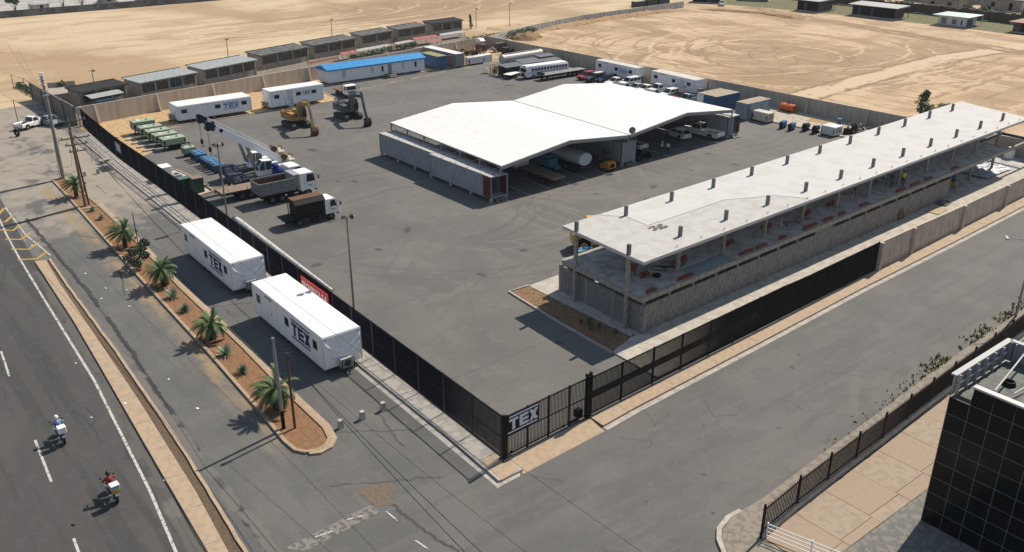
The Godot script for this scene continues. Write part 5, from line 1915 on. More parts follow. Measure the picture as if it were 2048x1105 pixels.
func trailers():
	plan_fix = false
	trailer("office_trailer","nearest white office trailer parked beside the verge palms",v3(-2.38,0,-22.3),0,12.5,3.12,.5,3.12,mats.navy)
	trailer("office_trailer","white office trailer parked just behind the nearest one",v3(-2.2,0,-39.55),0,12.2,3.1,.5,3.08,mats.navy)
	plan_fix = true
	trailer("office_trailer","white office trailer with light blue lettering beside the green generators",v3(19.7,0,-97.8),90.0,11.7,3.7,.5,2.57,mats.logo_blue,1,-1.0)
	trailer("office_trailer","shorter white office trailer with dark lettering behind yellow excavator",v3(33.0,0,-97.3),90.8,9.5,2.9,.5,2.95,mats.logo_dark,2,-1.0)
	trailer("office_trailer","dirty white trailer with faded blue panel behind the parked cars",v3(89.95,0,-81.2),0,10.8,2.2,.5,2.6,mats.navy,3)
	trailer("office_trailer","dirty white trailer with an outlined emblem behind the parked cars",v3(90.0,0,-67.1),-2.0,10.6,2.6,.5,2.62,mats.navy,4)
	# entrance stairs of the short trailer
	var st := thing("entrance_stair","grey pipe-railed stair at the short trailer's door","steps",v3(31.4,0,-95.2),0)
	begin()
	for k in 3: box(0,.15+k*.2,.5 - k*.28,1.0,.05,.28)
	box(0,.6,-.35,1.2,.05,.5)
	done("treads",mats.galv,st)
	begin()
	for s in [-.55,.55]:
		tube([v3(s,0,.6),v3(s,.95,.6),v3(s,1.5,-.1),v3(s,1.5,-.55),v3(s,0,-.55)],.025,5)
	done("handrail",mats.galv,st)
	# blue roofed site cabin
	var t := thing("site_cabin","long white site cabin with a bright blue gable roof","cabin",v3(55.0,0,-110.4),.4)
	var L := 20.9
	var W := 4.0
	begin()
	box(0,1.43,0,L,2.1,W,.02)
	done("wall",mat("cabin_wall",lin(.65,.69,.72),.6),t)
	begin()
	for k in 7: box(0,.6+k*.28,W*.5+.006,L,.018,.02)
	done("cladding_laps",mats.trailer,t,"stuff")
	begin(Transform3D(Basis(Vector3(0,0,1),Vector3(0,1,0),Vector3(-1,0,0)),v3(0,0,0)))
	extr([v2(-W*.5 - .28,2.42),v2(W*.5+.28,2.42),v2(W*.5+.28,2.62),v2(.1,3.28),v2(-.1,3.28),v2(-W*.5 - .28,2.62)],-L*.5 - .3,L*.5+.3)
	var rf := done("roof",mott("roof_blue",lin(.0000,.241,.552),lin(.0000,.179,.448),.4,.7,5.0,.55,.0,83),t)
	begin()
	for k in 40:
		var x := -L*.5+k*L/39.0
		bar(v3(x,2.64,W*.5+.25),v3(x,3.29,.1),.03,.025)
	done("roof_ribs",mats.roof_blue,rf,"stuff")
	for w in [[-7.2,.9,.85],[-1.2,.75,.62],[1.0,.7,.55],[5.6,.7,.55],[8.4,.75,.6]]:
		begin()
		box(w[0],1.62,W*.5+.02,w[2],w[1]+.35,.05)
		var wn := done("window",mats.trim_grey,t)
		begin()
		box(w[0],1.62,W*.5+.04,w[2] - .14,w[1]+.2,.03)
		done("pane",mats.glass if w[0] == 1.0 or w[0] == 8.4 else mat("pane_blind",lin(.396,.437,.462),.3),wn)
	begin()
	box(2.55,1.35,W*.5+.03,.85,1.85,.06)
	var dr := done("door",mat("cabin_door",lin(.19,.228,.251),.6),t)
	begin()
	box(2.85,1.35,W*.5+.08,.05,.15,.05)
	done("handle",mats.dark_steel,dr)
	begin()
	box(2.0,1.5,W*.5+.02,.7,2.0,.04)
	done("door_panel",mats.trailer,t)
	begin()
	box(-9.8,1.05,W*.5+.1,.35,.4,.2,.03)
	done("meter_box",mats.white,t)
	begin()
	box(0,.3,W*.5 - .4,L - .4,.2,.2); box(0,.3,-W*.5+.4,L - .4,.2,.2)
	done("skid_beam",mats.dark_steel,t)
	for k in 7:
		for s in [-1.5,1.5]:
			begin()
			box(-9.6+k*3.2,.13,s,.4,.26,.4)
			done("foot_block",mats.concrete,t)
	var s2 := thing("wooden_steps","small railed step platform at the blue-roofed cabin's door","steps",v3(57.7,0,-107.7))
	begin()
	box(0,.42,-.25,1.6,.06,.7); box(0,.22,.25,1.6,.06,.35)
	done("treads",mats.concrete_pale,s2)
	begin()
	for s in [-.75,.75]:
		bar(v3(s,0,-.5),v3(s,.42,-.5),.06,.06); bar(v3(s,0,.35),v3(s,.9,.35),.05,.05); bar(v3(s,.9,.35),v3(s,.9,-.5),.05,.05)
	done("rail",mats.dark_steel,s2)
	s2 = thing("waste_bin","dark green bin beside the blue-roofed cabin's steps","bin",v3(56.2,0,-107.5))
	begin()
	cyl(v3(0,0,0),v3(0,.8,0),.27,.3,12); cyl(v3(0,.8,0),v3(0,.88,0),.32,.26,12)
	done("bin_body",mat("bin_green",lin(.023,.076,.038),.6),s2)

# enclosed generator on skids: length along x, louvred doors on the +z side
func generator(label: String,at: Vector3,yaw: float,L: float,W: float,y0: float,y1: float,m: Material,group: String,stack := true):
	var t := thing("generator_set",label,"generator",at,yaw,group)
	var H := y1 - y0
	begin()
	box(0,y0+H*.5,0,L,H,W,.05)
	var b := done("enclosure",m,t)
	for s in [-1.0,1.0]:
		for k in 3:
			begin()
			box(-L*.28+k*L*.25,y0+H*.52,s*(W*.5+.006),L*.22,H*.7,.025)
			var d := done("door",m,t)
			begin()
			box(-L*.28+k*L*.25+L*.08,y0+H*.5,s*(W*.5+.03),.05,.12,.03)
			done("latch",mats.dark_steel,d)
		begin()
		for k in 6: box(s*(L*.5+.006),y0+H*.3+k*H*.09,0,.02,.04,W*.6)
		box(-L*.44,y0+H*.45,s*(W*.5+.012),L*.07,H*.5,.02); box(L*.45,y0+H*.45,s*(W*.5+.012),L*.06,H*.5,.02)
		done("louvre",mats.black,t)
	begin()
	box(-L*.2,y1+.02,.0,L*.16,.05,W*.5,.01)
	done("roof_hatch",mats.trim_grey,t)
	if stack:
		begin()
		cyl(v3(L*.18,y1,.1),v3(L*.18,y1+.09,.1),.13,.13,12); cyl(v3(-L*.36,y1,-.2),v3(-L*.36,y1+.06,-.2),.07,.07,10)
		done("exhaust_cap",mats.black,t)
	begin()
	for s in [-1.0,1.0]: box(0,y0 - .08,s*(W*.5 - .12),L*.96,.16,.14)
	for k in 4: box(-L*.4+k*L*.27,y0 - .08,0,.12,.14,W - .3)
	done("skid",mats.black,t)
	if y0 > .4:
		for s in [-1.0,1.0]:
			for z in [-L*.1,L*.18]:
				begin(Transform3D(Basis(UP,PI/2),v3(z,0,0)))
				cyl(v3(s*(W*.5 - .22),.3,0),v3(s*(W*.5 - .02),.3,0),.3,.3,14)
				done("wheel",mats.rubber,t)
		begin()
		bar(v3(L*.45,y0 - .15,0),v3(L*.5+.75,.35,0),.1,.1); cyl(v3(L*.5+.55,.0,0),v3(L*.5+.55,.6,0),.05)
		done("drawbar",mats.black,t)
		begin()
		box(-L*.4,y0*.5 - .05,0,.12,y0 - .1,.12)
		done("jack_leg",mats.black,t)
	return t

func welder(label: String,at: Vector3,yaw: float,m: Material,group: String,topm: Material):
	var t := thing("welding_machine",label,"welder",at,yaw,group)
	begin()
	box(0,.62,0,1.5,.75,.58,.03)
	done("housing",m,t)
	begin()
	box(.1,1.0,0,1.25,.05,.5,.01)
	done("top_cover",topm,t)
	begin()
	cyl(v3(.3,1.02,.05),v3(.3,1.14,.05),.06,.06,8); box(-.35,1.07,0,.3,.1,.3,.01); bar(v3(-.1,1.03,-.2),v3(-.1,1.2,.0),.04,.04); bar(v3(-.1,1.03,.2),v3(-.1,1.2,.0),.04,.04)
	done("lifting_eye",mats.galv,t)
	begin()
	box(-.76,.62,0,.03,.6,.48)
	done("control_panel",mats.black,t)
	begin()
	box(0,.18,0,1.4,.12,.5); bar(v3(.7,.2,0),v3(1.15,.3,0),.05,.05); box(-.55,.06,0,.08,.14,.5); box(.55,.06,0,.08,.14,.5)
	done("chassis",mats.black,t)
	for s in [-1.0,1.0]:
		begin(Transform3D(Basis(UP,PI/2),v3(-.15,0,0)))
		cyl(v3(s*.22,.2,0),v3(s*.34,.2,0),.2,.2,12)
		done("wheel",mats.rubber,t)
	return t

func machines():
	plan_fix = true
	var gm := mott("gen_green",lin(.308,.380,.257),lin(.267,.333,.225),.4,.7,2.0,.55,.0,84,1.0,1.0,true,lin(.431,.446,.370),.5)
	var g := "pale green generators in a row by the left fence"
	var lab := ["pale green generator, nearest of the row of five","pale green generator, second of the row of five from the cranes","pale green generator in the middle of the row of five","pale green generator, fourth of the row of five from the cranes","tall pale green generator, farthest of the row of five"]
	for i in 5:
		generator(lab[i],v3(8.75 - i*.12,0,-83.05 - i*2.72),.0,3.1,1.7,.7,1.55 if i < 4 else 1.85,gm,g)
	generator("small pale green generator between the large ones and blue welders",v3(9.1,0,-78.2),2,1.6,1.1,.42,1.2,gm,g)
	var bm := mat("welder_blue",lin(.0152,.099,.243),.45)
	var bt := mat("welder_top",lin(.024,.228,.448),.4)
	var zs := [-68.45,-69.45,-70.4,-71.2,-71.95,-72.8,-74.55,-75.45,-76.35]
	var nm := ["nearest of the left row","second of the left row counted from the cranes","third of the left row counted from the cranes","fourth of the left row counted from the cranes","fifth of the left row counted from the cranes","sixth of the left row, last before the gap","first after the gap in the left row","second last of the left row","farthest of the left row, by the small generator"]
	for i in 9: welder("blue welding machine, " + nm[i],v3(9.3,0,zs[i]),1.5,bm,"blue welding machines by the cranes",bt)
	welder("blue welding machine by the pad edge, nearer the cream generator",v3(81.9,0,-39.4),12,bm,"blue welding machines on the right",bt)
	welder("blue welding machine by the pad edge, nearer the dark pumps",v3(81.9,0,-37.9),12,bm,"blue welding machines on the right",bt)
	# slabs the generators are drawn up to
	for i in 4:
		var p := thing("concrete_strip",["short concrete footing left of the farthest green generators","short concrete footing, second left of the green generators","short concrete footing, third left of the green generators","short concrete footing left of the nearer green generators"][i],"footing",v3(5.7,0,-91.0+i*2.4))
		begin()
		box(0,.1,0,1.6,.2,.45,.02)
		done("footing",mats.concrete_pale,p)
	var p2 := thing("timber_beams","pale crossed timbers lying on sand by the left fence","timber",v3(3.4,0,-94.3))
	for k in 4:
		begin(yawed(v3(.3*k - .4,.1+.12*(k % 2),.25*k),12+k*36))
		box(0,0,0,2.2,.12,.18)
		done("beam",mott("timber_pale",lin(.38,.35,.289),lin(.304,.266,.213),.4,.7,1.0,.9,.0,85),p2)
	p2 = thing("oil_drum","dark steel drum between the generators and the white trailer","drum",v3(10.9,0,-92.6))
	begin()
	cyl(v3(0,0,0),v3(0,.85,0),.3,.3,16); cyl(v3(0,.28,0),v3(0,.31,0),.315,.315,16); cyl(v3(0,.56,0),v3(0,.59,0),.315,.315,16)
	done("drum_shell",mats.steel_plate,p2)
	# electrical cabinets on the pad by the left fence
	var c := thing("equipment_cabinet","white metal cabinet beside the left fence on the pad","cabinet",v3(3.0,.06,-69.3),0,"cabinets on the pad by the left fence")
	begin()
	box(0,.85,0,1.5,1.6,1.6,.03); box(0,1.68,0,1.6,.06,1.7,.02)
	done("housing",mats.white,c)
	begin()
	for k in 6: box(.76,.5+k*.16,.2,.02,.05,.9)
	done("louvre",mats.galv,c)
	c = thing("equipment_cabinet","small grey cooling unit between the white and green cabinets","cabinet",v3(3.7,.06,-66.9),0,"cabinets on the pad by the left fence")
	begin()
	box(0,.6,0,1.0,1.15,1.0,.03)
	done("housing",mat("unit_pale",lin(.424,.449,.491),.5),c)
	begin()
	cyl(v3(.5,.6,0),v3(.53,.6,0),.36,.36,16); cyl(v3(0,1.17,0),v3(0,1.2,0),.36,.36,16)
	done("fan_grille",mats.dark_steel,c)
	c = thing("transformer","dark green finned transformer on the pad by the left fence","transformer",v3(3.9,.06,-64.6),0,"cabinets on the pad by the left fence")
	begin()
	box(0,.65,0,1.5,1.1,1.2,.03)
	done("tank",mat("cab_green",lin(.0137,.057,.038),.45),c)
	begin()
	for k in 10: box(-.6+k*.13,.65,.72,.03,.85,.25)
	for k in 8: box(.85,.65,-.45+k*.13,.22,.85,.03)
	done("cooling_fins",mats.cab_green,c)
	begin()
	box(0,1.22,0,1.6,.06,1.3,.01)
	done("lid",mat("lid_green",lin(.076,.144,.114),.5),c)
	c = thing("equipment_cabinet","tall dark green cabinet with rusty top at the pad's near end","cabinet",v3(4.45,.06,-62.5),0,"cabinets on the pad by the left fence")
	begin()
	box(0,.85,0,1.2,1.65,1.3,.02)
	done("housing",mats.cab_green,c)
	begin()
	box(0,1.7,0,1.24,.05,1.34)
	done("top",mats.rust_deck,c)
	begin()
	box(.61,.85,-.3,.03,1.4,.55); box(.61,.85,.3,.03,1.4,.55)
	done("door",mats.cab_green,c)
	# right-hand machines
	generator("cream generator set with control panel right of the carport",v3(83.0,0,-43.8),-90.0,2.9,1.6,.2,1.5,mat("gen_cream",lin(.521,.495,.408),.5),"cream generator sets",false)
	generator("white generator set with round logo plate beside the junk heap",v3(77.6,0,-109.3),0,4.2,1.3,.25,1.55,mat("gen_white",lin(.617,.617,.607),.5),"cream generator sets",false)
	var d := thing("tank_skid","bright orange faceted tank standing on the concrete pad","tank",v3(91.0,.14,-45.1),90)
	begin(Transform3D(Basis.IDENTITY,v3(0,0,0)))
	var ring := func(x: float,s: float) -> Array: return [v3(x,.12+.1*(1 - s),-.45*s),v3(x,.12+.1*(1 - s),.45*s),v3(x,.5,.75*s),v3(x,.95,.62*s),v3(x,1.15 - .1*(1 - s),.3*s),v3(x,1.15 - .1*(1 - s),-.3*s),v3(x,.95,-.62*s),v3(x,.5,-.75*s)]
	loft([ring.call(1.25,.85),ring.call(1.1,1.0),ring.call(-1.1,1.0),ring.call(-1.25,.85)])
	done("shell",mott("tank_orange",lin(.552,.107,.022),lin(.407,.07,.0156),.4,.7,2.0,.5,.0,86),d)
	begin()
	box(0,1.17,0,.45,.05,.35)
	done("hatch",mats.black,d)
	begin()
	for s in [-.8,.8]: box(s,.06,0,.2,.12,.9)
	done("cradle",mats.dark_steel,d)
	for k in 2:
		d = thing("engine_pump",["dark blue round-nosed pump, left of the pair by white box","dark blue round-nosed pump beside the large white box"][k],"pump",v3(83.3 - k*.1,0,-36.5+k*1.7),12,"dark pumps by the machine pad")
		begin()
		cyl(v3(-.6,.62,0),v3(.6,.62,0),.42,.42,16); ball(v3(.6,.62,0),v3(.3,.42,.42)); box(-.5,1.0,0,.5,.2,.5,.03)
		done("casing",mat("pump_navy",lin(.0091,.0137,.038),.35),d)
		begin()
		box(.1,1.04,.1,.35,.05,.3)
		done("label_plate",mat("plate_blue",lin(.091,.19,.342),.4),d)
		begin()
		for s in [-.45,.45]: box(s,.12,0,.12,.26,.8)
		done("cradle",mats.black,d)
	generator("large white box unit at the right end of dark pumps",v3(84.0,0,-32.8),-90,2.2,2.1,.15,1.35,mats.gen_white,"cream generator sets",false)
	d = thing("oil_drum","light blue drum against the back of the machine pad","drum",v3(89.6,.14,-35.2))
	begin()
	cyl(v3(0,0,0),v3(0,.9,0),.32,.32,16); cyl(v3(0,.3,0),v3(0,.33,0),.335,.335,16); cyl(v3(0,.6,0),v3(0,.63,0),.335,.335,16)
	done("drum_shell",mat("drum_blue",lin(.061,.152,.251),.5),d)
	d = thing("pump_skid","black pump skid with two large flywheels by the white box","pump",v3(86.6,.0,-31.2),-20)
	begin()
	box(0,.12,0,3.0,.16,1.2)
	done("skid",mats.dark_steel,d)
	for k in 2:
		begin()
		torus(v3(.1+k*.55,.85,-.1),v3(.9,0,.43).normalized(),.55,.09)
		for j in 3:
			var a := j*PI/3
			var u := v3(-.43,0,.9).normalized()*cos(a)+UP*sin(a)
			bar(v3(.1+k*.55,.85,-.1) - u*.55,v3(.1+k*.55,.85,-.1)+u*.55,.07,.07)
		done("flywheel",mats.black,d)
	begin()
	box(-.8,.55,0,1.0,.7,.8,.08); cyl(v3(-.9,.9,.1),v3(-.9,1.25,.1),.12,.12,10); cyl(v3(-1.4,.55,0),v3(1.3,.55,0),.12,.12,10)
	done("pump_body",mats.black,d)
	rng.seed = 5
	for k in 3:
		d = thing("scrap_heap",["black pipe frames and fittings right of the flywheel pump","coiled hoses and pipe ends behind the flywheel pump","row of pipe ends against the grey wall"][k],"scrap",v3([88.4,89.6,90.8][k],.14,[-30.6,-32.2,-28.6][k]),15*k)
		for j in 9:
			begin()
			var o := v3(rng.randf()*1.8 - .9,.15+rng.randf()*.45,rng.randf()*1.2 - .6)
			if j % 3 == 0: torus(o,v3(rng.randf() - .5,.6,rng.randf() - .5).normalized(),.3,.06,14,6)
			elif j % 3 == 1: cyl(o,o+v3(rng.randf() - .5,.1,rng.randf() - .5)*1.6,.07,.07,8)
			else: box(o.x,o.y,o.z,.4+rng.randf()*.5,.2,.3)
			done("piece",[mats.black,mats.dark_steel,mats.steel_plate,mats.trim_grey][(j+k) % 4],d)
	# long tapered lamp mast lying inside the left fence
	d = thing("lamp_mast","long tapered white mast lying on blocks inside the left fence","mast",v3(3.5,0,-38.7))
	begin()
	cyl(v3(.2,.42,-10.8),v3(-.15,.34,10.9),.36,.13,18)
	done("shaft",mott("mast",lin(.549,.539,.506),lin(.410,.400,.370),.4,.7,3.0,.6,.0,87),d)
	begin()
	cyl(v3(.2,.42,-10.95),v3(.2,.42,-10.8),.46,.46,18)
	done("base_flange",mats.galv,d)
	for z in [-9.5,-3.0,4.0,10.0]:
		begin()
		box(.03,.07,z,.7,.16,.25)
		done("timber_block",mats.timber,d)

# glass set into a sloped face: quad given by 4 points, pushed out a little, as a thin plate
func plate(a: Vector3,b: Vector3,c: Vector3,d: Vector3,inset: float,lift: float):
	var m := (a+b+c+d)*.25
	var n := (b - a).cross(d - a).normalized()
	var q := []
	for p in [a,b,c,d]: q.append(p.lerp(m,inset)+n*lift)
	quad(q[0],q[1],q[2],q[3])
	var r := []
	for p in q: r.append(p - n*.03)
	for k in 4: quad(q[k],r[k],r[(k+1) % 4],q[(k+1) % 4])

# passenger car or pickup facing +z. kind: sedan, hatch, suv, pickup
func car(label: String,at: Vector3,yaw: float,kind: String,paint: Material,L: float,W: float,H: float,group := "",called := "parked_car"):
	var t := thing(called,label,"car" if kind != "pickup" else "pickup",at,yaw,group)
	var h := L*.5
	var belt := H*.62
	var sill := .24
	var lower := []
	var up := []      # cabin: rear bottom, rear top, front top, front bottom
	if kind == "sedan":
		lower = [v2(-h,.45),v2(-h+.04,belt*.98),v2(-h*.62,belt),v2(h*.38,belt*.97),v2(h*.92,belt*.78),v2(h,belt*.6),v2(h,sill+.08),v2(h - .12,sill),v2(-h+.12,sill),v2(-h,sill+.1)]
		up = [v2(-h*.66,belt - .01),v2(-h*.36,H),v2(h*.06,H),v2(h*.40,belt - .02)]
	elif kind == "hatch":
		lower = [v2(-h,.5),v2(-h+.03,belt),v2(h*.42,belt*.98),v2(h*.92,belt*.8),v2(h,belt*.6),v2(h,sill+.08),v2(h - .12,sill),v2(-h+.12,sill),v2(-h,sill+.1)]
		up = [v2(-h*.97,belt - .01),v2(-h*.78,H),v2(h*.08,H),v2(h*.48,belt - .02)]
	elif kind == "suv":
		lower = [v2(-h,.5),v2(-h+.02,belt),v2(h*.42,belt),v2(h*.93,belt*.93),v2(h,belt*.75),v2(h,sill+.14),v2(h - .1,sill+.08),v2(-h+.1,sill+.08),v2(-h,sill+.14)]
		up = [v2(-h*.98,belt - .01),v2(-h*.92,H),v2(h*.16,H),v2(h*.44,belt - .01)]
	else:
		belt = H*.60
		lower = [v2(-h*.08,.4),v2(-h*.08,belt),v2(h*.5,belt),v2(h*.94,belt*.95),v2(h,belt*.78),v2(h,.42),v2(h - .1,.34),v2(-h*.08,.34)]
		up = [v2(-h*.06,belt - .01),v2(-h*.01,H),v2(h*.30,H),v2(h*.52,belt - .01)]
	var hw := W*.5
	begin(Transform3D(SIDE,Vector3.ZERO))
	extr(lower,-hw,hw,belt*.55,.10)
	done("body",paint,t)
	begin(Transform3D(SIDE,Vector3.ZERO))
	extr(up,-hw+.07,hw - .07,belt,.28)
	done("cabin",paint,t)
	# side windows: one plate per side, slightly proud of the cabin
	for s in [-1.0,1.0]:
		begin()
		var k := (H - belt)*.28
		var f := func(p: Vector2,e: float) -> Vector3: return v3(s*(hw - .07 - maxf(0,p.y - belt)*.28+e),p.y,p.x)
		var yb := belt+(H - belt)*.10
		var yt := H - (H - belt)*.16
		var lerpx := func(a: Vector2,b: Vector2,y: float) -> float: return lerpf(a.x,b.x,(y - a.y)/(b.y - a.y))
		var rb: float = lerpx.call(up[0],up[1],yb)+.10
		var rt: float = lerpx.call(up[0],up[1],yt)+.08
		var ft: float = lerpx.call(up[3],up[2],yt) - .08
		var fb: float = lerpx.call(up[3],up[2],yb) - .12
		var cuts := [.0,.46,1.0] if kind != "suv" else [.0,.3,.62,1.0]
		for c in cuts.size() - 1:
			var c0: float = cuts[c]+(.025 if c > 0 else .0)
			var c1: float = cuts[c+1] - (.025 if c < cuts.size() - 2 else .0)
			var P := [f.call(v2(lerpf(rb,fb,c0),yb),.012),f.call(v2(lerpf(rb,fb,c1),yb),.012),f.call(v2(lerpf(rt,ft,c1),yt),.012),f.call(v2(lerpf(rt,ft,c0),yt),.012)]
			if s < 0: quad(P[0],P[1],P[2],P[3])
			else: quad(P[3],P[2],P[1],P[0])
		done("side_window",mats.glass,t)
	var gx := func(p: Vector2) -> float: return hw - .07 - maxf(0,p.y - belt)*.28
	begin()
	var wb: float = gx.call(up[3])
	var wt: float = gx.call(up[2])
	plate(v3(-wb,up[3].y,up[3].x),v3(wb,up[3].y,up[3].x),v3(wt,up[2].y,up[2].x),v3(-wt,up[2].y,up[2].x),.10,.012)
	done("windscreen",mats.glass,t)
	begin()
	wb = gx.call(up[0]); wt = gx.call(up[1])
	plate(v3(wb,up[0].y,up[0].x),v3(-wb,up[0].y,up[0].x),v3(-wt,up[1].y,up[1].x),v3(wt,up[1].y,up[1].x),.13,.012)
	done("rear_window",mats.glass,t)
	if kind == "pickup":
		var zb := -h
		var ze := -h*.09
		begin()
		for s in [-1.0,1.0]: box(s*(hw - .06),.68,(zb+ze)*.5,.12,belt - .40,ze - zb,.02)
		box(0,.68,ze - .05,W - .2,belt - .40,.08)
		done("bed_side",paint,t)
		begin()
		box(0,.68,zb+.04,W - .1,belt - .40,.08,.015)
		done("tailgate",paint,t)
		begin()
		box(0,.56,(zb+ze)*.5,W - .2,.06,ze - zb - .1)
		done("bed_floor",mats.black,t)
		begin()
		box(0,.44,zb - .06,W*.9,.16,.14,.02)
		done("rear_bumper",mats.galv,t)
	var r := .31 if kind != "pickup" and kind != "suv" else .37
	for z in [-h*.60,h*.64]:
		for s in [-1.0,1.0]:
			wheel(t,s*(hw - .09),z,r,.2)
			begin(Transform3D(Basis.IDENTITY,v3(s*(hw - .012),r+.02,z)))
			for k in 8:
				var a0 := PI*k/8
				var a1 := PI*(k+1)/8
				var R := r+.06
				var A := v3(.015*s,sin(a0)*R,cos(a0)*R)
				var B := v3(.015*s,sin(a1)*R,cos(a1)*R)
				if s > 0: tri(v3(.015,0,0),B,A)
				else: tri(v3(-.015,0,0),A,B)
			done("wheel_arch",mats.black,t)
	for s in [-1.0,1.0]:
		begin()
		box(s*(hw - .28),belt*.74,h - .03,.36,.14,.1,.02)
		done("headlight",mats.lamp,t)
		begin()
		box(s*(hw - .14),belt*.82,-h+.02,.2,.24,.06,.02)
		done("tail_light",mats.marker_red,t)
		begin()
		box(s*(hw+.08),belt+.06,up[3].x - .12,.16,.12,.1,.03)
		done("mirror",mats.black if kind == "pickup" else paint,t)
	begin()
	box(0,belt*.62,h+.005,W*.5,.16,.03); box(0,.36,h+.0,W*.86,.1,.05)
	done("grille",mats.black,t)
	begin()
	box(0,belt*.55,-h - (.0 if kind != "pickup" else .02),.42,.12,.03)
	done("number_plate",mats.white,t)
	return t

# cab-over lorry cab, front at z = zf, returns nothing; parts go on t
func lorry_cab(t: Node3D,zf: float,W: float,y0: float,y1: float,depth: float,paint: Material,door_text := true):
	var hw := W*.5
	var H := y1 - y0
	var prof := [v2(zf - depth,y0),v2(zf - depth,y1 - .06),v2(zf - depth+.1,y1),v2(zf - .42,y1),v2(zf - .22,y1 - .1),v2(zf - .03,y0+H*.46),v2(zf,y0+H*.4),v2(zf,y0)]
	begin(Transform3D(SIDE,Vector3.ZERO))
	extr(prof,-hw,hw,y0+H*.5,.06)
	done("cab",paint,t)
	begin()
	plate(v3(-hw,y0+H*.46,zf - .03),v3(hw,y0+H*.46,zf - .03),v3(hw - .06,y1 - .1,zf - .22),v3(-hw+.06,y1 - .1,zf - .22),.10,.014)
	done("windscreen",mats.glass,t)
	for s in [-1.0,1.0]:
		begin()
		var yb := y0+H*.48
		var yt := y1 - .16
		var xs := [zf - depth*.62,zf - .2,zf - .36,zf - depth*.58]
		var P := [v3(s*(hw+.012),yb,xs[0]),v3(s*(hw+.012),yb,xs[1]),v3(s*(hw - .02),yt,xs[2]),v3(s*(hw - .02),yt,xs[3])]
		if s < 0: quad(P[0],P[1],P[2],P[3])
		else: quad(P[3],P[2],P[1],P[0])
		done("side_window",mats.glass,t)
		begin()
		box(s*(hw+.004),y0+H*.42,zf - depth*.12,.012,H*.72,.012); box(s*(hw+.004),y0+H*.42,zf - depth*.72,.012,H*.72,.012); box(s*(hw+.03),y0+H*.38,zf - depth*.66,.04,.04,.14)
		done("door_seam",mats.dark_steel,t)
		begin()
		cyl(v3(s*hw,y1 - .3,zf - .2),v3(s*(hw+.28),y1 - .32,zf+.1),.015,.015,5); box(s*(hw+.3),y1 - .55,zf+.1,.05,.42,.18,.02)
		done("mirror",mats.black,t)
		begin()
		box(s*(hw - .25),y0+.12,zf+.01,.36,.2,.05,.02)
		done("headlight",mats.lamp,t)
		if door_text:
			begin(Transform3D(Basis(Vector3(0,0,-s),UP,Vector3(s,0,0)),v3(s*(hw+.012),y0+H*.26,zf - depth*.42)))
			logo(.5,.16,.01,false)
			done("lettering",mats.navy,t)
	begin()
	box(0,y0 - .1,zf - .05,W,.28,.22,.04)
	done("bumper",mats.galv,t)
	begin()
	box(0,y0+H*.25,zf+.008,W*.62,H*.14,.03); box(0,y0+.1,zf+.008,W*.5,.06,.03)
	done("grille",mats.black,t)

func chassis(t: Node3D,z0: float,z1: float,y: float,axles: Array,W: float,r: float,twin := true):
	begin()
	for s in [-.42,.42]: box(s,y,(z0+z1)*.5,.1,.22,z1 - z0)
	for k in 5: box(0,y,lerpf(z0+.1,z1 - .1,k/4.0),.84,.14,.1)
	box(-W*.36,y - .15,lerpf(z0,z1,.55),.4,.4,.8,.05); box(W*.36,y - .15,lerpf(z0,z1,.52),.4,.35,.6,.05)
	done("chassis",mats.black,t)
	for a in axles:
		for s in [-1.0,1.0]: wheel(t,s*(W*.5 - (.26 if twin and a < z1 - 2.0 else .18)),a,r,.42 if twin and a < z1 - 2.0 else .26,mats.steel_plate)
		begin()
		cyl(v3(-W*.4,r,a),v3(W*.4,r,a),.07,.07,8)
		done("axle",mats.black,t)

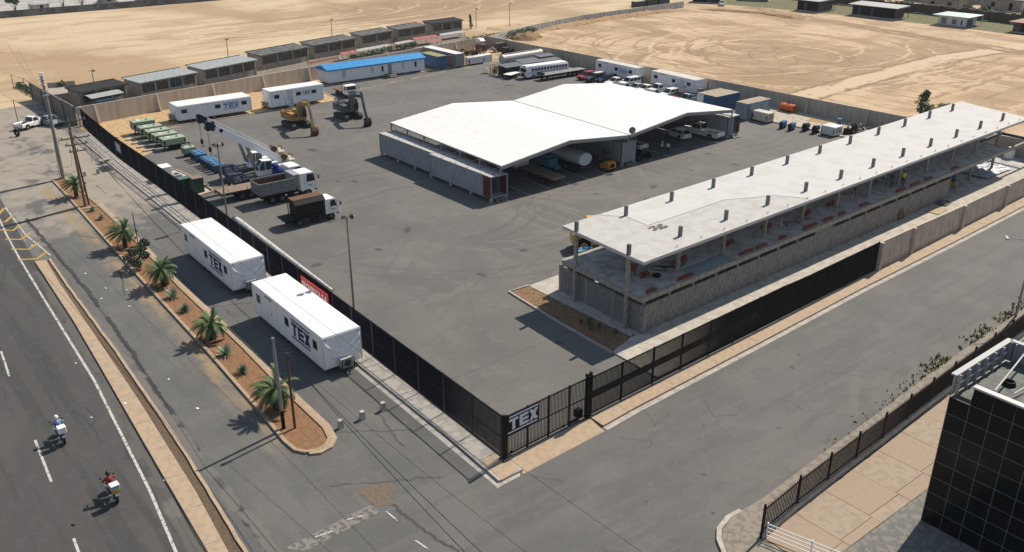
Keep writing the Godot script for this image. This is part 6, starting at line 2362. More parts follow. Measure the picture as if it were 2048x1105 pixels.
func trucks():
	plan_fix = true
	var tk := "trucks parked by the cranes"
	# flatbed with rusty deck, behind the dump truck
	var t := thing("flatbed_truck","white-cab flatbed truck with a rusty bare deck beside the cranes","truck",v3(9.9,0,-57.6),90,tk)
	chassis(t,-4.6,4.6,.75,[-2.6,-1.5,3.9],2.3,.46)
	begin()
	box(0,1.12,-1.6,2.3,.14,6.6)
	done("deck",mats.rust_deck,t)
	begin()
	for s in [-1.0,1.0]: box(s*1.15,1.05,-1.6,.06,.24,6.6)
	box(0,1.05,-4.92,2.36,.24,.06)
	for k in 3:
		for s in [-1.0,1.0]: box(s*1.15,1.4,-4.2+k*2.2,.05,.5,.05)
	done("deck_rim",mats.dark_steel,t)
	lorry_cab(t,5.0,2.2,.85,2.65,1.75,mats.white_gloss)
	begin()
	box(0,1.9,2.35,1.7,1.5,.9,.25); box(.3,2.75,2.2,.9,.4,.7,.15)
	var cv := done("covered_loader_crane",mats.tarp_blue,t)
	cv.set_meta("label","loader crane under a dark blue tarpaulin")
	for s in [-1.0,1.0]:
		begin()
		box(s*.9,.8,-4.95,.3,.14,.06)
		done("tail_light",mats.marker_red,t)
	# dump truck
	t = thing("dump_truck","white-cab dump truck with an open grey tipper body","truck",v3(11.2,0,-54.1),90,tk)
	chassis(t,-3.0,3.2,.75,[-1.9,-.75,2.4],2.3,.48)
	var dm := mott("dump_grey",lin(.182,.19,.198),lin(.137,.141,.144),.4,.7,2.0,.6,.0,91)
	begin()
	for s in [-1.0,1.0]:
		box(s*1.2,1.85,-1.25,.08,1.3,4.1)
		for k in 4: box(s*1.27,1.8,-3.1+k*1.23,.08,1.2,.14)
		box(s*1.25,2.5,-1.25,.14,.12,4.15)
	done("body_side",dm,t)
	begin()
	box(0,1.85,-3.28,2.4,1.28,.08); box(0,1.8,-3.34,2.2,.12,.08)
	done("tailgate",dm,t)
	begin()
	box(0,2.0,.82,2.4,1.6,.08); box(0,2.78,1.15,2.3,.06,.75)
	done("headboard",mat("dump_pale",lin(.274,.281,.289),.5),t)
	begin()
	box(0,1.2,-1.25,2.34,.12,4.0)
	done("body_floor",mats.rust,t)
	begin()
	for s in [-1.0,1.0]: box(s*1.15,1.8,-1.25,.02,1.15,3.95)
	done("body_lining",mats.rust,t)
	begin()
	ball(v3(.2,1.3,.2),v3(.35,.2,.3),9,5)
	done("leftover_load",mats.sand_yard,t)
	lorry_cab(t,3.55,2.2,.85,2.75,2.0,mats.white_gloss)
	# black box truck with a bare rear deck
	t = thing("box_truck","small white-cab truck with a black box body and rusty roof","truck",v3(10.0,0,-45.6),90,tk)
	chassis(t,-2.9,2.9,.62,[-1.5,2.1],2.0,.40)
	begin()
	box(0,.88,-.85,2.15,.12,4.5)
	done("deck",mats.charcoal_plate,t)
	begin(Transform3D(SIDE,Vector3.ZERO))
	extr([v2(-1.75,.95),v2(-1.75,2.35),v2(1.3,2.35),v2(1.3,.95)],-.85,.85)
	done("box_body",mats.charcoal_plate,t)
	begin(Transform3D(Basis.IDENTITY,v3(0,0,0)))
	extr([v2(-1.12,2.28),v2(-1.1,2.36),v2(-.62,2.76),v2(.62,2.76),v2(1.1,2.36),v2(1.12,2.28)],-1.95,1.45)
	var rfp := done("roof",mats.charcoal_plate,t)
	begin()
	box(0,2.775,-.25,1.26,.03,3.36)
	done("rusty_panel",mats.rust,rfp)
	begin()
	for s in [-.95,.95]: box(s,1.6,-1.85,.07,1.4,.07)
	for s in [-.95,.95]: box(s,1.6,1.4,.07,1.4,.07)
	done("roof_post",mats.charcoal_plate,t)
	lorry_cab(t,2.95,1.95,.72,2.25,1.5,mats.white_gloss)
	# small flatbed by the blue cabin
	t = thing("flatbed_truck","small white flatbed truck facing the camera near the blue-roofed cabin","truck",v3(43.0,0,-98.9),-2,tk)
	chassis(t,-2.6,2.5,.55,[-1.6,1.7],1.95,.36)
	begin()
	box(0,.85,-.95,2.1,.12,3.6)
	done("deck",mott("deck_dark",lin(.091,.068,.057),lin(.167,.076,.053),.5,.7,1.5,.8,.0,92),t)
	begin()
	box(0,1.3,.9,2.0,.9,.08); box(0,1.95,.85,1.6,.5,.5,.05)
	done("headboard",mats.dark_steel,t)
	lorry_cab(t,2.65,2.0,.65,2.05,1.5,mats.white_gloss)
	# under the carport
	plan_fix = false
	t = thing("flatbed_truck","flatbed truck with a long bare deck under the left carport bay","truck",v3(38.7,0,-43.2),181,"vehicles under the carport")
	chassis(t,-3.9,4.2,.65,[-2.4,3.3],2.1,.42)
	begin()
	box(0,.98,-.9,2.2,.12,6.4); box(0,.86,-4.1,2.1,.12,.06)
	done("deck",mats.rust_deck,t)
	for s in [-.8,.8]:
		begin()
		box(s,.85,-4.14,.3,.12,.05)
		done("tail_light",mats.marker_red,t)
	lorry_cab(t,4.4,2.1,.75,2.4,1.7,mats.white_gloss)
	t = thing("tank_truck","white tank truck backed under the carport beside the forklift","truck",v3(44.6,0,-45.0),181,"vehicles under the carport")
	chassis(t,-4.3,4.6,.7,[-2.9,-1.7,3.6],2.3,.46)
	begin()
	var rg := func(z: float,s: float) -> Array:
		var o := []
		for k in 14:
			var a := TAU*k/14
			o.append(v3(cos(a)*1.12*s,1.75+sin(a)*.82*s,z))
		return o
	loft([rg.call(-4.15,.9),rg.call(-4.05,1.0),rg.call(1.6,1.0),rg.call(1.7,.9)])
	done("tank",mat("tank_white",lin(.49,.535,.552),.4),t)
	begin()
	for z in [-2.6,-.8,.8]: cyl(v3(0,2.55,z),v3(0,2.66,z),.25,.25,12)
	done("manhole",mats.galv,t)
	begin()
	box(0,.85,-4.35,2.2,.2,.12)
	done("rear_bumper",mats.dark_steel,t)
	lorry_cab(t,4.6,2.2,.85,2.6,1.8,mats.white_gloss)
	t = thing("blue_compressor","light blue wheeled compressor unit between flatbed and tank truck","compressor",v3(42.1,0,-44.7),3,"vehicles under the carport")
	var bm := mat("comp_blue",lin(.053,.198,.274),.5)
	begin()
	box(0,1.05,-.6,1.5,1.1,2.8,.1); box(0,1.7,-.9,1.2,.25,1.6,.05)
	done("canopy",bm,t)
	begin()
	box(0,.55,1.2,.9,.45,.7,.05)
	done("battery_box",bm,t)
	for s in [-.75,.75]: wheel(t,s,-.4,.36,.22)
	begin()
	box(0,.45,.1,1.2,.12,2.6); bar(v3(0,.45,1.3),v3(0,.4,2.1),.1,.1); cyl(v3(0,0,2.0),v3(0,.5,2.0),.05)
	done("drawbar",mats.black,t)
	# forklift
	t = thing("forklift","orange forklift with its rear towards the yard under the carport","forklift",v3(47.75,0,-40.5),176,"vehicles under the carport")
	var om := mat("lift_orange",lin(.521,.217,.0174),.4)
	begin(Transform3D(SIDE,Vector3.ZERO))
	extr([v2(-1.25,.4),v2(-1.3,.9),v2(-1.15,1.2),v2(-.35,1.25),v2(-.2,.75),v2(.7,.7),v2(.85,.45),v2(.8,.3),v2(-1.1,.3)],-.6,.6)
	done("body",om,t)
	begin()
	box(0,.78,-1.3,.7,.5,.06,.02)
	done("radiator_grille",mats.black,t)
	begin()
	for s in [-.5,.5]:
		bar(v3(s,1.2,-.5),v3(s,2.15,-.35),.07,.07); bar(v3(s,.7,.65),v3(s,2.15,.35),.07,.07)
	box(0,2.17,0,1.1,.06,.95)
	done("overhead_guard",mats.dark_steel,t)
	begin()
	box(0,1.15,-.15,.55,.12,.5,.04); box(0,1.45,-.4,.5,.5,.1,.04)
	done("seat",mats.black,t)
	begin()
	for s in [-.4,.4]: box(s,1.25,1.0,.12,2.3,.12)
	box(0,2.3,1.0,.9,.1,.1); box(0,.6,1.08,.95,.5,.05)
	done("mast",mats.dark_steel,t)
	begin()
	for s in [-.3,.3]: box(s,.16,1.6,.12,.05,1.1)
	done("fork",mats.dark_steel,t)
	for s in [-.5,.5]:
		wheel(t,s,-.85,.28,.2); wheel(t,s*1.08,.75,.36,.26)
	# two-axle bogie without a body
	t = thing("axle_bogie","bare black twin wheel bogie beside the middle container","bogie",v3(54.5,0,-40.9),4,"vehicles under the carport")
	chassis(t,-1.8,1.4,.62,[-1.1,.5],2.2,.46,false)
	# bus and trailers at the back
	plan_fix = true
	t = thing("white_bus","old white bus with a row of side windows, parked at back","bus",v3(80.6,0,-91.4),-93,"vehicles along the back of yard")
	begin(Transform3D(SIDE,Vector3.ZERO))
	extr([v2(-5.0,.45),v2(-5.0,1.9),v2(-4.7,2.25),v2(4.6,2.25),v2(4.95,1.95),v2(5.05,1.1),v2(5.05,.4)],-1.1,1.1,1.9,.5)
	done("body",mats.white,t)
	for s in [-1.0,1.0]:
		for k in 12:
			begin()
			box(s*1.105,1.58,-4.4+k*.72,.03,.5,.52,.01)
			done("window",mats.glass,t)
		begin()
		box(s*1.105,1.1,0,.02,.06,9.6)
		done("rub_rail",mats.dark_steel,t)
	begin()
	plate(v3(-1.02,1.2,5.04),v3(1.02,1.2,5.04),v3(1.0,1.9,4.96),v3(-1.0,1.9,4.96),.06,.015)
	done("windscreen",mats.glass,t)
	begin()
	box(0,.85,5.06,.9,.5,.04); box(0,.5,5.08,2.1,.18,.12)
	done("grille",mats.black,t)
	for s in [-1.0,1.0]:
		begin()
		cyl(v3(s*.75,.85,5.05),v3(s*.75,.85,5.1),.13,.13,12)
		done("headlight",mats.lamp,t)
		for z in [-2.9,3.4]: wheel(t,s*.98,z,.42,.26)
	begin()
	box(0,2.1,4.82,1.0,.16,.06)
	done("destination_box",mats.black,t)
	t = thing("flatbed_trailer","long empty grey flatbed trailer in front of the white bus","trailer",v3(82.4,0,-88.5),-90.5,"vehicles along the back of yard")
	begin()
	box(0,.95,0,2.2,.16,10.6)
	done("deck",mott("deck_steel",lin(.228,.236,.236),lin(.175,.179,.182),.4,.7,3.0,.55,.1,93),t)
	begin()
	for s in [-.5,.5]: box(s,.72,0,.14,.34,10.2)
	for s in [-1.08,1.08]: box(s,.9,0,.05,.2,10.6)
	for s in [-.8,.8]: box(s,.4,3.0,.1,.8,.1)
	done("frame",mats.black,t)
	for z in [-4.3,-3.3,-2.3]:
		for s in [-.9,.9]: wheel(t,s,z,.42,.36)
	for s in [-.9,.9]: wheel(t,s,4.2,.42,.3)
	begin()
	box(0,1.2,5.2,2.1,.5,.1)
	done("headboard",mats.dark_steel,t)
	# dark roofed skid units on trailers
	var sp := [[76.4,-95.8,4.9,2.6,1.9,"left of the white bus, nearest the yellow frame"],[81.2,-96.6,5.0,3.2,2.05,"behind the white bus, in the middle"],[86.1,-96.2,4.4,2.0,1.85,"behind the far end of the white bus"],[87.6,-99.6,4.0,2.0,2.05,"beside the far end of the long tank"]]
	for s in sp:
		t = thing("covered_skid","dark skid with grey sheet roof " + s[5],"skid",v3(s[0],0,s[1]),-1.0,"dark skid units along the back of yard")
		begin()
		box(0,.95,0,s[2] - .3,1.3,s[3] - .4,.02)
		done("housing",mats.charcoal_plate,t)
		begin(Transform3D(Basis(Vector3.RIGHT,.10),v3(0,s[4] - .08,0)))
		box(0,0,0,s[2],.07,s[3])
		done("roof_sheet",mott("roof_slate",lin(.114,.129,.144),lin(.084,.095,.106),.4,.7,2.5,.5,.1,94),t)
		begin()
		for e in [-1.0,1.0]:
			for q in [-1.0,1.0]: box(e*(s[2]*.5 - .12),s[4]*.5 - .1,q*(s[3]*.5 - .15),.08,s[4] - .2,.08)
		box(0,.2,0,s[2],.2,.3); box(0,.2,s[3]*.35,s[2],.2,.2); box(0,.2,-s[3]*.35,s[2],.2,.2)
		done("frame",mats.black,t)
		for e in [-1.2,-.2]:
			begin()
			cyl(v3(e,.35,s[3]*.5 - .1),v3(e,.35,s[3]*.5+.12),.35,.35,14)
			done("wheel",mats.rubber,t)
	t = thing("flatbed_trailer","small white-decked trailer in front of the dark skid units","trailer",v3(74.6,0,-93.6),-70,"vehicles along the back of yard")
	begin()
	box(0,.8,0,1.7,.1,3.4)
	done("deck",mats.white,t)
	begin()
	box(0,.65,0,.9,.18,3.2); bar(v3(0,.6,1.6),v3(0,.45,2.7),.1,.1)
	done("frame",mats.dark_steel,t)
	for s in [-.75,.75]: wheel(t,s,-.6,.34,.22)
	t = thing("tank_trailer","long white cylindrical tank on supports by the corner of yard","tank",v3(85.6,0,-104.4),93,"vehicles along the back of yard")
	begin()
	var rg2 := func(z: float,s: float) -> Array:
		var o := []
		for k in 18:
			var a := TAU*k/18
			o.append(v3(cos(a)*.85*s,1.35+sin(a)*.85*s,z))
		return o
	loft([rg2.call(-5.6,.75),rg2.call(-5.45,1.0),rg2.call(5.4,1.0),rg2.call(5.6,.75)])
	done("shell",mott("tank_pale",lin(.491,.466,.441),lin(.35,.319,.296),.45,.75,3.0,.5,.0,95),t)
	begin()
	box(0,2.25,0,.5,.05,9.0)
	for z in [-3.0,.0,3.0]: cyl(v3(0,2.15,z),v3(0,2.35,z),.2,.2,12)
	done("walkway",mats.galv,t)
	begin()
	for z in [-4.2,-1.4,1.4,4.2]: box(0,.35,z,1.3,.75,.2)
	done("saddle",mats.dark_steel,t)
	t = thing("access_platform","white railed access platform left of the dark skid units","platform",v3(74.0,0,-100.2),0)
	begin()
	box(0,.9,0,1.4,.06,1.1)
	for k in 3: box(0,.25+k*.22,1.25 - k*.25,.8,.05,.24)
	done("deck",mats.galv,t)
	begin()
	for sx in [-.68,.68]:
		for sz in [-.5,.5]: bar(v3(sx,0,sz),v3(sx,1.8,sz),.05,.05)
		bar(v3(sx,1.8,-.5),v3(sx,1.8,.5),.05,.05); bar(v3(sx,1.35,-.5),v3(sx,1.35,.5),.05,.05); bar(v3(sx*.6,.1,1.4),v3(sx*.6,.95,.5),.05,.05)
	bar(v3(-.68,1.8,-.5),v3(.68,1.8,-.5),.05,.05)
	done("railing",mats.white,t)
	t = thing("lifting_frame","yellow steel lifting frame beside the dark skid units","frame",v3(73.6,0,-97.6),5)
	var ym := mat("frame_yellow",lin(.552,.321,.0178),.5)
	begin()
	for sx in [-.6,.6]:
		for sz in [-.5,.5]: bar(v3(sx,0,sz),v3(sx,1.9,sz),.1,.1)
	for y in [.4,1.1,1.85]:
		bar(v3(-.6,y,.5),v3(.6,y,.5),.08,.08); bar(v3(-.6,y,-.5),v3(.6,y,-.5),.08,.08)
	bar(v3(-.6,.4,.5),v3(.6,1.1,.5),.06,.06)
	done("frame",ym,t)
	begin()
	box(.1,.8,0,.8,.8,.6,.05)
	done("engine_box",mats.black,t)

func cars():
	plan_fix = true
	var white: Material = mats.white_gloss
	var g := "cars parked in a row behind the carport"
	var gl := func(key: String,c: Color) -> Material: return mat(key,c,.25)
	var rows := [["red hatchback at the left end of the parked row","hatch",gl.call("p_red",lin(.319,.0114,.023)),86.0 - 1.3,-84.2,3.9,1.35],["dark grey car with a pale roof, second of the parked row","suv",gl.call("p_grey",lin(.053,.057,.061)),84.6,-81.9,4.2,1.45],["dark blue car, third of the parked row","suv",gl.call("p_blue",lin(.0114,.023,.057)),85.3,-79.7,4.3,1.4],["white sedan, fourth of the parked row","sedan",white,84.8,-77.0,4.3,1.3],["tall white off-road wagon in the parked row","suv",white,85.7,-74.3,4.5,1.65],["white sedan right of the tall white wagon","sedan",gl.call("p_silver",lin(.448,.448,.44)),84.2,-71.1,4.2,1.25],["white sedan left of the white pickup in the row","sedan",white,84.6,-69.3,4.2,1.25],["white double-cab pickup in the parked row","pickup",white,86.0,-67.4,5.0,1.6],["white sedan right of the white pickup","hatch",white,84.9,-64.2,4.0,1.35],["dark red sedan near the blue container","sedan",gl.call("p_maroon",lin(.167,.027,.023)),84.7,-61.8,4.2,1.3],["silver pickup beside the blue container's white end","pickup",gl.call("p_pale",lin(.362,.402,.434)),84.0,-59.2,4.7,1.5]]
	for r in rows:
		var t: Node3D = car(r[0],v3(r[3],0,r[4]),-90+(rng.randf() - .5)*5.0,r[1],r[2],r[5],1.7,r[6],g)
		if r[0].begins_with("dark grey"):
			begin()
			box(0,1.47,-.75,1.0,.05,2.0,.02)
			done("pale_roof",mats.trim_grey,t)
	var u := "vehicles under the carport"
	plan_fix = false
	car("white pickup beside the middle container under the carport",v3(57.4,0,-45.6),178,"pickup",white,5.0,1.8,1.65,u)
	car("white hatchback under the right carport bay",v3(66.4,0,-45.3),174,"hatch",white,4.1,1.7,1.42,u)
	car("large white crew cab pickup at the right carport column",v3(69.9,0,-43.6),184,"pickup",white,6.1,2.0,1.85,u)
	plan_fix = true
	car("white pickup with black bed cover parked by the left wall",v3(-3.6,0,-107.6),124,"pickup",white,4.6,1.75,1.5,"vehicles outside the left wall")
	car("silver blue sedan parked against the weathered left wall",v3(-.9,0,-107.3),20,"sedan",mat("p_silverblue",lin(.198,.243,.289),.3),4.3,1.7,1.35,"vehicles outside the left wall")
	var ty := thing("tyre","large black tyre standing against a post by the left road","tyre",v3(-6.3,0,-102.9),25)
	begin()
	torus(v3(0,.55,0),v3(1,.1,0).normalized(),.4,.16,22,10)
	done("tyre",mats.rubber,ty)

# excavator facing +z: tracks, slew body, cab, boom, stick, bucket
func excavator(label: String,at: Vector3,body: Material,boomm: Material,bucketm: Material):
	var t := thing("excavator",label,"excavator",at,0,"excavators in the yard")
	for s in [-1.0,1.0]:
		begin(Transform3D(SIDE,Vector3.ZERO))
		var pts := []
		for k in 9: pts.append(v2(1.55+.4*sin(PI*k/8),.42 - .42*cos(PI*k/8)))
		for k in 9: pts.append(v2(-1.55 - .4*sin(PI*k/8),.42+.42*cos(PI*k/8)))
		extr(pts,s*1.2 - .3,s*1.2+.3)
		var tr := done("track",mat("track",lin(.038,.036,.033),.8),t)
		begin()
		for k in 14:
			box(s*1.2,.855,-1.5+k*.23,.62,.03,.08); box(s*1.2,.02,-1.5+k*.23,.62,.04,.08)
		done("track_shoe",mats.dark_steel,tr,"stuff")
		for k in 4:
			begin()
			cyl(v3(s*1.5,.4,-1.2+k*.8),v3(s*1.53,.4,-1.2+k*.8),.2,.2,12)
			done("roller",mats.dark_steel,tr)
	begin()
	box(0,.7,0,1.9,.4,1.6,.08); cyl(v3(0,.85,0),v3(0,1.1,0),.75,.75,20)
	done("undercarriage",mats.black,t)
	begin()
	box(0,1.35,-.6,2.5,.5,3.4,.06)
	extr([v2(-1.22,1.15),v2(1.22,1.15),v2(1.22,2.0),v2(1.0,2.15),v2(-1.0,2.15),v2(-1.22,2.0)],-2.5,-1.2)
	box(-.75,1.85,.1,.95,.6,1.5,.08)
	done("upper_body",body,t)
	begin()
	cyl(v3(-.7,2.1,-1.7),v3(-.7,2.5,-1.7),.07,.07,10); box(-.1,2.17,-1.9,1.4,.05,.7)
	done("exhaust",mats.dark_steel,t)
	begin(Transform3D(SIDE,v3(.85,0,0)))
	extr([v2(-.3,1.5),v2(-.3,2.85),v2(.8,2.85),v2(1.15,2.3),v2(1.2,1.5)],-.42,.42)
	var cb := done("cab",mats.black,t)
	begin()
	for s in [1.28,.42]: box(s,2.25,.4,.02,.8,1.1)
	plate(v3(.48,1.55,1.2),v3(1.22,1.55,1.2),v3(1.22,2.3,1.15),v3(.48,2.3,1.15),.06,.015)
	done("window",mats.glass,cb)
	# boom from the slew body up and forward, then the stick down to the bucket
	var P := [v3(.0,1.5,.6),v3(.05,3.35,1.2),v3(.05,3.75,2.4),v3(.0,4.05,4.7)]
	begin()
	for i in 3:
		var w: float = [.42,.5,.42][i]
		bar(P[i],P[i+1]+(P[i+1] - P[i]).normalized()*.15,.38,w)
	done("boom",boomm,t)
	var tip := v3(-.2,1.15,6.2)
	begin()
	bar(v3(.02,4.55,4.5),tip,.3,.42)
	done("stick",boomm,t)
	begin()
	cyl(v3(.1,4.15,2.3),v3(.02,4.65,4.5),.07,.07,8); cyl(v3(.3,1.6,1.2),v3(.32,3.3,1.6),.08,.08,8); cyl(v3(-.08,1.6,1.2),v3(-.06,3.3,1.6),.08,.08,8); cyl(v3(-.05,3.6,5.15),v3(-.2,1.5,6.55),.06,.06,8)
	done("hydraulic_ram",mats.steel,t)
	begin()
	var bp := [v2(-.15,1.2),v2(.35,1.15),v2(.55,.75),v2(.5,.3),v2(.2,.03),v2(-.35,.1),v2(-.15,.35),v2(-.05,.7)]
	X = Transform3D(SIDE,v3(-.2,0,6.2))
	extr(bp,-.5,.5)
	for k in 5: X = Transform3D(SIDE,v3(-.2,0,6.2)); bar(v3(-.3,.1,-.4+k*.2),v3(-.5,.06,-.4+k*.2),.07,.05)
	done("bucket",bucketm,t)

func crane(label: String,at: Vector3,tarp: Material):
	# mobile crane, carrier facing -x, boom raised over the carrier front
	var t := thing("mobile_crane",label,"crane",at,0,"white mobile cranes")
	begin()
	box(.2,1.05,0,8.0,.35,2.3,.04); box(.2,1.3,.95,6.5,.12,.5); box(.2,1.3,-.95,6.5,.12,.5)
	done("carrier",mats.steel_plate,t)
	for x in [-3.0,-1.7,1.6,2.8]:
		for s in [-1.0,1.0]:
			begin()
			cyl(v3(x,.52,s*.8),v3(x,.52,s*1.18),.52,.52,18)
			var wh := done("wheel",mats.rubber,t)
			begin()
			cyl(v3(x,.52,s*1.15),v3(x,.52,s*1.2),.28,.24,12)
			done("rim",mats.galv,wh)
	for s in [-1.0,1.0]:
		begin()
		for x in [-3.9,3.6]:
			box(x,.75,s*1.15,.3,.9,.25); cyl(v3(x,0,s*1.15),v3(x,.08,s*1.15),.25,.25,12); cyl(v3(x,.05,s*1.15),v3(x,.4,s*1.15),.07,.07,8)
		done("outrigger",mats.steel_plate,t)
	begin()   # sagging cover over the carrier's driving cab
	var q := FastNoiseLite.new()
	q.seed = 8; q.frequency = .8
	for i in 8:
		for j in 8:
			var f := func(ii: int,jj: int) -> Vector3:
				var u := ii/8.0*2 - 1
				var w := jj/8.0*2 - 1
				var edge := maxf(absf(u),absf(w))
				return v3(-3.3+u*1.1,(1.75+.2*q.get_noise_2d(ii*1.3,jj*1.3)) if edge < .8 else 1.15+.15*q.get_noise_2d(ii*2.0,jj*2.0),w*1.2)
			quad(f.call(i,j),f.call(i,j+1),f.call(i+1,j+1),f.call(i+1,j))
	done("cab_cover",tarp,t)
	begin()
	cyl(v3(.9,1.25,0),v3(.9,1.5,0),.9,.9,20); box(1.6,1.85,0,3.6,.7,1.9,.08)
	done("slew_platform",mats.white,t)
	begin()
	box(3.2,2.2,0,.9,1.0,2.3,.12)
	done("counterweight",mat("cwt_cream",lin(.552,.508,.401),.5),t)
	begin()
	cyl(v3(2.6,2.85,-.5),v3(2.6,2.85,.5),.36,.36,16); torus(v3(3.2,2.95,.7),v3(0,0,1),.3,.05,14,6)
	done("winch_drum",mats.rust,t)
	# operator cab on the camera side
	begin(Transform3D(Basis.IDENTITY,v3(-.25,0,.95)))
	extr([v2(-.95,1.45),v2(.75,1.45),v2(.85,3.05),v2(-.35,3.15),v2(-.85,2.5)],-.48,.48)
	var cb := done("operator_cab",mats.white,t)
	begin(Transform3D(Basis.IDENTITY,v3(-.25,0,.95)))
	for s in [-1.0,1.0]:
		var P := [v3(-.78,2.05,s*.49),v3(-.08,2.05,s*.49),v3(-.08,3.02,s*.49),v3(-.36,3.04,s*.49),v3(-.75,2.5,s*.49)]
		if s > 0: quad(P[0],P[1],P[2],P[4]); tri(P[2],P[3],P[4])
		else: quad(P[4],P[2],P[1],P[0]); tri(P[4],P[3],P[2])
		var R := [v3(.0,2.05,s*.49),v3(.7,2.05,s*.49),v3(.74,2.98,s*.49),v3(.0,3.0,s*.49)]
		if s > 0: quad(R[0],R[1],R[2],R[3])
		else: quad(R[3],R[2],R[1],R[0])
	plate(v3(-.9,1.7,-.45),v3(-.9,1.7,.45),v3(-.84,2.5,.45),v3(-.84,2.5,-.45),.05,.02)
	plate(v3(-.85,2.5,-.45),v3(-.85,2.5,.45),v3(-.36,3.13,.45),v3(-.36,3.13,-.45),.05,.02)
	done("cab_glass",mats.glass_green,cb)
	# boom
	var root := v3(2.4,2.5,-.1)
	var tipp := v3(-5.6,7.65,-.1)
	var d := (tipp - root).normalized()
	begin()
	bar(root,root.lerp(tipp,.93),.62,.8)
	done("boom",mats.white,t)
	begin()
	bar(root.lerp(tipp,.2),root.lerp(tipp,.97),.50,.64); bar(root.lerp(tipp,.9),tipp,.4,.52)
	done("boom_section",mat("boom_grey",lin(.38,.38,.38),.4),t)
	begin()
	bar(tipp - d*.5,tipp+d*.35,.6,.75); cyl(tipp+v3(-.25,-.2,-.28),tipp+v3(-.25,-.2,.28),.3,.3,14); cyl(tipp+v3(-.3,.3,-.2),tipp+v3(-.3,.3,.2),.24,.24,14)
	done("boom_head",mat("head_dark",lin(.0190,.023,.038),.4),t)
	begin()
	var n := d.cross(Vector3.BACK).normalized()
	cyl(root.lerp(tipp,.86)+v3(0,.1,.32),root.lerp(tipp,.86)+v3(0,.1,.42),.2,.2,12)
	done("side_sheave",mats.black,t)
	begin()
	cyl(v3(-.9,1.9,-.1),root.lerp(tipp,.5)+v3(0,-.35,0),.2,.2,14); cyl(v3(-.1,1.7,-.1),v3(-.9,2.2,-.1),.24,.24,14)
	done("lift_ram",mats.galv,t)
	for k in 2:
		var hx := tipp+v3(-.3+k*.75,-.45,.0)
		var dn := 1.9+k*.15
		if k == 1: continue
		begin()
		for s in [-.12,.12]: cyl(hx+v3(0,0,s),hx+v3(0,-dn,s),.015,.015,5)
		done("hoist_rope",mats.dark_steel,t)
		begin()
		box(hx.x,hx.y - dn - .25,hx.z,.3,.6,.32,.1)
		var hk := done("hook_block",mats.head_dark,t)
		begin()
		var arc := []
		for i in 8: arc.append(hx+v3(.14*sin(i*.65),-dn - .62 - .14*(1 - cos(i*.65)),0))
		tube(arc,.045,6)
		done("hook",mats.steel,hk)

func heavy():
	plan_fix = true
	excavator("yellow excavator with its bucket on the ground",v3(26.9,0,-83.9),mott("exc_yellow",lin(.38,.205,.038),lin(.304,.152,.03),.4,.7,2.0,.5,.0,96),mott("exc_boom",lin(.407,.227,.043),lin(.319,.167,.038),.4,.7,1.5,.5,.0,97),mats.rust)
	excavator("dark grey excavator standing right of the yellow one",v3(35.45,0,-84.0),mott("exc_grey",lin(.076,.087,.106),lin(.057,.065,.08),.4,.7,2.0,.45,.0,98),mat("exc_dark",lin(.046,.049,.061),.45),mat("exc_bucket",lin(.023,.023,.026),.6))
	var tarp := mott("tarp_grey",lin(.034,.042,.065),lin(.068,.084,.114),.4,.7,1.2,.6,.0,99)
	crane("nearer white mobile crane with its boom raised over the fence side",v3(11.75,0,-60.7),tarp)
	crane("farther white mobile crane, mostly behind the nearer one",v3(12.3,0,-64.7),tarp)
	# wheel loader and blue skip behind the shell building's corner
	var t := thing("wheel_loader","yellow wheel loader partly hidden behind the shell building's corner","loader",v3(28.0,0,-21.8),60)
	var ym := mat("loader_yellow",lin(.521,.313,.035),.45)
	begin()
	box(0,1.2,-1.2,1.7,1.1,2.2,.12); box(0,.8,.9,1.2,.5,1.8,.06)
	done("body",ym,t)
	begin()
	box(0,2.2,.0,1.5,1.5,1.3,.1)
	var cb := done("cab",mats.glass,t)
	begin()
	box(0,3.0,0,1.7,.12,1.6,.04)
	done("cab_roof",ym,cb)
	for s in [-.95,.95]:
		wheel(t,s,-1.3,.72,.5,ym); wheel(t,s,1.2,.72,.5,ym)
	begin()
	for s in [-.45,.45]: bar(v3(s,1.3,.9),v3(s,.6,2.6),.15,.25)
	done("lift_arm",ym,t)
	begin(Transform3D(SIDE,v3(0,0,2.7)))
	extr([v2(0,.15),v2(-.1,.9),v2(.15,1.1),v2(.2,.4),v2(.9,.08),v2(.9,.02)],-1.2,1.2)
	done("bucket",ym,t)
	t = thing("work_bench","light blue table with tools beside the yellow loader","bench",v3(25.7,0,-20.9),0)
	begin()
	box(0,.78,0,1.7,.06,.8)
	done("top",mat("bench_blue",lin(.098,.31,.448),.5),t)
	for sx in [-.75,.75]:
		for sz in [-.33,.33]:
			begin()
			box(sx,.38,sz,.06,.76,.06)
			done("leg",mats.dark_steel,t)
	begin()
	box(-.3,.88,0,.3,.14,.2,.02); box(.3,.85,.1,.2,.08,.3,.02)
	done("tool",mats.white,t)

func pole_line(t: Node3D,h: float,r0: float,r1: float,m: Material,called := "pole",lean := Vector3.ZERO):
	begin()
	cyl(v3(0,-.1,0),v3(lean.x,h,lean.z),r0,r1,12)
	done(called,m,t)

func insulators(t: Node3D,pts: Array,s := 1.0):
	for p in pts:
		begin()
		cyl(p,p+UP*.12*s,.03*s,.03*s,6); cyl(p+UP*.12*s,p+UP*.18*s,.09*s,.06*s,8); cyl(p+UP*.2*s,p+UP*.26*s,.09*s,.05*s,8)
		done("insulator",mats.galv,t)

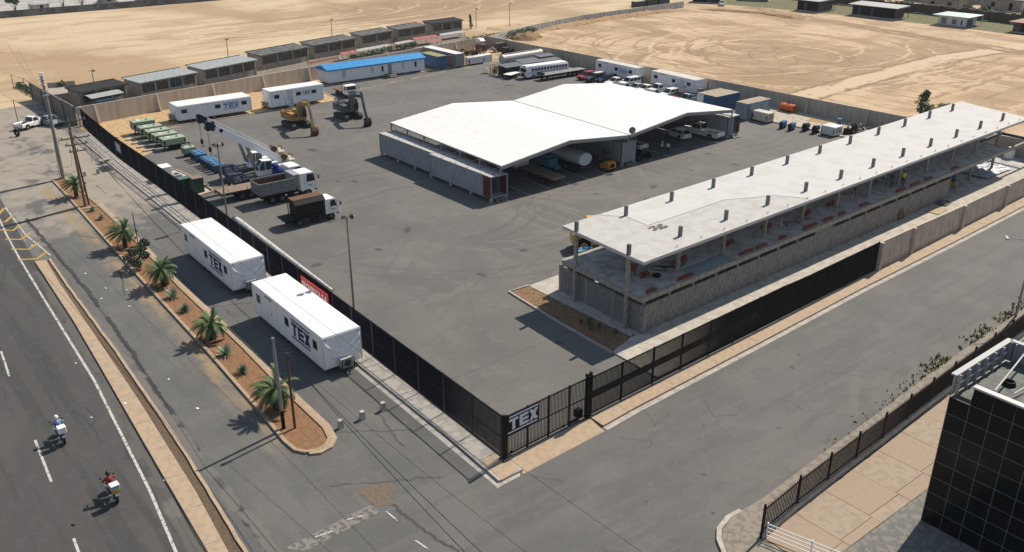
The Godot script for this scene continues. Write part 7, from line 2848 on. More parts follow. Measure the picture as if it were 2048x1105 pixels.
func wire(label: String,a: Vector3,b: Vector3,sag: float,r := .014):
	var pa := survey(v2(a.x,a.z))
	var pb := survey(v2(b.x,b.z))
	a = v3(pa.x,a.y*1.035,pa.y); b = v3(pb.x,b.y*1.035,pb.y)
	var keep := plan_fix
	plan_fix = false
	var t := thing("overhead_wire",label,"wire",Vector3.ZERO,0,"overhead wires along the verge")
	plan_fix = keep
	begin()
	var pts := []
	for i in 25:
		var u := i/24.0
		pts.append(a.lerp(b,u) - UP*sag*4.0*u*(1.0 - u))
	tube(pts,r,5)
	done("wire",mats.black,t)

func flood_pole(label: String,at: Vector3,h: float,heads: Array,group: String):
	var t := thing("flood_light_pole",label,"light pole",at,0,group)
	pole_line(t,h,.10,.06,mott("pole_grey",lin(.228,.22,.205),lin(.167,.16,.152),.4,.7,1.0,.6,.2,101))
	begin()
	bar(v3(-.5,h - .05,0),v3(.5,h - .05,0),.07,.07)
	done("cross_bar",mats.galv,t)
	for q in heads:
		begin(Transform3D(Basis(UP,q[1])*Basis(Vector3.RIGHT,.6),v3(q[0],h+.02,.1)))
		box(0,0,.12,.42,.34,.22,.04); box(0,.02,-.03,.3,.24,.12,.03)
		var hd := done("flood_head",mats.dark_steel,t)
		begin(Transform3D(Basis(UP,q[1])*Basis(Vector3.RIGHT,.6),v3(q[0],h+.02,.1)))
		box(0,0,.235,.36,.28,.02)
		done("lens",mats.lamp,hd)

func poles():
	plan_fix = true
	var t := thing("concrete_pole","tall concrete pole with stacked insulators at the verge's far end","pole",v3(-6.3,0,-77.4))
	pole_line(t,11.9,.24,.15,mott("pole_concrete",lin(.258,.243,.213),lin(.205,.19,.167),.4,.7,2.0,.9,.0,102))
	begin()
	for k in 5: cyl(v3(0,11.0+k*.32,0),v3(0,11.12+k*.32,0),.34 - (k % 2)*.12,.26,12)
	for y in [10.4,9.9]: bar(v3(-.35,y,.15),v3(.35,y,.15),.1,.12)
	done("insulator_stack",mats.trim_grey,t)
	begin()
	bar(v3(-.2,5.0,.2),v3(-.45,.1,.25),.06,.06)
	done("conduit",mats.galv,t)
	t = thing("utility_pole","wooden utility pole with crossarms standing in the red verge","pole",v3(-7.0,.05,-65.0))
	pole_line(t,9.6,.16,.11,mott("pole_wood",lin(.167,.129,.091),lin(.114,.084,.061),.4,.7,1.5,.9,.0,103,.2))
	for a in [[9.3,1.4],[7.5,1.5],[6.8,1.15],[6.1,.9]]:
		begin()
		bar(v3(-a[1]+.35,a[0],.14),v3(a[1]+.35,a[0],.14),.09,.11)
		done("crossarm",mats.pole_wood,t)
		insulators(t,[v3(-a[1]+.5,a[0],.14),v3(.35,a[0],.14),v3(a[1]+.2,a[0],.14)])
	begin()
	for s in [-.6,1.4]:
		var pts := []
		for i in 10: pts.append(v3(s+.25*sin(i*.35),7.4 - i*.32,.15))
		tube(pts,.012,5)
	done("jumper_cable",mats.black,t)
	t = thing("utility_pole","thin dark wooden pole close beside the crossarmed one","pole",v3(-6.55,.05,-65.3))
	pole_line(t,9.0,.11,.08,mat("pole_rust",lin(.084,.034,.027),.8),"pole",v3(-.35,0,0))
	t = thing("marker_pole","short thin rusty pole in the verge beside the leafy bush","pole",v3(-6.6,.05,-47.6))
	pole_line(t,3.9,.05,.045,mats.pole_rust)
	t = thing("street_pole","grey steel pole at the near end of the verge","pole",v3(-8.88,.05,-11.2))
	pole_line(t,6.55,.12,.09,mats.galv)
	begin()
	cyl(v3(0,0,0),v3(0,1.35,0),.125,.125,12)
	done("painted_base",mats.black,t)
	begin()
	bar(v3(-.2,6.2,0),v3(.25,6.2,0),.06,.06)
	done("bracket",mats.dark_steel,t)
	t = thing("street_pole","dark red wooden pole with a lamp bracket beside grey steel pole","pole",v3(-8.3,.05,-10.8))
	pole_line(t,5.3,.09,.07,mats.pole_rust)
	begin()
	box(0,5.4,0,.28,.22,.25,.04); cyl(v3(.05,5.5,0),v3(.05,5.7,0),.05,.05,8); box(.15,5.15,.05,.12,.2,.12,.02)
	done("switch_box",mats.dark_steel,t)
	var A := v3(-8.88,6.45,-11.2)
	var F := v3(-7.3,9.35,-64.9)
	wire("thick overhead wire from the utility pole to the near steel pole",F,A,.7,.016)
	wire("overhead wire from lower crossarm to near steel pole",v3(-6.2,7.6,-64.9),A+v3(.15,-.35,0),.8)
	wire("overhead wire from the steel pole crossing the junction, upper strand",A,v3(-10.8,6.3,16.5),.35,.018)
	wire("overhead wire from the steel pole crossing the junction, lower strand",A+v3(.1,-.4,0),v3(-9.6,5.6,18.0),.45,.018)
	wire("overhead wire from the dark red pole across the junction",v3(-8.3,5.3,-10.8),v3(-6.8,4.6,18.5),.5,.010)
	wire("overhead wire passing above the nearest trailer towards the junction",v3(-5.4,7.5,-66.8),v3(-4.6,6.2,18.0),1.1,.010)
	wire("overhead wire between the concrete pole and the utility pole",v3(-6.3,10.2,-77.3),v3(-7.3,9.35,-65.0),.15)
	wire("overhead wire from the concrete pole over the parked pickup",v3(-6.3,10.0,-77.4),v3(-1.0,9.0,-128),.6)
	wire("second overhead wire running from concrete pole to the back",v3(-6.1,9.6,-77.4),v3(.4,8.0,-128),.6)
	flood_pole("flood light pole inside the left fence beside the trucks",v3(3.65,0,-51.8),7.9,[[-.35,-.7],[.1,.3],[.4,1.3]],"flood light poles in the yard")
	flood_pole("flood light pole inside the left fence beside the nearest trailer",v3(3.27,0,-24.1),8.05,[[-.3,-.5],[.35,1.0]],"flood light poles in the yard")
	for q in [[9.6,-123,4.4,"flood light pole behind the first shed"],[37,-134,5.6,"flood light pole behind the third shed"],[66.5,-148,5.5,"flood light pole behind the fifth shed"],[108.1,-150.6,4.6,"flood light pole beside the dark cactus"],[117.6,-149,5.3,"flood light pole right of the dark cactus"]]:
		flood_pole(q[3],v3(q[0],0,q[1]),q[2],[[.25,.4]],"flood light poles beyond the back wall")
	for q in [[-5.0,-108.3,4.0,"rusty post beside the parked white pickup"],[.84,-132.3,2.8,"thin post on the sandy bank behind weathered wall"],[.2,-138.8,2.6,"thin post farther up the sandy bank"]]:
		t = thing("marker_post",q[3],"post",v3(q[0],-.03,q[1]))
		pole_line(t,q[2],.06,.05,mats.pole_rust)
	wire("slack wire between the two posts on the sandy bank",v3(.84,2.75,-132.3),v3(.2,2.55,-138.8),.1,.03)
	wire("slack wire from the bank post to the weathered wall",v3(.84,2.75,-132.3),v3(1.1,2.8,-128),.1,.03)
	t = thing("street_lamp","street lamp with a curved arm beside the picket fence","street lamp",v3(44.1,.1,10.2))
	pole_line(t,6.1,.10,.06,mats.galv)
	begin()
	tube([v3(0,6.0,0),v3(-.3,6.4,-.2),v3(-1.1,6.75,-.7),v3(-1.7,6.85,-1.1)],.035,6)
	done("arm",mats.galv,t)
	begin(yawed(v3(-2.0,6.87,-1.3),35))
	box(0,0,0,.75,.12,.26,.05)
	var hd := done("lamp_head",mats.galv,t)
	begin(yawed(v3(-2.0,6.8,-1.3),35))
	box(0,0,0,.5,.03,.2)
	done("lens",mats.lamp,hd)
	# short concrete posts on the service road
	var k := 0
	for q in [[-5.97,-9.1,"left of three concrete posts near the junction"],[-4.38,-9.15,"middle of three concrete posts near the junction"],[-2.78,-9.25,"right of three concrete posts near the junction"],[-4.0,-77.0,"left of three far concrete posts before the walk"],[-2.45,-77.1,"middle of three far concrete posts before the walk"],[-.95,-77.5,"right of three far concrete posts before the walk"]]:
		t = thing("concrete_bollard","short " + q[2],"bollard",v3(q[0],-.006,q[1]),rng.randf()*20 - 10,"short concrete posts blocking the service road")
		begin()
		loft([[v3(-.17,0,.15),v3(.17,0,.15),v3(.17,0,-.15),v3(-.17,0,-.15)],[v3(-.13,.56,.12),v3(.13,.56,.12),v3(.13,.56,-.12),v3(-.13,.56,-.12)]])
		done("post",mats.concrete,t)
		begin()
		box(0,.58,0,.3,.05,.28,.01)
		done("cap",mats.concrete_pale,t)
	t = thing("concrete_bench","low concrete block on the walk along the far left fence","block",v3(-.5,.15,-81.5),20)
	begin()
	box(0,.28,0,1.4,.1,.6,.02)
	done("slab",mats.concrete_pale,t)
	begin()
	box(-.5,.11,0,.2,.24,.5); box(.5,.11,0,.2,.24,.5)
	done("support",mats.concrete,t)

var leafm: Material
func palm(label: String,at: Vector3,h: float,wind: Vector3,spread: float,n: int,sd: int):
	var q := RandomNumberGenerator.new()
	q.seed = sd
	var t := thing("palm_tree",label,"palm",at,q.randf()*360.0*.0,"palms in the verge")
	begin()
	for k in 7:
		var y0 := h*k/7.0
		cyl(v3(0,y0 - .05,0),v3(0,y0+h/7.0,0),.21 - k*.008,.25 - k*.012,10)
	done("trunk",mott("palm_trunk",lin(.068,.049,.03),lin(.038,.027,.0182),.4,.7,.5,.95,.0,104),t)
	for i in n:
		begin()
		var a := TAU*i*.382+q.randf()*.3
		var lift := lerpf(1.25,-.35,pow(i/float(n),.8))+(q.randf() - .5)*.2
		var d := v3(cos(a)*cos(lift),sin(lift),sin(a)*cos(lift))
		var L := spread*(.85+q.randf()*.3)
		var p := v3(0,h,0)+v3(cos(a),0,sin(a))*.1
		var dir := d
		var steps := 13
		var side := dir.cross(UP).normalized()
		for s in steps:
			var u := (s+1.0)/steps
			dir = (dir+(Vector3.DOWN*.13+wind*.18)*(.5+u)).normalized()
			var p1 := p+dir*(L/steps)
			side = dir.cross(UP).normalized()
			var up := side.cross(dir).normalized()
			bar(p,p1,.028*(1.1 - u),.022*(1.1 - u))
			if s > 0:
				for hh in [.0,.33,.66]:
					var o := p.lerp(p1,hh)
					var ll := L*.25*sin(PI*clampf((s+hh)/steps*.92+.10,0,1))*(.85+q.randf()*.3)
					for sg in [-1.0,1.0]:
						var ld: Vector3 = (side*sg*.8+dir*.75+up*(.22 - q.randf()*.2)+wind*.35).normalized()
						var wv := dir*.034
						tri(o - wv,o+wv,o+ld*ll+Vector3.DOWN*ll*.12)
			p = p1
		done("frond",leafm if i % 5 or i < n*.6 else mats.palm_dry,t)

func leaf_ball(c: Vector3,r: Vector3,n: int,size: float,q: RandomNumberGenerator,hollow := .45):
	for i in n:
		var d := v3(q.randfn(),q.randfn(),q.randfn()).normalized()
		var p := c+d*r*(hollow+(1.0 - hollow)*q.randf())
		var a := v3(q.randfn(),q.randfn()*.6+.3,q.randfn()).normalized()
		var b := a.cross(v3(q.randfn(),q.randfn(),q.randfn())).normalized()
		var s := size*(.7+.6*q.randf())
		quad(p - a*s,p+b*s*.42,p+a*s,p - b*s*.42)

func leafy(called: String,label: String,cat: String,at: Vector3,h: float,clumps: Array,size: float,per: int,m: Material,trunk_r: float,sd: int,group := ""):
	var q := RandomNumberGenerator.new()
	q.seed = sd
	var t := thing(called,label,cat,at,0,group)
	begin()
	for c in clumps:
		var mid := v3(c[0].x*.35,c[0].y*.45,c[0].z*.35)
		cyl(v3(0,-.1,0),mid,trunk_r,trunk_r*.7,7)
		cyl(mid,c[0],trunk_r*.65,trunk_r*.2,6)
	done("trunk",mats.palm_trunk,t)
	begin()
	for c in clumps: leaf_ball(c[0],c[1],per,size,q)
	done("crown",m,t)
	return t

func plants():
	plan_fix = true
	leafm = mat("palm_leaf",lin(.058,.105,.028),.6)
	mat("palm_dry",lin(.160,.136,.056),.8)
	for k in ["palm_leaf","palm_dry"]:
		mats[k].cull_mode = BaseMaterial3D.CULL_DISABLED
	var w := v3(-.785,0,-.62)
	palm("wind-blown palm at the far end of the verge by utility poles",v3(-6.9,.05,-69.0),1.6,w*1.0,1.75,40,1)
	palm("wind-blown palm beside the short rusty pole",v3(-7.3,.05,-49.6),1.7,w*.95,1.9,42,2)
	palm("palm right of the dark leafy bush",v3(-7.4,.05,-38.4),1.55,w*.15,1.6,36,3)
	palm("palm in the verge beside the nearest trailer's far end",v3(-7.9,.05,-25.9),1.35,w*.2,1.55,34,4)
	palm("palm at the near end of the verge behind two poles",v3(-8.3,.05,-13.6),1.6,w*.5,1.75,38,5)
	var lm := mat("bush_leaf",lin(.038,.064,.032),.6)
	lm.cull_mode = BaseMaterial3D.CULL_DISABLED
	leafy("leafy_bush","dark leafy bush between two palms in the verge","bush",v3(-7.7,.05,-43.8),1.9,[[v3(-.9,1.2,.2),v3(.6,.4,.6)],[v3(-.2,1.5,-.5),v3(.7,.45,.6)],[v3(.6,1.4,-1.1),v3(.6,.45,.6)],[v3(1.1,1.6,-1.7),v3(.5,.4,.5)],[v3(-.5,1.0,1.0),v3(.6,.4,.5)],[v3(.3,1.2,.4),v3(.6,.4,.5)]],.17,150,lm,.06,11)
	var ag := mat("agave_leaf",lin(.161,.242,.161),.6)
	var pos := [[-6.87,-62.8,.55,"far small agave below the utility pole"],[-6.86,-59.5,.55,"second small agave from the utility pole"],[-7.61,-35.4,.95,"large pale agave beside the third palm"],[-7.76,-32.1,.7,"dark agave between the large one and fourth palm"],[-7.99,-22.9,.85,"pale agave left of the nearest trailer"],[-8.1,-19.6,.65,"dark agave nearest the end of the verge"]]
	for i in pos.size():
		var p: Array = pos[i]
		var t := thing("agave_plant",p[3],"agave",v3(p[0],.06,p[1]),i*40,"agaves in the verge")
		begin()
		var q := RandomNumberGenerator.new()
		q.seed = 40+i
		for k in 34:
			var a := TAU*k*.382
			var el := .25+1.1*(k/34.0)
			var d := v3(cos(a)*cos(el),sin(el),sin(a)*cos(el))
			var s := d.cross(UP).normalized()*.06
			var L: float = 1.25*p[2]*(.8+q.randf()*.3)
			var mid := d*L*.5+UP*.03
			quad(-s*.7,s*.7,mid+s,mid - s); tri(mid - s,mid+s,d*L - UP*.05)
		done("leaf_rosette",ag if i != 3 and i != 5 else mat("agave_dark",lin(.061,.109,.074),.6),t)
	var seeds := [[16.0,-10.6],[16.25,-9.9],[15.9,-9.3],[16.5,-9.0],[16.6,-10.2],[16.9,-7.6]]
	for i in seeds.size():
		leafy("seedling",["farthest left seedling in the planter bed","seedling in the middle of the planter group","lowest left seedling of the planter group","near right seedling of the planter group","right upper seedling of the planter group","lone seedling at the planter's near end"][i],"plant",v3(seeds[i][0],.05,seeds[i][1]),.4,[[v3(0,.25,0),v3(.22,.2,.22)]],.1,40,lm,.015,60+i,"seedlings in the planter bed")
	var tm := mat("tree_leaf",lin(.053,.091,.029),.6)
	tm.cull_mode = BaseMaterial3D.CULL_DISABLED
	leafy("olive_tree","bushy green tree beyond the grey wall behind the shell building","tree",v3(105.2,-.03,-31.2),3.6,[[v3(0,2.0,0),v3(1.3,.8,1.2)],[v3(-.9,1.2,.7),v3(1.0,.7,.9)],[v3(.8,2.7,-.3),v3(.9,.7,.8)],[v3(.4,3.3,.2),v3(.6,.5,.6)],[v3(.7,1.1,.9),v3(1.0,.7,.9)],[v3(-1.3,.7,1.4),v3(.8,.6,.8)]],.2,230,tm,.09,71)
	leafy("low_bush","low green bush right of the bushy tree behind the roof","bush",v3(110.4,-.03,-30.6),1.2,[[v3(0,.7,0),v3(1.2,.6,1.2)],[v3(1.2,.6,.4),v3(1.0,.5,.9)]],.18,170,tm,.05,72)
	# weeds along the far kerb of the street
	var gm := mat("weed",lin(.15,.16,.05),.8)
	gm.cull_mode = BaseMaterial3D.CULL_DISABLED
	rng.seed = 91
	for i in 5:
		begin()
		var seg: Array = [[16.0,24.5,11.3,10.85,.5],[24.0,30.0,10.95,10.4,.8],[30.2,33.4,10.4,10.2,1.4],[36.6,41.0,10.1,9.95,1.2],[42.0,48.5,9.85,9.4,1.3]][i]
		for k in int(110*seg[4]):
			var u := rng.randf()
			var p := v3(lerpf(seg[0],seg[1],u),.0,lerpf(seg[2],seg[3],u) - rng.randf()*rng.randf()*1.3+.3)
			var sp := survey(v2(p.x,p.z))
			p = v3(sp.x,.0,sp.y)
			var hh: float = (.04+rng.randf()*.10)*seg[4]
			var a := rng.randf()*TAU
			var d := v3(cos(a),0,sin(a))
			for z2 in 3: trin(p - d*.07,p+d*.07,p+v3(rng.randf() - .5,1.0,rng.randf() - .5)*hh*1.6,UP,UP,UP)
		var o := done("weeds",gm,self,"stuff")
		tag(o,["thin dry weeds along the far street kerb by the forecourt","weeds on the far street kerb, second patch","bright green weed patch on the far street kerb","green weed patch on the kerb before the street lamp","weeds around the foot of the street lamp"][i],"weeds")
	# creepers on and behind the back wall
	var vm := mat("vine_leaf",lin(.080,.127,.038),.7)
	vm.cull_mode = BaseMaterial3D.CULL_DISABLED
	plan_fix = false
	var hed := [[19.5,-110.3,29.3,-112.5,.9,2.2,"bright green creeper behind the wall above the first trailer"],[59.5,-127.0,71.2,-131.0,1.2,1.4,"dark green hedge behind the blue-roofed cabin's wall"],[74.0,-133.0,79.5,-134.5,1.0,1.2,"green bushes between the red canopies"],[90.5,-130.2,114.0,-134.8,1.6,1.5,"long green hedge outside the yard's far corner"],[2.2,-129.5,1.4,-141,1.3,.7,"dark green scrub along the sandy bank at left"]]
	for i in hed.size():
		var hd: Array = hed[i]
		var sa := survey(v2(hd[0],hd[1]))
		var sb := survey(v2(hd[2],hd[3]))
		hd[0] = sa.x; hd[1] = sa.y; hd[2] = sb.x; hd[3] = sb.y
		var q := RandomNumberGenerator.new()
		q.seed = 130+i
		var t := thing("hedge",hd[6],"hedge",v3((hd[0]+hd[2])*.5,-.03,(hd[1]+hd[3])*.5))
		begin(off(t.position))
		var n := int(v2(hd[0],hd[1]).distance_to(v2(hd[2],hd[3]))/.9)
		for k in n+1:
			var u := k/float(n)
			leaf_ball(v3(lerpf(hd[0],hd[2],u),hd[5]*(.5+.25*q.randf()),lerpf(hd[1],hd[3],u)),v3(.9,hd[5]*.5,hd[4]),70,.22,q,.3)
		done("foliage",vm if i == 0 or i == 3 else tm,t)
		begin(off(t.position))
		for k in 6:
			var u := k/5.0
			cyl(v3(lerpf(hd[0],hd[2],u),-.1,lerpf(hd[1],hd[3],u)),v3(lerpf(hd[0],hd[2],u)+.1,hd[5]*.6,lerpf(hd[1],hd[3],u)),.05,.03,6)
		done("stem",mats.palm_trunk,t)
	plan_fix = true
	leafy("cactus","tall dark shaggy cactus at the right end of the sheds","cactus",v3(107.0,-.03,-151.2),3.2,[[v3(0,.8,0),v3(.6,.8,.6)],[v3(-.2,1.8,0),v3(.4,.8,.4)],[v3(-.3,2.8,0),v3(.3,.6,.3)]],.18,110,mat("cactus_leaf",lin(.038,.027,.0190),.8),.1,81)
	leafy("banana_plant","green banana-like plant behind the white roof at far left","plant",v3(4.6,-.03,-124.5),2.6,[[v3(0,2.2,0),v3(.5,.9,.5)],[v3(-.8,1.7,.5),v3(.7,.4,.6)],[v3(.5,2.6,0),v3(.4,.5,.4)]],.38,36,vm,.08,82)
	for i in 6:
		var p: Array = [[23.5,-258,4.6,"spreading dark tree beyond the far grey wall, leftmost"],[36.5,-259,5.0,"thin flat-topped tree beyond the far grey wall"],[42.5,-262,4.2,"smaller flat-topped tree beyond the far grey wall"],[226.5,-84.5,3.4,"round green tree behind the teal-roofed house"],[230.0,-80.5,3.0,"smaller green tree behind the teal-roofed house"],[226.0,-69.0,3.6,"green tree behind the red-roofed house"]][i]
		var hh: float = p[2]
		leafy("broad_tree",p[3],"tree",v3(p[0],-.03,p[1]),hh,[[v3(0,hh*.8,0),v3(1.5,.7,1.5)],[v3(-1.4,hh*.7,.5),v3(1.1,.6,1.1)],[v3(1.3,hh*.75,-.6),v3(1.1,.6,1.1)],[v3(.2,hh*.62,1.3),v3(1.2,.6,1.0)]],.32,120 if i != 1 and i != 2 else 60,tm if i > 2 else lm,.12,90+i)

# low market shed: local x along the front, front at z = 0 facing +z, depth towards -z
func shed(label: String,a: Vector2,b: Vector2,depth: float,roofm: Material,openings: Array):
	a = survey(a); b = survey(b)
	var keep := plan_fix
	plan_fix = false
	var mid := (a+b)*.5
	var L := a.distance_to(b)
	var yaw := rad_to_deg(atan2(-(b.y - a.y),b.x - a.x))
	var t := thing("market_shed",label,"shed",v3(mid.x,-.03,mid.y),yaw,"row of low sheds behind the back wall")
	plan_fix = keep
	var H := 2.8
	begin()
	box(0,H*.5,-depth+.1,L - .2,H,.2); box(-L*.5+.15,H*.5,-depth*.5,.2,H - .02,depth - .4); box(L*.5 - .15,H*.5,-depth*.5,.2,H - .02,depth - .4)
	box(0,.5,-.2,L - .5,1.0,.16); box(0,H - .15,-.2,L - .5,.3,.16)
	done("wall",mats.shed_wall,t)
	var n := openings.size()
	var w := (L - .6)/n
	for i in n+1:
		begin()
		box(-L*.5+.3+i*w,H*.5,-.18,.28,H - .04,.24)
		done("pier",mats.shed_wall,t)
	for i in n:
		var cx := -L*.5+.3+(i+.5)*w
		if openings[i] == 2:
			begin()
			box(cx,1.72,-.35,w - .3,1.45,.05)
			done("shutter",mat("shed_blue",lin(.02,.05,.085),.4),t)
		begin()
		if openings[i] == 1:
			for k in int((w - .3)/.42): box(cx - (w - .3)*.5+.21+k*.42,1.72,-.26,.045,1.45,.06)
			for k in 5: box(cx,1.1+k*.31,-.25,w - .3,.045,.06)
		else:
			for k in 4: box(cx - (w - .3)*.4+k*(w - .3)*.4,1.72,-.26,.05,1.45,.05)
		done("lattice",mats.shed_wall,t)
	for s in 2:
		begin()
		var x0 := -L*.5 - .15+s*(L*.5+.15)
		var x1 := x0+L*.5+.13
		quad(v3(x0,H+.05,.35),v3(x1,H+.05,.35),v3(x1,H+.3,-depth - .2),v3(x0,H+.3,-depth - .2))
		quad(v3(x0,H - .07,.35),v3(x1,H - .07,.35),v3(x1,H+.05,.35),v3(x0,H+.05,.35))
		quad(v3(x1,H - .07,.35),v3(x1,H+.15,-depth - .2),v3(x1,H+.3,-depth - .2),v3(x1,H+.05,.35))
		quad(v3(x0,H+.05,.35),v3(x0,H+.3,-depth - .2),v3(x0,H+.15,-depth - .2),v3(x0,H - .07,.35))
		quad(v3(x1,H+.15,-depth - .2),v3(x0,H+.15,-depth - .2),v3(x0,H+.3,-depth - .2),v3(x1,H+.3,-depth - .2))
		quad(v3(x0,H - .07,.35),v3(x0,H+.15,-depth - .2),v3(x1,H+.15,-depth - .2),v3(x1,H - .07,.35))
		done("roof_sheet",roofm,t)
	begin()
	box(0,H+.33,-depth - .2,L+.3,.12,.12)
	done("rear_gutter",mats.shed_roof_dark,t)

func canopy(label: String,at: Vector3,yaw: float,L: float,W: float,h: float,m: Material):
	var t := thing("shade_canopy",label,"canopy",at,yaw,"low canopies behind the back wall")
	begin()
	loft([[v3(-L*.5,h - .3,W*.5),v3(L*.5,h - .3,W*.5),v3(L*.5,h - .27,W*.5),v3(-L*.5,h - .27,W*.5)],[v3(-L*.5,h,0),v3(L*.5,h,0),v3(L*.5,h+.04,0),v3(-L*.5,h+.04,0)],[v3(-L*.5,h - .25,-W*.5),v3(L*.5,h - .25,-W*.5),v3(L*.5,h - .21,-W*.5),v3(-L*.5,h - .21,-W*.5)]])
	done("sheet",m,t)
	for sx in [-1.0,1.0]:
		for sz in [-1.0,1.0]:
			begin()
			cyl(v3(sx*L*.45,0,sz*W*.42),v3(sx*L*.45,h - .2,sz*W*.42),.05,.05,6)
			done("post",mats.galv,t)

# small house or hut with an overhanging roof; a = front left ground corner, b = front right, going back by depth (perpendicular, +x side)
func hut(called: String,label: String,at: Vector3,yaw: float,L: float,D: float,H: float,wallm: Material,sidem: Material,roofm: Material,over: float,pitch: float,doors: Array,hip := false):
	var t := thing(called,label,"house",at,yaw,"houses beyond the right sand lot")
	begin()
	box(0,H*.5,-D*.5,L,H,D)
	done("wall",wallm,t)
	begin()
	box(L*.5+.02,H*.5,-D*.5,.06,H - .05,D - .1)
	done("side_wall",sidem,t)
	for d in doors:
		begin()
		box(d[0]*L,d[2]+d[3]*.5,.02,d[1],d[3],.08)
		var w := done("window" if d[2] > .5 else "door",mats.black if d[4] == 0 else d[5],t)
		begin()
		box(d[0]*L,d[2] - .03,.06,d[1]+.2,.08,.12)
		done("sill",sidem,w)
	begin()
	var o := over
	var A := [v3(-L*.5 - o,H,o),v3(L*.5+o,H,o),v3(L*.5+o,H,-D - o),v3(-L*.5 - o,H,-D - o)]
	var th := UP*.12
	if hip:
		var r0 := v3(-L*.5+D*.35,H+pitch,-D*.5)
		var r1 := v3(L*.5 - D*.35,H+pitch,-D*.5)
		quad(A[0]+th,A[1]+th,r1,r0); tri(A[1]+th,A[2]+th,r1); quad(A[2]+th,A[3]+th,r0,r1); tri(A[3]+th,A[0]+th,r0)
	else:
		var u := UP*pitch
		quad(A[0]+th,A[1]+th,A[2]+th+u,A[3]+th+u)
		quad(A[1],A[2]+u,A[2]+th+u,A[1]+th); quad(A[0]+th,A[3]+th+u,A[3]+u,A[0]); quad(A[2]+u,A[3]+u,A[3]+th+u,A[2]+th+u)
	quad(A[0],A[1],A[1]+th,A[0]+th); quad(A[1],A[2],A[2]+th,A[1]+th); quad(A[2],A[3],A[3]+th,A[2]+th); quad(A[3],A[0],A[0]+th,A[3]+th)
	quad(A[3],A[2],A[1],A[0])
	done("roof",roofm,t)
	for s in [-1.0,1.0]:
		begin()
		box(s*(L*.5+o - .15),H*.5,-D - o+.2,.14,H,.14)
		done("porch_post",sidem,t)
	begin()
	box(0,.12,-D*.5+.1,L+.8,.26,D+.9)
	done("plinth",mats.concrete,t)

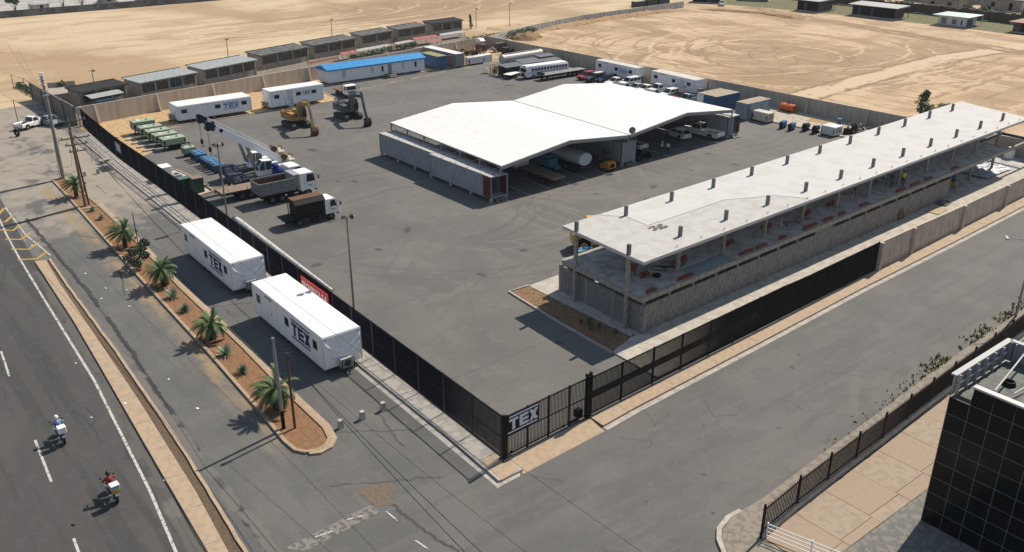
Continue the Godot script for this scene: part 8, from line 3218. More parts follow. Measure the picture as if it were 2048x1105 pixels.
func far_things():
	plan_fix = true
	rng.seed = 17
	begin()
	sheet(smap([v2(2,-105),v2(92,-127.5),v2(101,-147),v2(80,-142.5),v2(40,-129),v2(3,-118)]),-.02)
	struct("back_lane",mott("lane_dirt",lin(.20,.17,.135),lin(.13,.115,.095),.4,.65,5.0,.95,.0,125,1.0,1.0,true,lin(.30,.25,.19),.5))
	shed("low shed with dark roof at the left end of the row",v2(5.3,-114.9),v2(13.3,-117.5),3.6,mats.shed_roof_dark,[0,0,1])
	canopy("white curved awning before the leftmost shed",v3(8.6,-.03,-114.6),16,5.7,3.2,2.3,mat("awning_grey",lin(.304,.312,.304),.5))
	shed("low shed with pale grey roof, second from the left",v2(15.0,-116.7),v2(25.8,-120.2),4.6,mats.shed_roof_grey,[1,1,2,1])
	shed("low shed with pale grey roof, third from the left",v2(27.6,-121.9),v2(39.2,-125.9),4.6,mats.shed_roof_grey,[1,2,1,1])
	shed("low shed, fourth from the left, behind the short trailer",v2(41.5,-129.4),v2(53.6,-133.4),4.0,mott("shed_roof_mix",lin(.106,.11,.11),lin(.053,.053,.055),.45,.6,7.0,.8,.0,111),[1,1,1])
	shed("low shed behind the left half of the blue-roofed cabin",v2(55.1,-134.4),v2(67.1,-138.1),3.8,mats.shed_roof_mix,[1,1,1])
	shed("low shed behind the right half of the blue-roofed cabin",v2(69.3,-140.0),v2(79.2,-143.0),3.2,mats.shed_roof_mix,[1,1])
	shed("low shed with dark roof, second from the right end",v2(80.5,-143.3),v2(89.9,-145.5),3.2,mats.shed_roof_mix,[1,1])
	shed("low shed at the right end of the row",v2(91.9,-146.4),v2(101.9,-147.6),3.0,mats.shed_roof_dark,[1,0,1])
	var redm := mott("canopy_red",lin(.258,.038,.042),lin(.319,.099,.091),.45,.7,3.0,.7,.0,112)
	var whm := mott("canopy_white",lin(.35,.334,.319),lin(.274,.258,.243),.45,.7,3.0,.7,.0,113)
	canopy("faded red canopy behind the blue-roofed cabin",v3(60.2,-.03,-129.8),14,4.2,2.0,1.6,redm)
	canopy("long grey canopy sheet right of the first red one",v3(67.2,-.03,-132.0),12,9.0,2.0,1.6,whm)
	canopy("wide red canopy beside the white containers",v3(83.6,-.03,-137.0),6,7.0,2.2,1.7,redm)
	canopy("small red canopy at the wall below the wide one",v3(82.5,-.03,-131.4),6,3.8,1.6,1.7,redm)
	canopy("grey canopy sheet left of the wide red one",v3(76.4,-.03,-134.4),12,5.0,1.6,1.6,whm)
	canopy("low dark red rail canopy below the fifth shed",v3(53.5,-.03,-127.3),16,8.0,1.0,1.1,mat("canopy_dark",lin(.122,.023,.023),.8))
	canopy("crumpled silver sheeting before the rightmost shed",v3(93.5,-.03,-140.5),8,8.0,2.0,1.4,mat("silver_sheet",lin(.319,.327,.334),.4))
	car("dark blue van parked before the leftmost shed",v3(8.9,0,-112.0),106,"suv",mat("p_navy",lin(.0152,.030,.068),.25),5.2,1.8,1.75,"vehicles before the sheds")
	var t := thing("roof_terrace","small cream block house behind the weathered left wall","building",v3(4.3,0,-121.5),-12)
	begin()
	box(0,1.0,0,4.0,2.0,6.0)
	done("wall",mats.shed_wall,t)
	begin()
	box(0,2.05,0,4.2,.14,6.2)
	done("roof",mott("terrace_roof",lin(.365,.327,.274),lin(.304,.266,.22),.4,.7,3.0,.9,.0,114),t)
	begin()
	box(0,2.5,-3.0,4.2,.8,.15)
	done("parapet",mats.shed_wall,t)
	# far left wall with panels, and the pale lot behind it
	var pts := []
	var hts := []
	for i in 14: pts.append(v2(-8,-244.5).lerp(v2(118,-257),i/13.0)); hts.append(1.75)
	plan_fix = false
	t = thing("far_wall","far dark grey panel wall along the back of sand lot","wall",v3(50,0,-250))
	wall_run(t,smap(pts),hts,1.0,mott("wall_far",lin(.084,.095,.103),lin(.129,.144,.152),.45,.6,14.0,.8,.0,115,1.0,1.0,true,lin(.046,.042,.038),.7),.15,1)
	plan_fix = true
	begin()
	sheet([v2(-100,-252),v2(0,-246),v2(118,-250),v2(200,-330),v2(-100,-380)],-.02)
	struct("pale_lot",mott("pale_lot",lin(.38,.365,.342),lin(.304,.289,.274),.4,.7,30.0,.9,.0,116))
	for i in 5:
		var q: Array = [[30.5,-258,"small pale hut with blue-grey roof beyond far left wall"],[62,-263,"dark low hut beyond the far grey wall"],[72,-262,"second dark low hut beyond the far grey wall"],[84,-266,"third dark low hut beyond the far grey wall"],[52,-268,"pale low hut beyond the far grey wall"]][i]
		hut("far_hut",q[2],v3(q[0],0,q[1]),8,4.5,3.5,1.6,mats.shed_wall if i != 0 else mats.wall_white,mats.shed_wall,mats.shed_roof_dark if i % 2 else mats.shed_roof_grey,.3,.4,[[.0,.9,.3,1.2,0,null]],true)
	# dark containers behind the dividing wall
	for i in 3:
		t = thing("shipping_container",["left of three dark containers beyond the dividing wall","middle of three dark containers beyond the dividing wall","right dark container beyond the dividing wall, taller"][i],"container",v3(174.6+i*4.9,0,-158.4+i*.3),91,"dark containers beyond the dividing wall")
		container(t,4.7,2.0,1.45+i*.25,mat("cont_dark",lin(.038,.049,.053),.6),mats.shed_roof_grey,.0)
	# houses beyond the right sand lot; fronts face -x
	var dk := mat("hut_black",lin(.0091,.0091,.0114),.7)
	var wd := mott("hut_wood",lin(.099,.076,.065),lin(.065,.049,.042),.4,.7,1.5,.9,.0,117,.2)
	var rz := mott("hut_roof",lin(.38,.38,.372),lin(.274,.258,.251),.45,.7,4.0,.5,.0,118)
	hut("timber_hut","dark hut with a pale roof, left of the pair",v3(203.6,0,-119.3),-88,7.0,8.0,2.8,dk,wd,rz,.6,.25,[[-.1,1.0,.3,2.0,1,wd]])
	hut("timber_hut","wider dark hut with white sheet roof, right of the pair",v3(206.4,0,-100.3),-89,13.2,5.0,2.75,dk,wd,rz,1.0,.3,[[-.33,.8,.3,2.0,1,wd],[-.03,.7,.3,2.0,1,wd]])
	hut("far_house","white house with pale teal roof at the edge of grass",v3(206.2,0,-78.2),-87.5,7.4,6.5,2.35,mat("house_white",lin(.548,.575,.584),.7),mat("house_trim",lin(.521,.521,.504),.7),mott("roof_teal",lin(.356,.491,.466),lin(.517,.552,.552),.45,.6,6.0,.5,.0,119),1.2,.55,[[-.28,1.4,.4,1.5,1,mat("shade_grey",lin(.167,.19,.22),.7)],[.1,1.2,.55,1.1,1,mats.shade_grey],[.36,.3,.5,1.2,0,null]],true)
	t = thing("roll_shutter","blue shutter on the teal-roofed house's right side","shutter",v3(208.6,.05,-74.5),2)
	begin()
	for k in 9: box(-1.5+k*.33,.9,.0,.3,1.7,.06)
	done("slats",mat("shutter_blue",lin(.0152,.076,.137),.5),t)
	hut("far_house","brown house with a red roof at the right edge",v3(207.5,0,-59.5),-88,8.0,6.0,2.3,mat("house_brown",lin(.076,.061,.053),.8),wd,mott("roof_red",lin(.258,.099,.068),lin(.319,.167,.129),.45,.7,4.0,.7,.0,120),1.0,.9,[[-.2,1.0,.3,1.7,0,null]],true)
	hut("timber_hut","dark hut at the top edge left of the other huts",v3(197.5,0,-151.5),-60,9.0,5.0,2.2,dk,wd,mats.shed_roof_dark,.5,.2,[[.1,1.0,.3,1.5,1,wd]])
	hut("timber_hut","lattice-fronted hut at the top edge of the picture",v3(214,0,-146),-62,9.0,5.0,2.0,dk,wd,mats.shed_roof_grey,.5,.2,[[.1,1.0,.3,1.5,1,wd]])
	car("white car parked at the top edge beyond the sand lot",v3(196.5,0,-144.6),130,"sedan",mats.white_gloss,4.4,1.7,1.3,"far vehicles")
	t = thing("ruined_wall","crumbling brown earth wall behind the far houses","wall",v3(225,0,-90))
	begin(off(v3(225,0,-90)))
	for k in 60:
		var z := -150.0+k*2.0
		box(225+sin(k*1.7)*.4,1.0+rng.randf()*.25,z,.6,2.0+rng.randf()*.5,2.02)
	done("wall",mott("wall_earth",lin(.099,.065,.042),lin(.068,.046,.03),.4,.7,3.0,.95,.0,121),t)
	begin(off(v3(225,0,-90)))
	for k in 120: box(225+rng.randf()*.5,2.2+rng.randf()*.3,-150+rng.randf()*118,.3+rng.randf()*.5,.25,.4+rng.randf()*.8)
	done("rubble_coping",mott("wall_rubble",lin(.258,.22,.182),lin(.167,.137,.106),.4,.7,1.5,.95,.0,122),t,"stuff")
	for i in 7:
		var q: Array = [[246,-128,"far pale flat-roofed house, leftmost behind the earth wall"],[254,-112,"far cream house behind the earth wall"],[238,-98,"far house with tan walls behind the teal roof"],[250,-86,"far wide house with grey roof behind the trees"],[244,-70,"far house with pale roof at top right corner"],[262,-98,"far house with rusty roof at the top edge"],[236,-134,"far brown-roofed house at the top edge"]][i]
		hut("far_house",q[2],v3(q[0],0,q[1]),-85+i*3,11.0,8.0,2.9,mats.terrace_roof,mats.shed_wall,[mats.pale_lot,mats.terrace_roof,mats.shed_wall,mats.shed_roof_grey,mats.canopy_white,mats.roof_red,mats.shed_wall][i],.5,.8,[[-.2,1.0,.9,1.2,0,null],[.25,1.0,.1,2.0,0,null]],true)
	# junk in the far yard corner
	var spots := [[82.6,-120.5,"tangled brown scrap heap left of the far corner"],[85.6,-119.2,"tangled pipes and brush heap in the far corner"],[83.8,-118.0,"low heap of rusty frames behind the white generator"]]
	for i in 3:
		var s: Array = spots[i]
		t = thing("scrap_heap",s[2],"scrap",v3(s[0],0,s[1]),0,"scrap in the far yard corner")
		for k in 26:
			begin()
			var o := v3(rng.randf()*3.4 - 1.7,rng.randf()*.9,rng.randf()*2.0 - 1.0)
			var d := v3(rng.randfn(),rng.randfn()*.5+.2,rng.randfn()).normalized()
			if k % 4 == 0: torus(o,d,.35,.07,12,5)
			elif k % 4 == 1: box(o.x,o.y,o.z,.5,.3,.4)
			else: cyl(o,o+d*(.6+rng.randf()*.9),.05,.04,6)
			done("piece",[mats.rust,mats.palm_trunk,mats.timber,mats.dark_steel,mats.black][k % 5],t)
	for i in 3:
		t = thing("crate_stack",["stacked brown crates by the far corner wall","tall block of brown crates against the far right wall","low dark crates right of the tall block"][i],"crates",v3([88.3,91.0,90.6][i],0,[-121.6,-118.6,-115.4][i]),4*i)
		for k in [6,8,5][i]:
			begin()
			box((k % 2)*1.25 - .6,.3+(k/2)*.42,0,1.2,.4,1.3,.02)
			done("crate",mott("crate_brown",lin(.129,.091,.068),lin(.091,.061,.046),.4,.7,1.0,.9,.0,123) if i != 2 else mats.dark_steel,t)
		begin()
		box(0,.05,0,2.5,.1,1.3)
		done("pallet",mats.timber,t)
	t = thing("car_shell","small white car shell on top of scrap in the far corner","car",v3(88.0,1.95,-121.6),10)
	begin(Transform3D(SIDE,Vector3.ZERO))
	extr([v2(-1.0,.0),v2(-1.0,.3),v2(-.6,.62),v2(.4,.62),v2(.8,.32),v2(1.1,.25),v2(1.1,.0)],-.6,.6)
	done("shell",mats.white,t)
	t = thing("bent_pipe","white arched pipe before the scrap in the far corner","pipe",v3(86.6,0,-115.5),0)
	begin()
	var arc := []
	for i in 9: arc.append(v3(-.9+i*.25,1.9*sin(PI*(.22+i*.09)) - .3,i*.1))
	arc.append(v3(1.3,0,.9))
	tube(arc,.09,8)
	done("pipe",mats.trim_grey,t)
	t = thing("white_skip","low white container box beside the long tank","container",v3(80.6,0,-110.0),0)
	begin()
	box(0,.75,0,3.0,1.5,1.2,.03)
	done("housing",mats.white,t)
	begin()
	for k in 6: box(-1.2+k*.45,.75,.61,.06,1.2,.04)
	done("rib",mats.dark_steel,t)
	# glass-clad building at the right edge
	var b0 := v3(17.2,0,25)
	t = thing("glass_building","black glass-clad building with square panes at lower right corner","building",b0)
	begin(off(b0))
	box(17.45,3.95,25.4,6.1,7.9,13.8)
	done("core",mat("mullion",lin(.122,.129,.129),.5),t)
	var gls := []
	for k in 3:
		begin()
		box(0,0,0,.05,.955,1.0)
		var gm := mat("pane_black%d" % k,[lin(.0030,.0038,.0046),lin(.0046,.0061,.0068),lin(.0038,.0068,.0076)][k],.12)
		gm.metallic_specular = .3
		gls.append(spare(gm))
	for r in 9:
		for c in 12:
			if r == 8 and c == 0: continue
			if r == 0 and c < 0: continue
			var y := .5+r*.988
			part(gls[(r*5+c*3) % 3],"glass_pane",t,off(b0)*Transform3D(Basis.IDENTITY,v3(14.36,y,18.98+c*1.035)))
	begin(off(b0))
	for r in 9: box(14.33,.006+r*.988,25.0,.03,.022,13.4)
	for c in 13: box(14.331,4.2,18.465+c*1.035,.03,8.4,.022)
	done("mullion_grid",mats.mullion,t)
	begin(off(b0))
	box(14.55,8.42,25.95,.3,.9,12.8)
	done("parapet_core",mats.mullion,t)
	begin(off(b0))
	box(14.48,8.92,25.9,.36,.1,12.9)
	done("coping",mat("coping_white",lin(.373,.386,.393),.5),t)
	begin(off(b0))
	box(17.4,8.0,25.6,5.7,.14,13.6)
	done("roof_deck",mott("roof_deck",lin(.106,.114,.106),lin(.061,.065,.061),.42,.62,3.0,.8,.0,124),t)
	for k in 2:
		begin(off(b0))
		if k == 0:
			box(17.4,8.55,18.45,6.0,1.15,.08); box(17.4,9.15,18.42,6.1,.08,.3)
			for j in 7: box(14.6+j*.93,8.6,18.6,.08,1.1,.2)
			box(17.4,8.65,18.62,6.0,.07,.07)
		else:
			box(20.35,8.55,25,.08,1.15,13.0); box(20.38,9.15,25,.3,.08,13.0)
			for j in 12: box(20.2,8.6,18.9+j*1.05,.2,1.1,.08)
		done("screen_wall",mat("screen_white",lin(.281,.293,.304),.5),t)
	begin(off(b0))
	cyl(v3(15.6,8.5,20.0),v3(20.2,8.9,19.4),.05,.05,8); cyl(v3(16.4,8.3,20.6),v3(20.2,8.6,21.0),.04,.04,8)
	done("pipe",mats.coping_white,t)
	t = thing("cable_coil","black cable coil on the glass building's roof","cable",v3(17.6,8.07,19.9))
	begin()
	for k in 3: torus(v3(0,.05+k*.07,0),UP,.3 - k*.03,.05)
	done("coil",mats.black,t)
	# litter on the roads
	rng.seed = 55
	for i in 14:
		var q := smap([v2(-13.4,-60),v2(-12.0,-45.5),v2(-12.4,-39),v2(-11.0,-36),v2(-11.5,-41),v2(-10.2,-39.5),v2(-17.0,-28.5),v2(-18.1,-20.2),v2(-15.9,-20.4),v2(-16.6,-10.5),v2(-21.8,-9.6),v2(-12.3,-17),v2(-12.5,-22),v2(-14.2,-56)])
		begin()
		var a := rng.randf()*3.0
		box(0,.02,0,.12+rng.randf()*.16,.03,.07+rng.randf()*.08)
		var o := done("litter_scrap",mats.white if i != 10 else mats.black,self)
		o.position = v3(q[i].x,.005 if absf(q[i].x+16) > .8 else .12,q[i].y)
		o.rotation.y = a
		tag(o,["pale scrap on the dark patch strip left of the far palm","upper left of the pale scraps beside the leafy bush","lower left of the pale scraps opposite the leafy bush","pale scrap farthest right opposite the third palm","pale scrap just above the pair opposite the leafy bush","pale scrap nearest the verge kerb by the third palm","pale scrap beside the white edge line, farthest up","pale scrap beside the edge line level with the farther rider","pale scrap lying on the tan median slab","pale scrap on the median channel near the bottom","small dark lump of debris beside the lane dashes","pale scrap on the service road left of the near poles","pale scrap on the service road level with the fourth palm","pale scrap by the yellow chevrons' near end"][i],"litter","litter on the left roads")

# one continuous body from tapered bones: [a, b, ra, rb, colour]; surface nets on a grid
func body_mesh(bones: Array,cs: float):
	var lo := v3(1e9,1e9,1e9)
	var hi := -lo
	for b in bones:
		for k in 2:
			var r: float = maxf(b[2],b[3])+cs*3.0
			lo = lo.min(b[k] - Vector3.ONE*r); hi = hi.max(b[k]+Vector3.ONE*r)
	var nx := int((hi.x - lo.x)/cs)+2
	var ny := int((hi.y - lo.y)/cs)+2
	var nz := int((hi.z - lo.z)/cs)+2
	var F := PackedFloat32Array()
	F.resize(nx*ny*nz); F.fill(1.0)
	var D := PackedFloat32Array()
	D.resize(nx*ny*nz); D.fill(9.0)
	var K := PackedByteArray()
	K.resize(nx*ny*nz)
	for bi in bones.size():
		var b: Array = bones[bi]
		var p0: Vector3 = b[0]
		var ab: Vector3 = b[1] - p0
		var l2 := maxf(ab.length_squared(),1e-8)
		var m := Vector3.ONE*(maxf(b[2],b[3])+cs*2.5)
		var a0 := (p0.min(b[1]) - m - lo)/cs
		var a1 := (p0.max(b[1])+m - lo)/cs
		for z in range(maxi(0,int(a0.z)),mini(nz - 1,int(a1.z))+1):
			for y in range(maxi(0,int(a0.y)),mini(ny - 1,int(a1.y))+1):
				var row := (z*ny+y)*nx
				for x in range(maxi(0,int(a0.x)),mini(nx - 1,int(a1.x))+1):
					var p := lo+Vector3(x,y,z)*cs - p0
					var t := clampf(p.dot(ab)/l2,.0,1.0)
					var d: float = (p - ab*t).length() - lerpf(b[2],b[3],t)
					var i := row+x
					if d < D[i]: D[i] = d; K[i] = bi
					var f := F[i]
					var h := maxf(.035 - absf(f - d),.0)/.035
					F[i] = minf(f,d) - h*h*.035*.25
	var idx := PackedInt32Array()
	idx.resize(nx*ny*nz); idx.fill(-1)
	var P := []
	var Nn := []
	var Cc := []
	var st := [0,1,nx,nx+1,nx*ny,nx*ny+1,nx*ny+nx,nx*ny+nx+1]
	for z in nz - 1:
		for y in ny - 1:
			for x in nx - 1:
				var i := (z*ny+y)*nx+x
				var s := 0
				for c in 8: if F[i+st[c]] < .0: s += 1
				if s == 0 or s == 8: continue
				var acc := Vector3.ZERO
				var n := 0
				for e in [[0,1],[2,3],[4,5],[6,7],[0,2],[1,3],[4,6],[5,7],[0,4],[1,5],[2,6],[3,7]]:
					var fa := F[i+st[e[0]]]
					var fb := F[i+st[e[1]]]
					if (fa < .0) != (fb < .0):
						var t := fa/(fa - fb)
						var ca := Vector3(e[0] & 1,(e[0] >> 1) & 1,e[0] >> 2)
						var cb := Vector3(e[1] & 1,(e[1] >> 1) & 1,e[1] >> 2)
						acc += ca.lerp(cb,t); n += 1
				idx[i] = P.size()
				P.append(lo+(Vector3(x,y,z)+acc/n)*cs)
				Nn.append(Vector3(F[i+1]+F[i+st[3]]+F[i+st[5]]+F[i+st[7]] - F[i] - F[i+st[2]] - F[i+st[4]] - F[i+st[6]],F[i+st[2]]+F[i+st[3]]+F[i+st[6]]+F[i+st[7]] - F[i] - F[i+1] - F[i+st[4]] - F[i+st[5]],F[i+st[4]]+F[i+st[5]]+F[i+st[6]]+F[i+st[7]] - F[i] - F[i+1] - F[i+st[2]] - F[i+st[3]]).normalized())
				Cc.append(bones[K[i]][4])
	for z in range(1,nz - 1):
		for y in range(1,ny - 1):
			for x in range(1,nx - 1):
				var i := (z*ny+y)*nx+x
				for ax in 3:
					var j: int = i + [1,nx,nx*ny][ax]
					if (F[i] < .0) == (F[j] < .0): continue
					var u: int = [nx,nx*ny,1][ax]
					var w: int = [nx*ny,1,nx][ax]
					var q := [idx[i - u - w],idx[i - w],idx[i],idx[i - u]]
					if q.min() < 0: continue
					if F[i] >= .0: q.reverse()
					col = Cc[q[0]]
					trin(P[q[0]],P[q[1]],P[q[2]],Nn[q[0]],Nn[q[1]],Nn[q[2]])
					trin(P[q[0]],P[q[2]],P[q[3]],Nn[q[0]],Nn[q[2]],Nn[q[3]])

func hand(at: Vector3,dir: Vector3,side: Vector3,curl: float,skin: Color):
	col = skin
	var up := side.cross(dir).normalized()
	ball(at+dir*.045,v3(.035,.045,.035),8,6)
	for k in 4:
		var b := at+dir*.08+side*(-.027+k*.018)
		var L: float = [.066,.076,.071,.055][k]
		var d1 := (dir - up*curl*.5).normalized()
		var m := b+d1*L*.55
		cyl(b - dir*.02,m,.0095,.009,6); cyl(m,m+(dir - up*curl*1.4).normalized()*L*.5,.009,.007,6)
	var tb := at+dir*.03 - side*.03
	cyl(tb,tb+(dir*.6 - side*.7).normalized()*.045,.011,.010,6); cyl(tb+(dir*.6 - side*.7).normalized()*.045,tb+(dir*.6 - side*.7).normalized()*.045+dir*.03,.010,.008,6)

# J: named joints in local space, facing +z
func person(label: String,at: Vector3,yaw: float,J: Dictionary,shirt: Color,pants: Color,skin: Color,hairc: Color,helmet := "",group := "",sleeves := .5):
	var t := thing("person",label,"person",at,yaw,group)
	begin()
	use_col = true
	var shoe := Color(.02,.02,.02)
	var B := []
	B.append([J.pelvis,J.waist,.145,.13,pants]); B.append([J.waist,J.chest,.135,.165,shirt])
	B.append([J.chest,J.neck,.15,.065,shirt]); B.append([J.neck,J.head - v3(0,.06,0),.055,.055,skin])
	B.append([J.head+v3(0,.035,-.01),J.head - v3(0,.06,-.015),.092,.066,skin])
	B.append([J.head+v3(0,-.01,.085),J.head+v3(0,-.035,.10),.014,.018,skin])
	B.append([J.sl,J.sr,.075,.075,shirt])
	for s in ["l","r"]:
		var sh: Vector3 = J["s" + s]
		var el: Vector3 = J["e" + s]
		var wr: Vector3 = J["w" + s]
		B.append([sh,sh.lerp(el,sleeves),.062,.055,shirt]); B.append([sh.lerp(el,sleeves),el,.05,.042,skin if sleeves < .9 else shirt]); B.append([el,wr,.042,.030,skin if sleeves < .99 else shirt])
		var hp: Vector3 = J["h" + s]
		var kn: Vector3 = J["k" + s]
		var an: Vector3 = J["a" + s]
		B.append([hp,kn,.092,.062,pants]); B.append([kn,an,.060,.045,pants])
		var ft: Vector3 = J.get("f" + s,an+v3(0,-.045,.15))
		B.append([an+v3(0,-.03,-.02),ft,.045,.036,shoe])
		B.append([J.head+v3(.085*(1 if s == "l" else -1),.0,-.005),J.head+v3(.09*(1 if s == "l" else -1),-.03,-.005),.016,.014,skin])
	body_mesh(B,.026)
	for s in ["l","r"]:
		var wr: Vector3 = J["w" + s]
		var d: Vector3 = (wr - J["e" + s]).normalized()
		var sd := d.cross(UP if absf(d.y) < .9 else Vector3(0,0,1)).normalized()*(1 if s == "l" else -1)
		hand(wr,d,sd,.8,skin)
	for s in [-1.0,1.0]:
		col = Color(.02,.015,.012)
		ball(J.head+v3(s*.034,.012,.083),v3(.014,.009,.012),6,4)
	col = Color(.16,.06,.05)
	ball(J.head+v3(0,-.062,.078),v3(.024,.007,.01),6,4)
	var vm := mat("people",Color(1,1,1),.8)
	vm.vertex_color_use_as_albedo = true
	done("body",vm,t)
	begin()
	if helmet == "":
		ball(J.head+v3(0,.045,-.018),v3(.105,.10,.11),12,6,true)
		ball(J.head+v3(0,.02,-.04),v3(.098,.09,.085),12,8)
		done("hair",mat("hair",hairc.linear_to_srgb(),.8),t)
	elif helmet == "hard":
		ball(J.head+v3(0,.05,-.005),v3(.13,.12,.145),14,6,true); cyl(J.head+v3(0,.045,.01),J.head+v3(0,.06,.01),.155,.14,16)
		done("hard_hat",mat("hat_" + label.left(8),hairc.linear_to_srgb(),.35),t)
	else:
		ball(J.head+v3(0,.01,-.005),v3(.135,.15,.155),14,10)
		var hm := done("helmet",mat("helm_" + label.left(12),hairc.linear_to_srgb(),.25),t)
		begin()
		plate(J.head+v3(-.09,-.04,.135),J.head+v3(.09,-.04,.135),J.head+v3(.085,.06,.13),J.head+v3(-.085,.06,.13),.0,.02)
		done("visor",mats.glass,hm)
	return t

func standing(twist := .0) -> Dictionary:
	return {"pelvis": v3(0,.95,0),"waist": v3(0,1.08,0),"chest": v3(0,1.30,.0),"neck": v3(0,1.47,0),"head": v3(0,1.62,.02),"sl": v3(.17,1.40,0),"sr": v3(-.17,1.40,0),"el": v3(.25,1.12,.0),"er": v3(-.25,1.12,.0),"wl": v3(.27,.88,.08),"wr": v3(-.27,.88,.08),"hl": v3(.09,.90,0),"hr": v3(-.09,.90,0),"kl": v3(.11,.50,.03),"kr": v3(-.11,.50,.02),"al": v3(.12,.085,0),"ar": v3(-.12,.085,-.01)}

func motorbike(label: String,at: Vector3,yaw: float,boxm: Material,accent: Material,plate_low: bool):
	var t := thing("motorcycle",label,"motorcycle",at,yaw,"delivery motorcycles on the main road")
	for z in [-.62,.66]:
		begin()
		torus(v3(0,.3,z),Vector3.RIGHT,.24,.06,20,8)
		var w := done("wheel",mats.rubber,t)
		begin()
		cyl(v3(-.05,.3,z),v3(.05,.3,z),.06,.06,10); cyl(v3(-.02,.3,z),v3(.02,.3,z),.19,.19,14)
		done("hub",mats.galv,w)
	begin()
	tube([v3(0,.9,.42),v3(0,.62,.3),v3(0,.35,.1),v3(0,.35,-.2),v3(0,.68,-.45)],.035,6); tube([v3(0,.72,.3),v3(0,.68,-.8)],.03,6)
	for s in [-.09,.09]:
		cyl(v3(s,.3,.66),v3(s,.98,.42),.028,.028,8); cyl(v3(s*1.2,.3,-.62),v3(s*1.2,.66,-.5),.025,.025,6)
	done("frame",mats.black,t)
	begin()
	box(0,.46,.05,.28,.3,.4,.05)
	done("engine",mats.dark_steel,t)
	begin()
	ball(v3(0,.84,.22),v3(.15,.13,.27),12,8)
	done("fuel_tank",accent,t)
	begin()
	box(0,.80,-.28,.25,.09,.66,.04)
	done("seat",mats.black,t)
	begin()
	cyl(v3(-.36,1.06,.32),v3(.36,1.06,.32),.018,.018,6)
	for s in [-1.0,1.0]: cyl(v3(s*.26,1.06,.33),v3(s*.34,1.24,.36),.01,.01,5)
	done("handlebar",mats.black,t)
	for s in [-1.0,1.0]:
		begin()
		ball(v3(s*.36,1.26,.36),v3(.075,.05,.03),8,6)
		done("mirror",mats.black,t)
	begin()
	ball(v3(0,.95,.56),v3(.1,.1,.08),10,6)
	done("headlight",mats.lamp,t)
	begin()
	box(0,.64,.62,.12,.03,.4,.01); box(0,.66,-.72,.15,.03,.36,.01)
	done("mudguard",accent,t)
	begin()
	cyl(v3(.15,.32,.1),v3(.17,.36,-.75),.035,.05,8)
	done("exhaust",mats.galv,t)
	begin()
	box(0,1.10,-.72,.46,.40,.44,.03)
	var bx := done("delivery_box",boxm,t)
	begin()
	box(0,1.31,-.72,.48,.05,.46,.02)
	done("lid",mats.white,bx)
	if plate_low:
		begin()
		box(0,.93,-.95,.44,.18,.03)
		done("band",mat("box_yellow",lin(.521,.313,.0174),.5),bx)
	begin()
	box(0,.70,-.93,.2,.16,.02)
	done("number_plate",mats.white,t)
	begin()
	box(0,.82,-.94,.2,.06,.05,.02)
	done("tail_light",mats.marker_red,t)

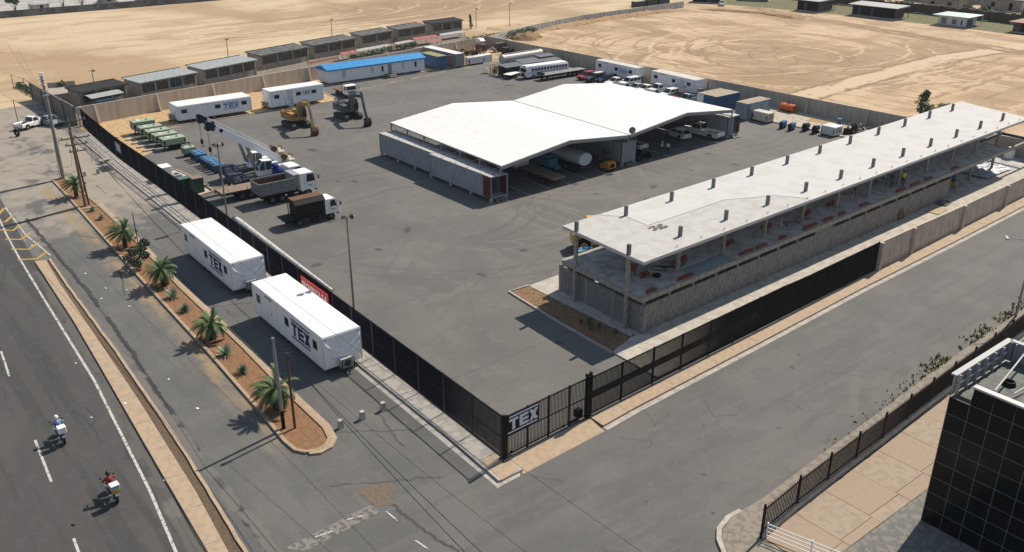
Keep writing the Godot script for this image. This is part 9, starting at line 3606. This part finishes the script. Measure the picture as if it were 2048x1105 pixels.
func people():
	var skin := Color(.20,.105,.065)
	plan_fix = false
	var A := standing()
	A.wl = v3(.12,1.08,.26); A.el = v3(.24,1.14,.04); A.wr = v3(-.05,1.06,.27); A.er = v3(-.24,1.13,.04)
	person("man in a white shirt standing at the carport, left of two",v3(58.25,.0,-40.75),70,A,Color(.62,.62,.66),Color(.02,.02,.03),skin,Color(.55,.55,.55),"hard","two men standing at the carport")
	var B := standing()
	B.wr = v3(-.12,1.36,.2); B.er = v3(-.3,1.2,.1)
	person("man in a white shirt with one arm raised, right of two",v3(58.75,.0,-40.15),-70,B,Color(.60,.60,.68),Color(.015,.015,.022),skin,Color(.03,.025,.02),"","two men standing at the carport")
	var first := get_child_count()
	var W := standing()
	W.kl = v3(.1,.52,.18); W.al = v3(.1,.1,.16); W.kr = v3(-.1,.5,-.02); W.ar = v3(-.1,.085,-.2); W.el = v3(.27,1.14,-.1); W.wl = v3(.28,.92,.0); W.er = v3(-.27,1.16,.1); W.wr = v3(-.26,.98,.28)
	person("worker in a yellow vest walking on the first floor",v3(59.2,3.3,-8.55),-60,W,Color(.55,.50,.03),Color(.03,.035,.05),skin,Color(.05,.08,.25),"hard")
	var S := standing()
	S.wl = v3(.2,1.45,.3); S.el = v3(.28,1.22,.2); S.wr = v3(-.2,1.4,.3); S.er = v3(-.28,1.2,.2)
	person("worker in dark blue holding the scaffold on the first floor",v3(57.9,3.3,-9.05),180,S,Color(.03,.05,.14),Color(.10,.09,.04),skin,Color(.04,.06,.22),"hard")
	fit_building(first)
	plan_fix = true
	var Rd := {"pelvis": v3(0,.92,-.2),"waist": v3(0,1.05,-.17),"chest": v3(0,1.29,-.06),"neck": v3(0,1.46,.02),"head": v3(0,1.62,.07),"sl": v3(.17,1.38,-.02),"sr": v3(-.17,1.38,-.02),"el": v3(.33,1.18,.1),"er": v3(-.33,1.18,.1),"wl": v3(.34,1.10,.28),"wr": v3(-.34,1.10,.28),"hl": v3(.1,.90,-.16),"hr": v3(-.1,.90,-.16),"kl": v3(.24,.74,.26),"kr": v3(-.24,.74,.26),"al": v3(.20,.36,.06),"ar": v3(-.20,.36,.06),"fl": v3(.2,.33,.22),"fr": v3(-.2,.33,.22)}
	motorbike("motorcycle with a white box on the main road, farther one",v3(-20.25,.0,-18.7),183,mats.white,mats.black,false)
	person("rider in a light blue shirt and white helmet",v3(-20.25,.0,-18.7),183,Rd,Color(.16,.25,.42),Color(.42,.44,.48),skin,Color(.68,.68,.66),"full","",1.0)
	motorbike("motorcycle with a grey and yellow box, nearer one",v3(-19.4,.0,-10.75),184,mat("box_grey",lin(.319,.327,.35),.5),mats.red,true)
	person("rider in a dark red jacket and black helmet",v3(-19.4,.0,-10.75),184,Rd,Color(.20,.02,.03),Color(.40,.36,.34),skin,Color(.015,.017,.02),"full","",1.0)

func things():
	fences()
	walls()
	carport()
	containers()
	shell_building()
	trailers()
	machines()
	trucks()
	cars()
	heavy()
	poles()
	plants()
	far_things()
	people()
